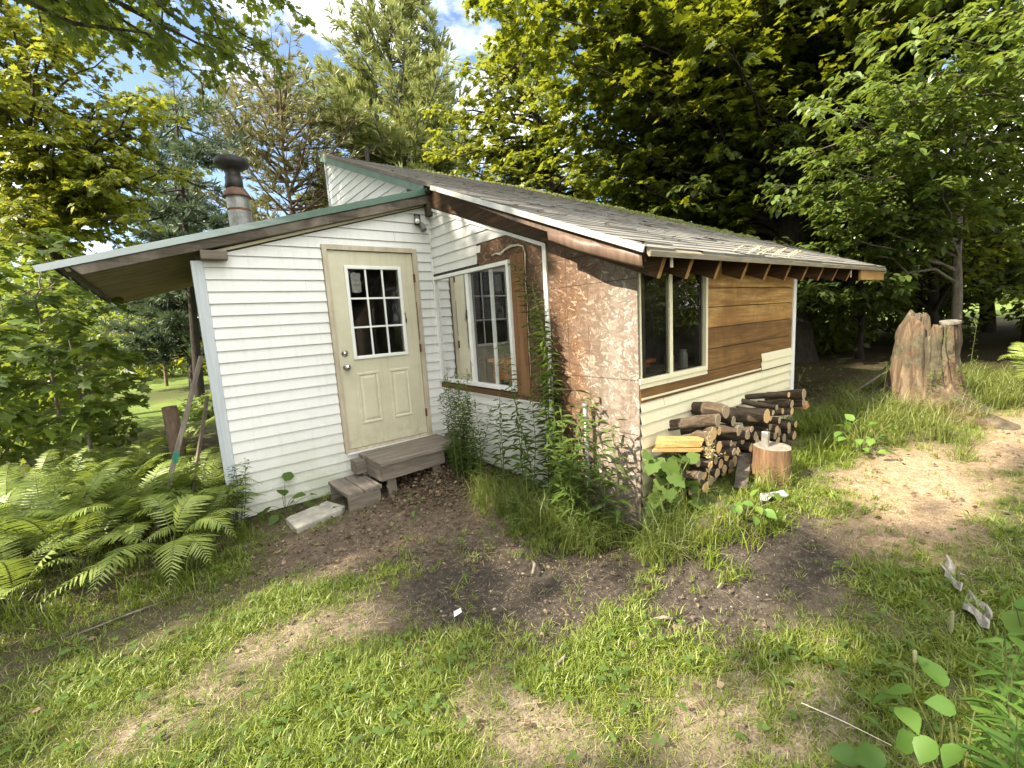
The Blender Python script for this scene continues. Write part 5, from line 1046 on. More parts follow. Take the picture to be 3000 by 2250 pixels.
# ------------------------------------------------------------ steps, boards and other small things by the door
def rotp(c, a):
    ca, sa = math.cos(a), math.sin(a); return lambda x, y, z: (c[0] + x * ca - y * sa, c[1] + x * sa + y * ca, z)
st = thing('porch_platform', 'grey wooden platform of planks under the door, standing on short posts', 'step', (-0.62, -0.35, -0.08))
def plank(mb, P, x0, x1, y0, y1, z0, z1, col): mb.add([P(x0, y0, z0), P(x1, y0, z0), P(x1, y1, z0), P(x0, y1, z0), P(x0, y0, z1), P(x1, y0, z1), P(x1, y1, z1), P(x0, y1, z1)], [(0, 3, 2, 1), (4, 5, 6, 7), (0, 1, 5, 4), (1, 2, 6, 5), (2, 3, 7, 6), (3, 0, 4, 7)], col)
P = rotp((-0.62, -0.335), 0.055)
for (a, b_, y0, y1, cc) in ((-0.48, 0.50, -0.285, -0.105, .15), (-0.475, 0.49, -0.099, 0.085, .5), (-0.48, 0.47, 0.091, 0.262, .3)):
    m = MB(); plank(m, P, a, b_, y0, y1, 0.236, 0.274, cc); m.build('tread', M['grey_wood'], st, bevel=0.005)
for a in ((-0.465, 0.245, -0.262, -0.222),): m = MB(); plank(m, P, a[0], a[1], a[2], a[3], 0.085, 0.2355, .45); m.build('front_board', M['grey_wood'], st, bevel=0.004)
m = MB(); plank(m, P, -0.465, -0.427, -0.2215, 0.25, 0.07, 0.2355, .35); m.build('side_board', M['grey_wood_y'], st, bevel=0.004)
m = MB(); plank(m, P, -0.5745, -0.4655, 0.10, 0.255, 0.10, 0.232, .6); m.build('back_board', M['grey_wood'], st, bevel=0.004)
for x, yy in ((-0.40, -0.2), (0.12, -0.2), (-0.40, 0.2), (0.12, 0.2)):
    m = MB(); plank(m, P, x, x + 0.09, yy - 0.02, yy + 0.02, -0.22, 0.0845 if yy < 0 else 0.2355, .2); m.build('post', M['grey_wood_z'], st, bevel=0.004)
m = MB(); plank(m, P, -0.42, 0.14, -0.27, -0.235, -0.15, -0.085, .5); m.build('ground_board', M['grey_wood'], st, bevel=0.004)
s2 = thing('box_step', 'low hollow grey wooden box step to the left of the platform', 'step', (-1.27, -0.40, -0.14))
P = rotp((-1.275, -0.385), 0.05)
for a, b_, cc in ((-0.165, -0.012, .3), (-0.004, 0.14, .55), (0.146, 0.172, .2)):
    m = MB(); plank(m, P, a, b_, -0.262, 0.262, 0.030, 0.064, cc); m.build('tread', M['grey_wood_y'], s2, bevel=0.004)
m = MB(); plank(m, P, -0.155, 0.155, -0.255, -0.218, -0.19, 0.0295, .4); m.build('front_board', M['grey_wood'], s2, bevel=0.004)
m = MB(); plank(m, P, -0.155, 0.155, 0.218, 0.255, -0.19, 0.0295, .5); m.build('back_board', M['grey_wood'], s2, bevel=0.004)
m = MB(); plank(m, P, 0.12, 0.155, -0.2175, 0.2175, -0.19, 0.0295, .3); m.build('side_board', M['grey_wood_y'], s2, bevel=0.004)
m = MB(); plank(m, P, -0.150, 0.1195, -0.2175, 0.2175, -0.19, -0.135, .6); m.build('bottom_board', M['grey_wood_y'], s2)
m = MB(); m.obox((-0.085, -0.275, 0.293), (0.065, 0.022, 0), (-0.018, 0.048, 0), (0, 0, 0.019), .4); tag(m.build('wood_block', M['grey_wood'], None, (-0.085, -0.275, 0.274), bevel=0.004), 'short grey offcut of lumber lying on the right end of the platform', 'wood block')
m = MB(); rr = random.Random(3)
n_ = 18; q = []
for k in range(n_):
    t_ = k / n_ * 4; i_ = int(t_); f_ = t_ - i_; c4 = [(-0.245, -0.19), (0.245, -0.16), (0.225, 0.15), (-0.20, 0.135)]
    a, b_ = c4[i_ % 4], c4[(i_ + 1) % 4]; u, v = a[0] + (b_[0] - a[0]) * f_ + rr.uniform(-.008, .008), a[1] + (b_[1] - a[1]) * f_ + rr.uniform(-.008, .008)
    q.append((-1.69 + u * .965 - v * .26, -0.455 + u * .26 + v * .965, -0.175))
m.prism(q, (0, 0, 0.092)); tag(m.build('concrete_slab', M['concrete'], None, (-1.69, -0.455, -0.175), bevel=0.008), 'rough concrete slab on the dirt left of the box step', 'slab')
# pipe standing at the strand board, boards leaning on the grey corner
m = MB(); m.tube([(-0.09, -2.385, -0.12), (-0.088, -2.38, 0.87)], 0.017, 12); m.tube([(-0.088, -2.38, 0.868), (-0.088, -2.38, 0.895)], 0.025, 12)
tag(m.build('metal_pipe', M['galv'], None, (-0.09, -2.385, -0.1), True), 'grey metal pipe with a cap standing upright in front of the strand board', 'pipe')
lb1 = thing('leaning_board', 'long grey board with a green band leaning on the grey cabin corner', 'board', g3(-2.86, 0.05, 0))
MB().bar((-2.305, 0.22, 1.40), (-2.86, 0.04, -0.14), 0.062, 0.028, (1, 0.2, .3), .3).build('board', M['grey_wood_z'], lb1, bevel=0.003)
MB().bar((-2.595, 0.125, 0.595), (-2.625, 0.116, 0.50), 0.068, 0.034, (1, 0.2, .3)).build('green_band', simple('green tape', (0.02, 0.12, 0.08), (0.04, 0.2, 0.13), 20, 0.5), lb1)
m = MB(); m.bar((-2.30, 0.36, 1.02), (-2.62, 0.30, -0.14), 0.05, 0.022, (1, .2, .3), .7); tag(m.build('leaning_board', M['dark_board'], None, g3(-2.62, 0.30), bevel=0.003), 'shorter dark board leaning on the cabin corner behind the long one', 'board')
m = MB(); m.tube([(-2.62, 1.25, -0.2), (-2.60, 1.25, 0.4), (-2.61, 1.26, 0.86)], [0.075, 0.07, 0.068], 10, True, .08); tag(m.build('old_post', M['bark_pine'], None, g3(-2.62, 1.25), True), 'short brown wooden post behind the leaning boards', 'post')

# ------------------------------------------------------------ firewood
M['log_bark'] = wood('firewood bark', (0.022, 0.016, 0.011), (0.085, 0.062, 0.042), (0.20, 0.155, 0.11), 'y', 1.6, 0.95, (0.12, 0.105, 0.085))
def cutmat():
    m, nt, bs = newmat('cut wood end'); at = N(nt, 'Attribute', attribute_name='rnd'); oi = N(nt, 'ObjectInfo'); v = coords(nt)
    n = noise(nt, v, 35, 4, 0.6)
    c = ramp(nt, mth(nt, 'ADD', oi.outputs['Random'], mth(nt, 'MULTIPLY', n, 0.3)), [(0.1, (0.56, 0.33, 0.14)), (0.45, (0.52, 0.34, 0.16)), (0.75, (0.36, 0.26, 0.15)), (1.2, (0.24, 0.19, 0.13))])
    c = mix(nt, mth(nt, 'POWER', at.outputs['Fac'], 5.0), c, (0.60, 0.47, 0.27))
    L(nt, c, bs.inputs['Base Color']); bs.inputs['Roughness'].default_value = 0.8; bump(nt, n, bs, .3, .003); return m
M['cut'] = cutmat()
M['split'] = wood('fresh split wood', (0.22, 0.10, 0.035), (0.42, 0.22, 0.085), (0.52, 0.31, 0.14), 'y', 1.2, 0.8)
def log(x, z, dia, label, seed, group, length=0.32, yf=-3.13, dx=0.0, dz=0.0, oval=1.0):
    r_ = random.Random(seed); y0, y1 = yf + r_.uniform(-.012, .012), yf + length + r_.uniform(-.02, .02); R_ = dia / 2; n = 14; m = MB()
    ph = [r_.uniform(0, 6.3) for _ in range(3)]; segs = 7; kn = r_.uniform(.2, .8); ka = r_.uniform(0, 6.3)
    prof = lambda a, t: R_ * (1 + .07 * math.sin(2 * a + ph[0]) + .05 * math.sin(3 * a + ph[1] + 2 * t) + .035 * math.sin(7 * a + ph[2]) + .30 * math.exp(-((t - kn) / .06) ** 2 - (math.cos(a - ka) - 1) ** 2 * 9)) * (1 + .05 * math.sin(5 * t + ph[1]))
    vs, ring0 = [], None
    for i in range(segs + 1):
        t = i / segs; bx_ = .012 * math.sin(3 * t + ph[0]); c_ = (x + dx * t + bx_, y0 + (y1 - y0) * t, z + dz * t + .008 * math.sin(4 * t + ph[1]))
        for k in range(n):
            a = 2 * math.pi * k / n; q = prof(a, t) * (0.97 if i in (0, segs) else 1) * r_.uniform(.94, 1.06); vs.append((c_[0] + q * math.cos(a) * oval, c_[1], c_[2] + q * math.sin(a)))
    fs = [(i * n + k, (i + 1) * n + k, (i + 1) * n + (k + 1) % n, i * n + (k + 1) % n) for i in range(segs) for k in range(n)]
    fs += [tuple((segs) * n + k for k in range(n))[::-1]]
    m.add(vs, fs, r_.random() * .7); o = m.build('firewood_log', M['log_bark'], None, (x, y0, z - R_), True); tag(o, label, 'firewood', group)
    e = MB(); ci = (x + .012 * math.sin(ph[0]), y0 - .0015, z + .008 * math.sin(ph[1])); rv = []
    for f_ in (0.55, 0.90, 0.985): rv += [(ci[0] + (vs[k][0] - ci[0]) * f_, y0 - (.002 if f_ < .95 else .0005), ci[2] + (vs[k][2] - ci[2]) * f_) for k in range(n)]
    e.v = [ci] + rv; e.c = [0.0] + [0.0] * n + [0.7] * n + [1.0] * n
    e.f = [(0, 1 + k, 1 + (k + 1) % n) for k in range(n)] + [(1 + j * n + k, 1 + (j + 1) * n + k, 1 + (j + 1) * n + (k + 1) % n, 1 + j * n + (k + 1) % n) for j in range(2) for k in range(n)]
    e.build('cut_end', M['cut'], o); return o
GA, GB = 'firewood logs of the near pile', 'firewood logs of the far pile'
vis = [(0.600, 0.806, .112, 'thick firewood log on top of the near pile, its pale end standing tall', GA, .34), (0.492, 0.762, .086, 'log just below and left of the topmost log of the near pile', GA, .33), (0.705, 0.714, .074, 'slim log right of the two upper logs of the near pile', GA, .30),
    (1.250, 0.655, .130, 'thickest log lying behind the chopping block with a slanted fresh end', GA, .42), (0.735, 0.640, .080, 'round end below the slim log in the near pile', GA, .3), (0.828, 0.590, .080, 'log end in the middle of the near pile left of the chopping block', GA, .3), (0.852, 0.520, .068, 'log below the middle one, touching the chopping block side', GA, .3),
    (0.985, 0.588, .052, 'thin log end just left of the wedge on the chopping block', GA, .3), (0.675, 0.552, .046, 'thin round log end low in the near pile', GA, .3), (0.655, 0.500, .062, 'dark log end under the thin round one', GA, .3), (0.530, 0.545, .086, 'greyish log end at the lower middle of the near pile, right of a pair', GA, .34), (0.430, 0.555, .090, 'greyish log end at the lower middle of the near pile, left of a pair', GA, .34),
    (0.740, 0.487, .060, 'shadowed log end near the ground left of the chopping block', GA, .3), (0.590, 0.655, .062, 'log end in the left middle of the near pile, below the upper logs', GA, .3), (0.930, 0.505, .060, 'log half hidden behind the chopping block', GA, .3), (0.460, 0.665, .092, 'long dark log at the left side of the near pile under the upper row', GA, .33), (0.345, 0.660, .10, 'dark thick log with bark above the split orange piece', GA, .32),
    (0.40, 0.430, .075, 'mossy log low in the near pile behind the weed', GA, .32), (0.26, 0.400, .07, 'log end lowest at the left of the near pile beside the vine leaves', GA, .3), (0.30, 0.490, .062, 'half hidden log behind the pale weed stem', GA, .3), (0.22, 0.530, .072, 'weathered log at the left end of the near pile', GA, .3),
    (1.700, 0.765, .056, 'thin upper log of the far pile with a small round end', GB, .36), (1.900, 0.735, .098, 'thick uppermost log of the far pile with a wide split end', GB, .42), (1.635, 0.688, .070, 'oval pale end in the middle of the far pile', GB, .34), (1.455, 0.690, .052, 'barkless pale pole lying across the near side of the far pile', GB, .4), (1.640, 0.620, .055, 'log end at the lower middle of the far pile', GB, .32), (1.735, 0.678, .058, 'knobby log end in the far pile right of the oval one', GB, .3),
    (1.372, 0.650, .050, 'thin log between the two piles', GB, .33), (1.420, 0.600, .060, 'dark log between the two piles, under the thin one', GB, .32), (1.545, 0.560, .058, 'low log of the far pile near the grass', GB, .3), (2.010, 0.640, .075, 'log at the right end of the far pile below the uppermost', GB, .3), (1.79, 0.600, .07, 'shadowed log low at the right of the far pile', GB, .3)]
placed = []
for k, (x, z, d_, lab, g_, ln) in enumerate(vis):
    log(x, z, d_, lab, 600 + k, g_, ln, yf=-3.12 + random.Random(k + 9).uniform(-.05, .05), dx=random.Random(k).uniform(-.19, .17), dz=random.Random(k + 50).uniform(-.09, .03)); placed.append((x, z, d_ / 2))
rr = random.Random(88); nfill = 0
for (x0, x1, zt, g_) in ((0.22, 1.2, lambda x: 0.34 + 0.12 * min(1, max(0, (x - .35) / .3)) - .10 * max(0, (x - .95)) / .3, GA), (1.3, 2.1, lambda x: 0.50, GB)):
    z = 0.24
    while z < 0.75:
        x = x0 + rr.uniform(0, .05)
        while x < x1:
            r0 = rr.uniform(.032, .046); gzv = float(gz(x, -3.0))
            if z + r0 < zt(x) and z - r0 > gzv - 0.03 and all(math.hypot(x - a, z - b_) > (r0 + c_) * .86 for a, b_, c_ in placed):
                log(x, z, 2 * r0, 'bark covered log deep in the ' + ('near' if g_ is GA else 'far') + ' pile, mostly hidden behind the outer logs', 700 + nfill, g_ + ', inner ones', .2, -3.04 + rr.uniform(0, .06), rr.uniform(-.05, .05)); placed.append((x, z, r0)); nfill += 1
            x += .06
        z += .055
# big split piece, wedge of split wood, offcut board
m = MB(); m.prism([(0.05, -2.90, 0.615), (0.245, -3.12, 0.618), (0.262, -3.14, 0.668), (0.075, -2.905, 0.670)], (0.05, 0.04, 0.012), .5); m.prism([(0.03, -2.88, 0.585), (0.225, -3.13, 0.590), (0.24, -3.15, 0.615), (0.045, -2.90, 0.61)], (0.09, 0.06, -0.005), .9)
tag(m.build('split_firewood', M['split'], None, (0.1, -3.0, 0.58), bevel=0.004), 'large split piece with a bright orange face left of the near pile', 'firewood')
m = MB(); m.prism([(2.02, -3.15, 0.575), (2.16, -3.14, 0.580), (2.09, -3.14, 0.645)], (0.03, 0.28, 0.01), .1); tag(m.build('split_firewood', M['split'], None, (2.09, -3.1, 0.57), bevel=0.003), 'small orange split wedge at the right end of the far pile', 'firewood')
m = MB(); m.bar((0.62, -3.22, 0.235), (0.95, -3.10, 0.40), 0.09, 0.022, (0, 0, 1), .5); tag(m.build('scrap_board', M['dark_board'], None, (0.7, -3.2, .22), bevel=0.003), 'dark scrap board lying between the near pile and the chopping block', 'board')
# chopping block with a steel wedge
cb = thing('chopping_block', 'upright sawn log used as a chopping block in front of the firewood', 'chopping block', g3(0.93, -3.30, 0.0)); b0 = float(gz(0.93, -3.30)) - 0.05
M['block_bark'] = wood('chopping block side', (0.05, 0.03, 0.018), (0.17, 0.10, 0.055), (0.33, 0.21, 0.12), 'z', 1.3, 0.9, (0.05, 0.038, 0.03))
m = MB(); n = 28; rr = random.Random(12); ph = [rr.uniform(0, 6) for _ in range(4)]
rad = lambda a, t: (0.122 + .02 * (1 - t) ** 2) * (1 + .05 * math.sin(2 * a + ph[0]) + .03 * math.sin(5 * a + ph[1]) + .015 * math.sin(11 * a + ph[2] + t))
vs = []
for i in range(7):
    t = i / 6
    for k in range(n): a = 2 * math.pi * k / n; q = rad(a, t); vs.append((0.93 + q * math.cos(a) + .012 * t, -3.30 + q * math.sin(a), b0 + (0.335 + .008 * math.sin(a)) * t))
m.add(vs, [(i * n + k, i * n + (k + 1) % n, (i + 1) * n + (k + 1) % n, (i + 1) * n + k) for i in range(6) for k in range(n)], .2); m.build('block_side', M['block_bark'], cb, smooth=True)
m = MB(); m.add([vs[6 * n + k] for k in range(n)] + [(0.942, -3.30, b0 + .334)], [(k, (k + 1) % n, n) for k in range(n)], .5); m.build('block_top', simple('weathered end grain', (0.10, 0.085, 0.07), (0.27, 0.235, 0.2), 22, 0.9, 0, 0.6), cb)
m = MB(); m.prism([(0.895, -3.285, b0 + .30), (0.918, -3.285, b0 + .30), (0.938, -3.285, b0 + .445), (0.902, -3.285, b0 + .445)], (0, 0.048, 0)); tag(m.build('splitting_wedge', simple('worn steel', (0.36, 0.35, 0.33), (0.62, 0.61, 0.58), 18, 0.35, 0.8), None, (0.91, -3.26, b0 + .33), bevel=0.003), 'steel splitting wedge stuck in the top of the chopping block', 'wedge')
m = MB(); rr = random.Random(5)
zz = lambda x, y: float(gz(x, y)) + .03
m.add([(0.50, -3.40, zz(.5, -3.4)), (0.56, -3.38, zz(.56, -3.38) + .025), (0.62, -3.40, zz(.6, -3.4) + .012), (0.70, -3.47, zz(.7, -3.47) + .03), (0.72, -3.50, zz(.7, -3.5)), (0.66, -3.51, zz(.66, -3.5) + .01), (0.58, -3.45, zz(.58, -3.45) + .02), (0.53, -3.44, zz(.53, -3.44))], [(0, 1, 6, 7), (1, 2, 6), (2, 3, 5, 6), (3, 4, 5)]); sc = m.build('plastic_scrap', simple('white plastic scrap', (0.17, 0.18, 0.19), (0.36, 0.375, 0.39), 12, 0.35), None, (0.6, -3.45, .2)); tag(sc, 'crumpled white plastic scrap on the ground in front of the chopping block', 'scrap'); md = sc.modifiers.new('t', 'SOLIDIFY'); md.thickness = .006
m = MB()
for x, y, z, l in ((2.75, -2.35, .33, .55), (2.95, -2.1, .30, .5)): m.obox((x, y, z + .02), (l / 2, .10, .03), (-.04, .10, 0.0), (0, 0, .008), .3)
tag(m.build('scrap_siding', M['vinyl_cream'], None, (2.8, -2.3, .3)), 'loose pale siding scraps lying behind the right cabin corner', 'siding scraps')

# ------------------------------------------------------------ the tall stump
M['stump'] = None
def stumpmat():
    m, nt, bs = newmat('old stump wood'); v = coords(nt); vz = coords(nt, (7, 7, 0.9)); f = noise(nt, vz, 1.6, 8, 0.68, 0.7); g = noise(nt, v, 14, 5, 0.7); h = noise(nt, v, 2.6, 5, 0.6)
    c = ramp(nt, f, [(0.28, (0.016, 0.010, 0.006)), (0.44, (0.065, 0.038, 0.020)), (0.58, (0.13, 0.092, 0.056)), (0.80, (0.25, 0.20, 0.14))])
    c = mix(nt, ramp(nt, h, [(0.44, 0.0), (0.56, 0.9)]), c, ramp(nt, g, [(0.35, (0.03, 0.026, 0.016)), (0.6, (0.085, 0.075, 0.045)), (0.8, (0.22, 0.21, 0.16))]))
    L(nt, c, bs.inputs['Base Color']); bs.inputs['Roughness'].default_value = 0.95; bump(nt, mth(nt, 'ADD', f, mth(nt, 'MULTIPLY', g, .4)), bs, 0.9, 0.03); return m
sb = np.array(g3(4.12, -3.62, -0.08)); m = MB(); n = 132; rows_ = 34; rr = np.random.default_rng(8); ridg = rr.random(5) * 6.28
def stump_top(a):
    y = math.sin(a)
    if y > -0.12: return 1.08 + .10 * math.sin(a * 1.0 + .35) + .018 * math.sin(5 * a + 1.0) + .008 * math.sin(13 * a)
    if y > -0.34: return 0.93 + 0.03 * math.sin(9 * a)
    return 1.03 + .008 * math.sin(6 * a)
vs = []
for i in range(rows_):
    t = i / (rows_ - 1)
    for k in range(n):
        a = 2 * math.pi * k / n; H = stump_top(a); z = H * t
        fl = 0.55 * math.exp(-z / 0.14) * (1 + .55 * math.sin(3 * a + 2.6) + .3 * math.sin(5 * a + ridg[1])) + 0.11 * math.exp(-z / .45)
        r_ = 0.215 + max(-.02, fl) + .016 * math.sin(5 * a + ridg[0] + z) + .012 * math.sin(11 * a + ridg[2] + 2 * z) + .008 * math.sin(19 * a + 3 * z + ridg[3]) + .008 * math.sin(14 * z + 3 * a)
        cleft = math.exp(-((math.sin(a) + 0.16) / .055) ** 2) * (1 if math.cos(a) < 0 else .6); r_ -= .11 * cleft * min(1, z / .35); r_ -= .03 * math.exp(-((a - 2.75 - .12 * math.sin(5 * z)) / .05) ** 2) + .035 * math.exp(-((a - 3.9 + .10 * math.sin(4 * z)) / .045) ** 2); r_ += .007 * math.sin(27 * a + 2.2 * math.sin(6 * z)) + .006 * math.sin(43 * a + 3 * math.sin(9 * z + a)) + .010 * math.sin(7 * z + 4 * a) * math.sin(3 * a)
        r_ *= 1 - (0.42 if math.sin(a) > -.1 else .04) * max(0, (t - .70) / .30) ** 2
        vs.append(sb + np.array((r_ * math.cos(a) * .95, r_ * math.sin(a) * 1.08 + .03 * z, z)))
fs = [(i * n + k, i * n + (k + 1) % n, (i + 1) * n + (k + 1) % n, (i + 1) * n + k) for i in range(rows_ - 1) for k in range(n)]
b_ = len(vs)
for j, f_ in enumerate((0.72, 0.4)):
    for k in range(n): q = vs[(rows_ - 1) * n + k]; c_ = sb + np.array((0, .03, q[2] - sb[2])); vs.append(c_ + (q - c_) * f_ - np.array((0, 0, (.03 + .10 * (j + 1) * rr.random() * .6))))
ring = [(rows_ - 1) * n + k for k in range(n)]; r2 = [b_ + k for k in range(n)]; r3 = [b_ + n + k for k in range(n)]
fs += [(ring[k], ring[(k + 1) % n], r2[(k + 1) % n], r2[k]) for k in range(n)] + [(r2[k], r2[(k + 1) % n], r3[(k + 1) % n], r3[k]) for k in range(n)] + [tuple(r3)]
m.add(vs, fs); stump = m.build('tree_stump', stumpmat(), None, tuple(sb), True); tag(stump, 'tall old tree stump with a split top and flaring roots in the sunny grass', 'stump')
m = MB(); rr = random.Random(4); q = [(4.10 + .095 * math.cos(a) * rr.uniform(.8, 1.15), -3.785 + .085 * math.sin(a) * rr.uniform(.8, 1.15), 1.232 + .012 * math.cos(a)) for a in [2 * math.pi * k / 14 for k in range(14)]]
m.prism(q, (0.004, 0.004, 0.032)); tag(m.build('flat_stone', simple('flat grey stone', (0.07, 0.065, 0.055), (0.19, 0.175, 0.15), 16, 0.85, 0, .5), None, (4.1, -3.79, 1.235), bevel=0.007), 'flat grey stone laid on the right top of the tall stump', 'stone')
for k, (a, b_, w_, lab) in enumerate((((3.95, -2.80, .24), (4.0, -3.34, .74), .03, 'long grey stick leaning on the left side of the stump, the lower one'), ((4.35, -2.95, .30), (4.35, -3.38, .95), .024, 'thin grey stick leaning on the stump behind the longer one'))):
    m = MB(); m.bar(a, b_, w_, w_ * .7, (0, .4, 1), .2); tag(m.build('leaning_stick', M['grey_wood_z'], None, a, bevel=0.003), lab, 'stick')
for k, (px_, py_, ln, an, rd, lab) in enumerate(((-0.84, -2.56, .16, .9, .011, 'short pale stick on the dirt below the tall grass'), (-0.72, -3.44, .13, 2.4, .010, 'curved brown stick on the dark dirt patch'), (-1.28, -3.28, .10, .2, .008, 'small stick lying in the bare lawn patch'), (-2.95, -1.22, .55, .12, .006, 'thin dry branch lying along the lawn edge under the big fern'))):
    g_ = g3(px_, py_, rd + .012); m = MB(); dx, dy = math.cos(an) * ln / 2, math.sin(an) * ln / 2
    m.tube([g3(px_ - dx, py_ - dy, rd + .010), (g_[0] + .015, g_[1] - .01, g_[2] + .012), g3(px_ + dx, py_ + dy, rd + .012)], [rd * .8, rd, rd * .5], 7, True, .12); tag(m.build('fallen_stick', M['bark_pale'], None, g_, True), lab, 'stick')
m = MB(); m.tube([g3(-0.82, -4.12, .06), g3(-0.81, -4.25, .065), g3(-0.80, -4.38, .06)], [.002, .0018, .001], 5); tag(m.build('dry_stalk', simple('bleached stalk', (.5, .47, .38), (.66, .62, .52), 10, .7), None, g3(-.81, -4.25)), 'bleached straight dry stalk lying across the near lawn at lower right', 'stalk')
for k, (x, y, lab) in enumerate(((0.34, -4.36, 'pale grey crumpled bark piece in the grass, the upper of two'), (0.12, -4.47, 'pale grey crumpled bark piece in the grass, the lower of two'))):
    rr = random.Random(20 + k); m = MB(); g_ = g3(x, y, .03); nx_, ny_ = 7, 5; vs = [(g_[0] + (i / (nx_ - 1) - .5) * .15 * (1 + .2 * rr.random()) + .03 * j, g_[1] + (j / (ny_ - 1) - .5) * .09, g_[2] + rr.uniform(-.012, .026) + .02 * math.sin(i * 1.3)) for j in range(ny_) for i in range(nx_)]
    m.add(vs, [(j * nx_ + i, j * nx_ + i + 1, (j + 1) * nx_ + i + 1, (j + 1) * nx_ + i) for j in range(ny_ - 1) for i in range(nx_ - 1) if rr.random() > .12]); o = m.build('bark_piece', simple('pale bark', (.14, .13, .115), (.30, .285, .25), 25, .9, 0, .5), None, g_); tag(o, lab, 'bark'); md = o.modifiers.new('t', 'SOLIDIFY'); md.thickness = .006
m = MB(); g_ = g3(-1.46, -2.64, .02); m.add([(g_[0] - .025, g_[1] - .01, g_[2]), (g_[0] + .02, g_[1] - .018, g_[2] + .012), (g_[0] + .03, g_[1] + .008, g_[2] + .02), (g_[0] - .01, g_[1] + .02, g_[2] + .01)], [(0, 1, 2, 3)]); tag(m.build('paper_scrap', M['trim_white'], None, g_), 'tiny white paper scrap in the lawn left of the dark dirt', 'scrap')

# ------------------------------------------------------------ ferns
def bez(p0, c, p1, t): return p0 * (1 - t) ** 2 + c * 2 * t * (1 - t) + p1 * t * t
def frond(lb, mb, p0, tip, lift, rng, width=0.13, n=24, bias=0.0):
    p0 = np.array(p0, float); tip = np.array(tip, float); Ln = np.linalg.norm(tip - p0); c = (p0 + tip) / 2 + UP * lift * 2.0 - (tip - p0) * 0.12 + unit(np.cross(tip - p0, UP)) * rng.normal() * .13 * Ln; width *= rng.uniform(.75, 1.15)
    ts = np.linspace(0, 1, 9); mb.tube([bez(p0, c, tip, t) for t in ts], [.0035 * (1 - .75 * t) + .0006 for t in ts], 4, False)
    t = np.linspace(0.24, 0.985, n); q = np.array([bez(p0, c, tip, a) for a in t]); q2 = np.array([bez(p0, c, tip, min(a + .02, 1.0)) for a in t]); d = q2 - q; d /= np.maximum(np.linalg.norm(d, axis=1, keepdims=True), 1e-6)
    lat = np.cross(d, UP); lat /= np.maximum(np.linalg.norm(lat, axis=1, keepdims=True), 1e-6); u = (t - .24) / .745; prof = np.minimum(1.0, (u + .12) / .38) ** .6 * (1 - u ** 2.2) + .06
    b = bias + .1 * rng.normal()
    for s_ in (-1, 1):
        dd = lat * s_ + d * (0.28 + .5 * u[:, None]) - UP * .16 + rng.normal(size=d.shape) * .05
        nn = np.cross(d, lat * 1.0) ; nn = np.where(nn[:, 2:3] < 0, -nn, nn) + lat * s_ * .15
        w = width * prof * rng.uniform(.8, 1.12, n) * np.where(rng.random(n) < .04, .3, 1)
        lb.add(q, dd, nn, np.stack([w, np.minimum(w, .16) * 0.62 + .010, w], 1), np.clip(rng.normal(.5 + b, .12, n), 0, 1))
T_PINNA = (np.array([(0, 0.02, 0), (0.10, 0.085, 0), (0.22, 0.07, 0), (0.30, 0.10, .0), (0.42, 0.07, 0), (0.5, 0.085, 0), (0.64, 0.055, -.02), (0.72, 0.06, -.03), (1.0, 0, -0.10), (0.72, -0.06, -.03), (0.64, -0.055, -.02), (0.5, -0.085, 0), (0.42, -0.07, 0), (0.30, -0.10, 0), (0.22, -0.07, 0), (0.10, -0.085, 0), (0, -0.02, 0)]), None)
def fern(label, base, tips, lift, seed, width=0.13, group='ferns left of the cabin', n=30, bias=0.0, lifts=None):
    rng = np.random.default_rng(seed); root = thing('fern', label, 'fern', base, group); lb = LB(); mb = MB()
    for k, tp in enumerate(tips): frond(lb, mb, np.array(base) + np.array((rng.normal() * .02, rng.normal() * .02, 0)), tp, (lifts[k] if lifts else lift * rng.uniform(.8, 1.2)), rng, width * rng.uniform(.85, 1.15), n, bias)
    mb.build('stalk', M['stem'], root); lb.build('fronds', M['fern'], root, T_PINNA); return root
b_ = g3(-2.72, -0.62)
fern('bright fern at the lawn edge with broad fronds hanging over the grass', b_, [(-2.12, -0.60, .10), (-2.32, -0.93, .08), (-2.50, -1.10, .02), (-2.74, -1.22, -.02), (-3.12, -1.20, .04), (-2.45, -.45, .28), (-3.2, -.7, .2), (-2.9, -.2, .3), (-3.35, -1.0, .06)], .22, 31, .165, n=27, bias=.25)
protos = []
for v in range(4):
    r_ = np.random.default_rng(40 + v); tips = []
    for k in range(9):
        a = 2 * math.pi * k / 9 + r_.uniform(-.3, .3); q = r_.uniform(.42, .72); tips.append((q * math.cos(a), q * math.sin(a), r_.uniform(.25, .62)))
    protos.append([np.array(t) for t in tips])
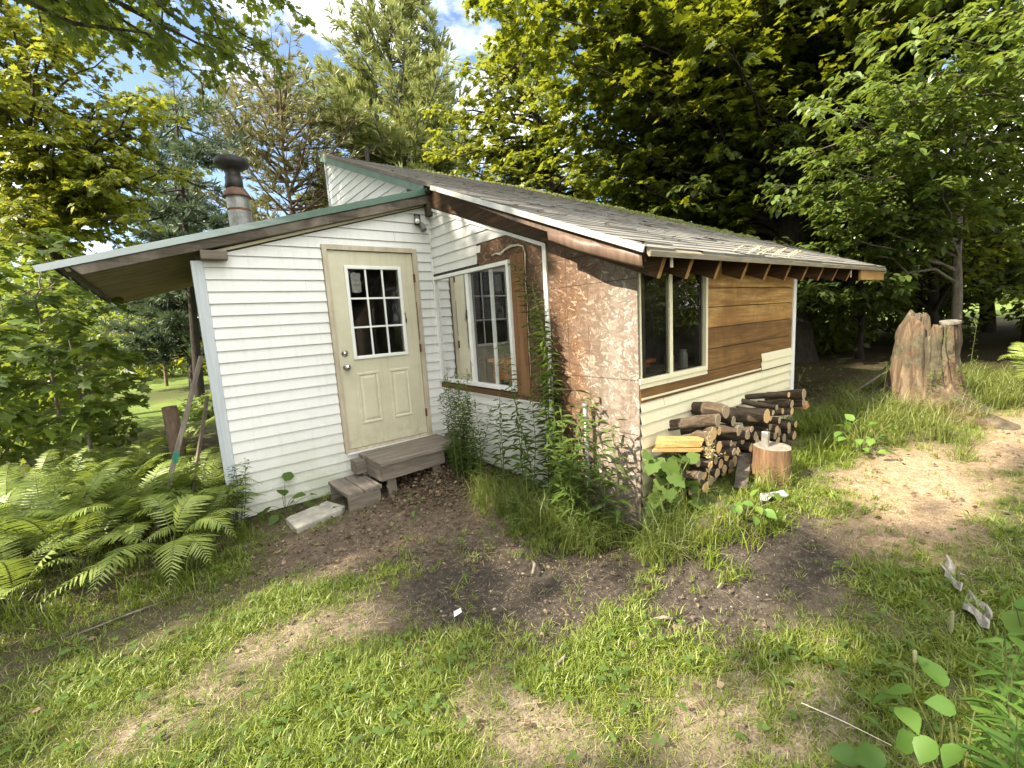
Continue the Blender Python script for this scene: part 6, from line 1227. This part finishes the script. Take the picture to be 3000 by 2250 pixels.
spots = [(-2.42, .15, 1.0, 'fern crowding against the grey cabin corner'), (-2.50, -.28, .8, 'fern under the leaning board, right of the big front fern'), (-2.95, .15, 1.0, 'fern just left of the leaning board foot'), (-3.25, -.25, .95, 'fern behind the big front fern'), (-3.55, -.55, .9, 'fern near the left lawn edge'), (-3.95, -.35, 1.0, 'fern at the lower left picture edge'), (-3.35, .35, 1.1, 'sunlit fern in the middle of the fern bank'), (-3.75, .25, 1.1, 'sunlit fern left of the middle of the bank'), (-4.15, .3, 1.0, 'fern at the left picture edge in front of the saplings'), (-2.75, .65, 1.0, 'fern behind the leaning board'), (-3.1, .85, 1.1, 'fern with pale fronds behind the middle of the bank'), (-3.5, .95, 1.1, 'sunlit fern under the low sapling'), (-3.95, .9, 1.0, 'fern below the left edge sapling'), (-2.6, 1.25, .9, 'fern by the short brown post'), (-2.95, 1.5, 1.0, 'fern behind the short brown post'), (-4.4, 1.1, 1.0, 'fern half hidden at the far left'), (-3.15, 2.2, 1.0, 'far fern below the tall sapling'), (-2.7, 2.2, .9, 'far fern beside the entry wall'), (-3.7, -.95, .62, 'small fern at the dry left lawn edge'), (-3.9, 1.9, 1.0, 'far fern between two saplings'), (-2.6, 3.2, 1.0, 'farthest fern under the eave'), (-3.0, -.05, 1.15, 'tall fern directly behind the big front fern'), (-3.4, .0, 1.2, 'tall bright fern in the front row of the bank'), (-3.8, .55, 1.2, 'tall fern in the middle row at left'), (-3.2, 1.3, 1.15, 'tall fern before the low sapling'), (-4.2, -.05, 1.1, 'fern in the front row at the left edge'), (-2.75, .3, 1.1, 'fern around the foot of the leaning board'), (-3.6, 1.5, 1.1, 'fern between the low sapling and the left edge'), (-2.45, .55, .95, 'fern against the west wall behind the boards')]
src = None
made = {}
for k, (x, y, s_, lab) in enumerate(spots):
    v = k % 4; loc = g3(x, y, -.02)
    if v not in made:
        made[v] = fern(lab, loc, [tuple(np.array(loc) + t * s_) for t in protos[v]], .20, 60 + v, .14)
    else:
        c = copy_thing(made[v], loc, random.Random(k).uniform(0, 6.28), s_); c['label'] = lab
b_ = g3(5.0, -4.45); fern('sunlit fern right of the tall stump at the picture edge', b_, [(4.55, -4.12, .80), (4.7, -4.45, .66), (4.6, -4.7, .75), (5.3, -4.2, .95), (5.5, -4.6, .9), (4.9, -4.9, .7), (4.35, -4.3, .62)], .25, 71, .16, 'ferns at the right edge', bias=.2)

# ------------------------------------------------------------ weeds
def stemplant(name, label, cat, stems, leaf, mat, seed, per=38, tmpl=T_LANCE, group=None, droop=.35, top=.55, r0=.004, start=.08, bias=0.0, width=1.0, stemm='stem', brush=0):
    """upright stems (list of point lists) carrying leaves all round"""
    rng = np.random.default_rng(seed); b = stems[0][0]; root = thing(name, label, cat, b, group); mb = MB(); lb = LB()
    for pts in stems:
        pts = [np.array(p, float) for p in pts]; m = 12; Q = []
        for i in range(m):
            t = i / (m - 1); f = t * (len(pts) - 1); j = min(int(f), len(pts) - 2); Q.append(pts[j] * (1 - f + j) + pts[j + 1] * (f - j))
        Ln = sum(np.linalg.norm(Q[i + 1] - Q[i]) for i in range(m - 1)); mb.tube(Q, [r0 * (1 - .75 * i / (m - 1)) for i in range(m)], 5, False)
        n = int(per * Ln)
        t = start + (1 - start) * (np.arange(n) + .5) / n; a = np.arange(n) * 2.4 + rng.uniform(0, 6); p = np.array([path_at(Q, q) for q in t])
        d = np.stack([np.cos(a), np.sin(a), rng.uniform(.0, .8, n)], 1) + rng.normal(size=(n, 3)) * .12
        sz = leaf * (1 - (1 - top) * t) * rng.uniform(.75, 1.2, n) * np.minimum(1, .55 + t * 1.5)
        lb.add(p, d, UP + rng.normal(size=(n, 3)) * .3 - d * 0.0, np.stack([sz, sz * width, sz * (1 + droop * 3)], 1), np.clip(rng.normal(.45 + bias, .18, n) + .2 * (t - .4), 0, 1))
        if brush:
            q0 = Q[-1]
            for k in range(brush):
                e = q0 + rng.normal(size=3) * .035 + UP * rng.uniform(-.05, .10); mb.tube([q0 - UP * .05, e], [.0015, .001], 3, False); m2 = 9; tt = rng.random(m2)[:, None]; lb.add(q0 + (e - q0) * tt, rng.normal(size=(m2, 3)) + UP, UP + rng.normal(size=(m2, 3)), np.stack([np.full(m2, .022), np.full(m2, .03), np.full(m2, .02)], 1), np.clip(rng.normal(.9, .1, m2), 0, 1))
    mb.build('stem', M[stemm], root); lb.build('foliage', mat, root, tmpl); return root
rr = random.Random(17)
S_ = []
for k in range(20):
    bx_, by_ = -0.30 + rr.uniform(-.14, .12), -0.98 + rr.uniform(-.34, .30); h = rr.uniform(.66, 1.06); S_.append([g3(bx_, by_, -.02), (bx_ + rr.uniform(-.05, .06), by_ + rr.uniform(-.05, .05), h * .5), (bx_ + rr.uniform(-.12, .12), by_ + rr.uniform(-.12, .14), h)])
stemplant('goldenrod', 'dense dark green goldenrod clump under the west window', 'weed', S_, .10, M['weed'], 81, 95, top=.55, brush=5, width=.95)
S_ = [[g3(-.12, -2.02, -.02), (-.12, -1.97, .7), (-.11, -1.90, 1.25), (-.10, -1.78, 1.75), (-.12, -1.64, 2.04)], [g3(-.14, -1.96, -.02), (-.12, -2.0, .8), (-.12, -2.02, 1.3), (-.14, -1.95, 1.66)], [g3(-.16, -2.08, -.02), (-.13, -2.08, .6), (-.13, -2.06, 1.1), (-.15, -2.0, 1.45)], [g3(-.1, -2.1, -.02), (-.1, -2.06, .6), (-.1, -2.0, 1.2), (-.11, -1.86, 1.85)]]
stemplant('goldenrod', 'tallest goldenrod stalk climbing past the white trim to the window head', 'weed', S_, .16, M['weed'], 82, 72, top=.42, r0=.007, droop=.6, width=1.2)
S_ = [[g3(-.2, -1.92, -.02), (-.17, -1.72, .5), (-.14, -1.52, 1.0), (-.13, -1.42, 1.36)], [g3(-.2, -1.72, -.02), (-.18, -1.66, .5), (-.16, -1.60, 1.05)], [g3(-.22, -1.85, -.02), (-.18, -1.88, .5), (-.16, -1.84, .95)], [g3(-.22, -1.45, -.02), (-.2, -1.42, .5), (-.18, -1.4, .80)]] + [[g3(-.26 + rr.uniform(-.1, .1), y_, -.02), (-.22 + rr.uniform(-.06, .06), y_ + .04, .35), (-.2 + rr.uniform(-.1, .08), y_ + rr.uniform(-.05, .12), rr.uniform(.55, 1.05))] for y_ in (-1.5, -1.78, -2.25)]
stemplant('goldenrod', 'leaning goldenrod stalks in front of the lower siding, left of the tallest one', 'weed', S_, .15, M['willow'], 83, 50, top=.5, r0=.005, droop=.6, width=1.15)
S_ = []
for k in range(17):
    bx_, by_ = -0.24 + rr.uniform(-.18, .12), -2.42 + rr.uniform(-.34, .30); h = rr.uniform(.45, .98); S_.append([g3(bx_, by_, -.02), (bx_ + rr.uniform(-.04, .04), by_ + rr.uniform(-.04, .04), h * .5), (bx_ + rr.uniform(-.10, .08), by_ + rr.uniform(-.1, .1), h)])
stemplant('willow_weed', 'bright green willow leaved weeds at the foot of the strand board', 'weed', S_, .15, M['willow'], 84, 46, top=.75, r0=.005, droop=.35, bias=-.02, width=1.2)
S_ = [[g3(-.62, -2.06, -.01), (-.63, -2.07, .12), (-.62, -2.10, .30)], [g3(-.58, -2.1, -.01), (-.56, -2.14, .2)], [g3(-.66, -2.1, -.01), (-.70, -2.14, .16)]]
stemplant('young_weed', 'young bright weed in front of the drooping tall grass', 'weed', S_, .075, M['broad'], 85, 80, bias=.1)
S_ = [[g3(.24, -3.16, 0), (.25, -3.18, .45), (.24, -3.20, .60)]]
stemplant('flowering_weed', 'pale weed stalk with a whitish seed head before the firewood', 'weed', S_, .035, M['dry_grass'], 86, 40, brush=26, stemm='stem')
for k, (x, y, h, lab) in enumerate(((4.02, -3.95, .95, 'goldenrod stalk in front of the right half of the stump'), (3.85, -3.75, .85, 'goldenrod stalk in front of the cleft of the stump'), (2.55, -2.85, .5, 'small weed standing past the end of the far pile'), (3.55, -3.35, .5, 'low leafy weed at the left foot of the stump'))):
    S_ = [[g3(x, y, -.02), (x + .02, y - .01, h * .6), (x + rr.uniform(-.06, .06), y - .05, h + .3)]] + [[g3(x + rr.uniform(-.08, .08), y + rr.uniform(-.08, .08), -.02), (x + rr.uniform(-.1, .1), y + rr.uniform(-.1, .1), h * .6 + .2)] for _ in range(3)]
    stemplant('goldenrod', lab, 'weed', S_, .075, M['weed'], 90 + k, 48, top=.5, brush=3, bias=.1)
S_ = []
for k in range(7): bx_, by_ = -2.28 + rr.uniform(-.08, .16), -.22 + rr.uniform(-.1, .08); S_.append([g3(bx_, by_, -.02), (bx_ + .06, by_ - .03, .2), (bx_ + rr.uniform(.02, .22), by_ + rr.uniform(-.08, .02), rr.uniform(.30, .52))])
stemplant('shadowed_weed', 'dark leafy weed at the base of the grey corner board', 'weed', S_, .085, M['weed'], 95, 70, bias=-.1)
# broad leaves by the concrete slab, sun weed on the path edge
def leafplant(name, label, base, leaves_, size, mat, seed, tmpl=T_OVAL, group=None, cat='weed', stalk=.0035, width=1.0, bias=.0, up=(0, 0, 1)):
    rng = np.random.default_rng(seed); root = thing(name, label, cat, base, group); mb = MB(); lb = LB(); base = np.array(base)
    for p in leaves_:
        p = np.array(p[:3], float); h = p - base; hd = unit(np.array((h[0], h[1], 0)) + rng.normal(size=3) * .15); mid = base + h * .55 + UP * .12 * np.linalg.norm(h)
        mb.tube([base, mid, p], [stalk, stalk * .8, stalk * .5], 5, False); s_ = size * rng.uniform(.75, 1.2)
        lb.add(p, hd - UP * .25, np.array(up) + rng.normal(size=3) * .25, np.array([[s_, s_ * width, s_]]), np.clip(rng.normal(.5 + bias, .2), 0, 1))
    mb.build('stalk', M['stem'], root); lb.build('foliage', mat, root, tmpl); return root
leafplant('broadleaf_weed', 'broad leaved plant growing against the siding behind the concrete slab', g3(-1.86, -.10), [(-1.98, -.16, -.02), (-1.74, -.14, .01), (-1.80, -.22, .03), (-2.06, -.12, -.06), (-1.70, -.18, -.06), (-1.88, -.15, .11), (-1.83, -.12, .17), (-1.62, -.12, -.03), (-1.95, -.25, -.08), (-2.15, -.2, -.08)], .13, M['weed'], 96, width=1.5, bias=.15)
leafplant('seedling', 'small pale seedling with one large leaf on the dirt before the steps', g3(-1.02, -1.20), [(-1.0, -1.26, .03), (-.96, -1.2, .05), (-1.06, -1.24, -.02), (-1.04, -1.18, .12), (-1.02, -1.3, -.04)], .05, M['weed'], 97, width=1.3, bias=.3)
leafplant('sun_weed', 'bright leafy weed at the sunny path edge left of the stump grass', g3(2.05, -3.58), [(2.05 + rr.uniform(-.2, .2), -3.6 + rr.uniform(-.16, .16), .27 + rr.uniform(.05, .26)) for _ in range(26)], .08, M['broad'], 98, T_OVATE, width=1.0, bias=.2)
leafplant('sun_weed', 'bright weed tuft at the corner of the shadow by the log pile grass', g3(.25, -3.42), [(.25 + rr.uniform(-.16, .16), -3.44 + rr.uniform(-.12, .12), .2 + rr.uniform(.02, .18)) for _ in range(16)], .07, M['broad'], 99, T_OVATE, width=1.0, bias=.2)
# grape vine at the corner
V_ = [(rr.uniform(-.04, .26), rr.uniform(-3.10, -2.90), rr.uniform(.02, .60)) for _ in range(64)] + [(-.03, -2.95, .55), (.06, -2.98, .52), (.0, -3.0, .38), (.14, -3.02, .50), (.10, -3.04, .33), (.05, -3.0, .20), (.18, -3.05, .15), (.22, -3.0, .40)]
leafplant('grape_vine', 'grape vine with large lobed leaves at the foot of the cabin corner', g3(.06, -2.96), V_, .105, M['weed'], 100, T_GRAPE, cat='vine', width=1.05, bias=.05, up=(-.55, -.65, .6))
# right foreground: bramble, willow weed and two grass spikes
V_ = [(-.97, -4.42, .36), (-1.0, -4.47, .31), (-.93, -4.44, .40), (-.90, -4.40, .33), (-1.03, -4.50, .36), (-.96, -4.53, .43), (-.90, -4.50, .44), (-1.06, -4.47, .24), (-1.10, -4.46, .18), (-1.0, -4.40, .20), (-.92, -4.36, .22), (-1.05, -4.42, .10), (-1.12, -4.52, .30), (-.86, -4.56, .38), (-.85, -4.45, .28), (-1.08, -4.56, .42), (-1.15, -4.50, .12), (-.98, -4.34, .12)]
leafplant('bramble', 'bramble with broad toothed leaves in the lower right corner', g3(-.88, -4.55), V_, .078, M['broad'], 101, T_OVATE, cat='bramble', width=1.1, bias=.0)
S_ = [[g3(-.86, -4.62, 0), (-.90, -4.63, .35), (-.93, -4.62, .62)], [g3(-.80, -4.60, 0), (-.84, -4.62, .4), (-.88, -4.60, .66)], [g3(-.95, -4.64, 0), (-1.02, -4.65, .35), (-1.06, -4.64, .56)], [g3(-.7, -4.6, 0), (-.72, -4.61, .55)], [g3(-.9, -4.68, 0), (-1.0, -4.68, .6)]]
stemplant('willow_weed', 'bright narrow leaved weed at the right picture edge above the bramble', 'weed', S_, .13, M['broad'], 102, 55, bias=.08)
V_ = [(-.40, -4.60, .50), (-.34, -4.62, .46), (-.42, -4.63, .40), (-.28, -4.58, .50), (-.30, -4.63, .36), (-.22, -4.60, .55)]
leafplant('viburnum_shoot', 'leafy shoot entering at the right picture edge above the narrow leaved weed', g3(-.30, -4.66), V_, .085, M['broad'], 103, T_OVATE, cat='weed', width=1.4)
for k, (x, y, h, ln, lab) in enumerate(((-.86, -4.50, .60, .075, 'taller timothy grass spike at lower right'), (-.90, -4.44, .50, .055, 'shorter leaning timothy grass spike at lower right'))):
    b_ = g3(x, y); root = thing('grass_spike', lab, 'grass spike', b_, 'timothy grass spikes'); MB().tube([b_, (x - .015 * k, y, h * .6), (x - .02 - .02 * k, y, h)], [.0016, .0014, .0012], 5, False).build('stalk', M['stem'], root)
    m = MB(); d_ = Vector((-.03 - .25 * k, 0, 1)); m.lathe([(.001, 0), (.0048, .008), (.0055, ln * .5), (.0045, ln * .9), (.001, ln)], (x - .02 - .02 * k, y, h), 9, d_); m.build('seed_head', simple('seed head', (.17, .18, .09), (.30, .30, .17), 300, .9, 0, .6), root, smooth=True)

# ------------------------------------------------------------ ground cover
T_GRASS = (np.array([(0, -0.5, 0), (0, 0.5, 0), (0.5, 0.42, 0.10), (0.5, -0.42, 0.10), (1.0, 0, -0.06)]), [(0, 1, 2, 3), (3, 2, 4)])
T_LONG = (np.array([(0, -.5, 0), (0, .5, 0), (.30, .5, .16), (.30, -.5, .16), (.62, .38, .20), (.62, -.38, .20), (.86, .2, .08), (.86, -.2, .08), (1.0, 0, -.10)]), [(0, 1, 2, 3), (3, 2, 4, 5), (5, 4, 6, 7), (7, 6, 8)])
rg = np.random.default_rng(99)
def ground_pts(n, pdf, x0, x1, y0, y1):
    out = []
    while sum(len(a) for a in out) < n:
        x = rg.uniform(x0, x1, 60000); y = rg.uniform(y0, y1, 60000); k = rg.random(60000) < pdf(x, y); out.append(np.stack([x[k], y[k]], 1))
    return np.concatenate(out)[:n]
inwall = lambda x, y: ((x > 0) & (x < 2.6) & (y > -2.81)) | ((x > -2.29) & (y > 0))
def infront(x, y): dx = x - CAM[0]; dy = y - CAM[1]; f = dx * .60 + dy * .785; return (f > .25) & (np.abs(dx * .787 - dy * .614) < f * 1.35 + 1.7)
def near_w(x, y, k): return np.minimum(1.0, (k / np.maximum(.4, np.hypot(x - CAM[0], y - CAM[1]))) ** 1.6)
P_ = ground_pts(56000, lambda x, y: lawn_density(x, y) ** 1.3 * ~inwall(x, y) * infront(x, y) * near_w(x, y, 2.0), -6, 8, -7, 1.2)
lb = LB(); nb = 10; z = gz(P_[:, 0], P_[:, 1]) + (fbm(P_[:, 0], P_[:, 1], .22, 31) - .5) * .03
a = rg.uniform(0, 2 * np.pi, (len(P_), nb)); tl = rg.uniform(.35, 1.5, (len(P_), nb)); sz = (rg.uniform(.6, 1.35, len(P_)) * (.55 + .75 * fbm(P_[:, 0], P_[:, 1], .45, 61)))[:, None] * rg.uniform(.014, .056, (len(P_), nb))
pp = np.stack([P_[:, 0][:, None] + rg.normal(0, .012, a.shape), P_[:, 1][:, None] + rg.normal(0, .012, a.shape), np.broadcast_to(z[:, None], a.shape) - .004], -1).reshape(-1, 3)
dd = np.stack([np.cos(a) * np.sin(tl), np.sin(a) * np.sin(tl), np.cos(tl) + .12], -1).reshape(-1, 3)
hue = np.repeat(np.clip(rg.normal(.0, .16, len(P_)) + .22 + .42 * (fbm(P_[:, 0], P_[:, 1], .8, 71)), 0, 1), nb)
lb.add(pp, dd, UP + rg.normal(size=pp.shape) * .25, np.stack([sz.ravel(), np.clip(sz.ravel() * .07, .0014, .0034), sz.ravel()], 1), np.clip(hue + rg.normal(0, .10, len(pp)), 0, 1))
tag(lb.build('lawn_grass', M['grass'], None, T_GRASS), kind='stuff')
# crabgrass: flatter, wider, brighter clumps
P_ = ground_pts(3000, lambda x, y: lawn_density(x, y) * np.clip((fbm(x, y, .5, 21) - .44) * 5, 0, 1) * ~inwall(x, y) * infront(x, y) * near_w(x, y, 2.4), -4.5, 3, -5.4, .4)
lb = LB(); nb = 13; z = gz(P_[:, 0], P_[:, 1]); a = rg.uniform(0, 2 * np.pi, (len(P_), nb)); tl = rg.uniform(.6, 1.45, (len(P_), nb)); sz = rg.uniform(.025, .075, a.shape)
pp = np.stack([P_[:, 0][:, None] + rg.normal(0, .02, a.shape), P_[:, 1][:, None] + rg.normal(0, .02, a.shape), np.broadcast_to(z[:, None], a.shape) + .008], -1).reshape(-1, 3); dd = np.stack([np.cos(a) * np.sin(tl), np.sin(a) * np.sin(tl), np.cos(tl) + .2], -1).reshape(-1, 3)
lb.add(pp, dd, UP + rg.normal(size=pp.shape) * .3, np.stack([sz.ravel(), np.clip(sz.ravel() * .095, .0028, .0062), sz.ravel() * 1.3], 1), np.clip(rg.normal(.42, .15, len(pp)), 0, .8))
tag(lb.build('crabgrass', M['grass'], None, T_GRASS), kind='stuff')
# dry blades and needles
def drypdf(x, y):
    st_, dk, sa, dr, fe, fo, wl, me_ = zones(x, y); return np.clip(.25 + .3 * dr + .5 * sa + .2 * st_ + .5 * wl, 0, 1) * (1 - .7 * dk) * ~inwall(x, y) * infront(x, y) * near_w(x, y, 2.6)
P_ = ground_pts(15000, drypdf, -5, 5.5, -5.5, .6); n = len(P_); a = rg.uniform(0, 6.28, n); sz = rg.uniform(.018, .075, n); lb = LB()
lb.add(np.stack([P_[:, 0], P_[:, 1], gz(P_[:, 0], P_[:, 1]) + rg.uniform(.002, .02, n)], 1), np.stack([np.cos(a), np.sin(a), rg.uniform(-.05, .25, n)], 1), UP + rg.normal(size=(n, 3)) * .2, np.stack([sz, rg.uniform(.0012, .0026, n), sz * .5], 1), rg.random(n))
tag(lb.build('dry_grass', M['dry_grass'], None, T_GRASS), kind='stuff')
def tufts(name, P_, nb, lmin, lmax, wid, mat, lean, hue0, tl0=.15, tl1=.9):
    n = len(P_); lb = LB(); z = gz(P_[:, 0], P_[:, 1]); a = rg.uniform(0, 6.28, (n, nb)); tl = rg.uniform(tl0, tl1, (n, nb)); sz = rg.uniform(lmin, lmax, (n, nb)) * rg.uniform(.7, 1.15, (n, 1))
    pp = np.stack([P_[:, 0][:, None] + rg.normal(0, .03, a.shape), P_[:, 1][:, None] + rg.normal(0, .03, a.shape), np.broadcast_to(z[:, None], a.shape) - .01], -1).reshape(-1, 3)
    dd = np.stack([np.cos(a) * np.sin(tl) + lean[0], np.sin(a) * np.sin(tl) + lean[1], np.cos(tl)], -1).reshape(-1, 3); m = len(pp); s_ = sz.ravel()
    lb.add(pp, dd, UP - .25 * np.sign(dd[:, 2:3]) * 0 + rg.normal(size=pp.shape) * .2, np.stack([s_, np.full(m, wid) * rg.uniform(.7, 1.3, m), s_ * 1.3], 1), np.clip(np.repeat(rg.normal(hue0, .15, n), nb) + rg.normal(0, .12, m), 0, 1))
    return tag(lb.build(name, mat, None, T_LONG), kind='stuff')
wallpts = np.concatenate([np.stack([rg.normal(-.42, .10, 26), rg.uniform(-2.1, -1.35, 26)], 1), np.stack([rg.normal(-.38, .10, 30), rg.uniform(-2.75, -2.1, 30)], 1), np.stack([rg.normal(-.1, .14, 12), rg.uniform(-3.3, -2.9, 12)], 1)])
tufts('tall_grass', wallpts, 30, .18, .40, .0050, M['tall_grass'], (-.25, -.2), .25)
def sunpdf(x, y): st_, dk, sa, dr, fe, fo, wl, me_ = zones(x, y); return np.clip((x - 2.0) * 1.2, 0, 1) * (y < -2.95) * (y > -5.2) * (1 - .97 * np.clip(sa * 1.6, 0, 1)) * (np.hypot((x - 4.12), (y + 3.62)) > .42)
tufts('stump_grass', ground_pts(420, sunpdf, 1.9, 6.5, -5.2, -2.9), 30, .14, .36, .0045, M['tall_grass'], (-.12, -.25), .45)
def shadepdf(x, y): return (x > .55) & (x < 3.2) & (y > -3.42 - .12 * (x > 1.6)) & (y < -3.24 + .5 * (x > 2.25)) & ~inwall(x, y)
tufts('shaded_grass', ground_pts(130, shadepdf, .4, 3.4, -3.7, -2.3), 24, .10, .25, .0045, M['grass'], (-.05, -.2), .25)
def cornerpdf(x, y): return (x > -.25) & (x < .75) & (y > -3.62) & (y < -3.26)
tufts('corner_grass', ground_pts(34, cornerpdf, -.3, .8, -3.7, -3.2), 20, .08, .18, .005, M['grass'], (-.1, -.2), .3)
fernfloor = ground_pts(260, lambda x, y: (zones(x, y)[4] > .3) * ~inwall(x, y), -4.6, -2.2, -1.3, 2.0)
tufts('fern_bank_grass', fernfloor, 14, .10, .26, .005, M['grass'], (0, -.1), .2)
# dead leaf litter
T_LITTER = (np.array([(0, 0, 0), (.25, .30, .16), (.6, .34, .22), (1, .05, .10), (.7, -.25, .20), (.3, -.34, .05)]), None)
def litpdf(x, y): st_, dk, sa, dr, fe, fo, wl, me_ = zones(x, y); return np.clip(blob(x, y, -.42, -.62, .62, .6, .3) + .12 * st_ + .06 * fo + .012, 0, 1) * ~inwall(x, y)
P_ = ground_pts(6500, litpdf, -4, 5, -5, 0.0); n = len(P_); a = rg.uniform(0, 6.28, n); lb = LB(); hz = blob(P_[:, 0], P_[:, 1], -.3, -.45, .5, .5) * .06
lb.add(np.stack([P_[:, 0], P_[:, 1], gz(P_[:, 0], P_[:, 1]) + rg.uniform(.006, .022, n) + hz * rg.random(n)], 1), np.stack([np.cos(a), np.sin(a), rg.normal(0, .25, n)], 1), UP + rg.normal(size=(n, 3)) * .55, rg.uniform(.014, .042, n) , rg.random(n) ** 1.4)
tag(lb.build('leaf_litter', M['litter'], None, T_LITTER), kind='stuff')
def clover(n, pdf, box, size, name, mat, hue):
    P_ = ground_pts(n, pdf, *box); lb = LB(); k3 = 3
    a = rg.uniform(0, 6.28, (n, 1)) + np.arange(k3) * 2.09; p = np.repeat(np.stack([P_[:, 0], P_[:, 1], gz(P_[:, 0], P_[:, 1]) + rg.uniform(.02, .07, n)], 1), k3, 0); m = len(p)
    lb.add(p, np.stack([np.cos(a), np.sin(a), np.full(a.shape, .15)], -1).reshape(-1, 3), UP + rg.normal(size=(m, 3)) * .25, np.stack([size * rg.uniform(.7, 1.3, m), size * 1.5 * rg.uniform(.8, 1.2, m), np.full(m, size)], 1), np.clip(rg.normal(hue, .15, m), 0, 1)); return tag(lb.build(name, mat, None, T_OVAL), kind='stuff')
clover(900, lambda x, y: lawn_density(x, y) * ~inwall(x, y) * infront(x, y) * near_w(x, y, 2.2), (-4.5, 3, -5.4, .3), .026, 'lawn_weeds', M['weed'], .65)
# crumbs of soil and bark
T_CRUMB = (np.array([(0, 0, 0), (.5, .45, .3), (1, 0, .1), (.5, -.4, .25), (.5, 0, .7)]), [(0, 1, 4), (1, 2, 4), (2, 3, 4), (3, 0, 4)])
P_ = ground_pts(16000, lambda x, y: np.clip(zones(x, y)[0] + zones(x, y)[1] + .8 * zones(x, y)[3] + .2 * zones(x, y)[2] + .08, 0, 1) * ~inwall(x, y) * infront(x, y) * near_w(x, y, 2.6), -4, 5, -5.3, .2); n = len(P_); a = rg.uniform(0, 6.28, n); lb = LB(); s_ = .003 + .012 * rg.random(n) ** 3
lb.add(np.stack([P_[:, 0], P_[:, 1], gz(P_[:, 0], P_[:, 1]) + rg.uniform(-.004, .012, n)], 1), np.stack([np.cos(a), np.sin(a), rg.normal(0, .3, n)], 1), UP + rg.normal(size=(n, 3)) * .4, s_ * np.where(rg.random(n) < .06, 2.2, 1), rg.random(n))
tag(lb.build('soil_crumbs', simple('soil crumbs', (.03, .024, .018), (.17, .135, .10), 90, .95), None, T_CRUMB), kind='stuff')
# pebbles
m = MB(); rr = random.Random(41); P_ = ground_pts(110, lambda x, y: np.clip(zones(x, y)[0] + zones(x, y)[1] + .6 * zones(x, y)[3] + .3 * zones(x, y)[2], 0, 1) * ~inwall(x, y), -3, 3, -4.8, 0)
for x, y in P_:
    r0 = rr.uniform(.003, .010) * (1.6 if rr.random() < .06 else 1); g_ = Vector(g3(x, y, r0 * .4 + .006)); m.lathe([(r0 * .55, -r0 * .5), (r0, 0), (r0 * .6, r0 * .5)], g_, 7, (rr.uniform(-.4, .4), rr.uniform(-.4, .4), 1))
tag(m.build('pebbles', simple('pebbles', (.12, .11, .10), (.30, .28, .25), 60, .8), None, smooth=True), kind='stuff')
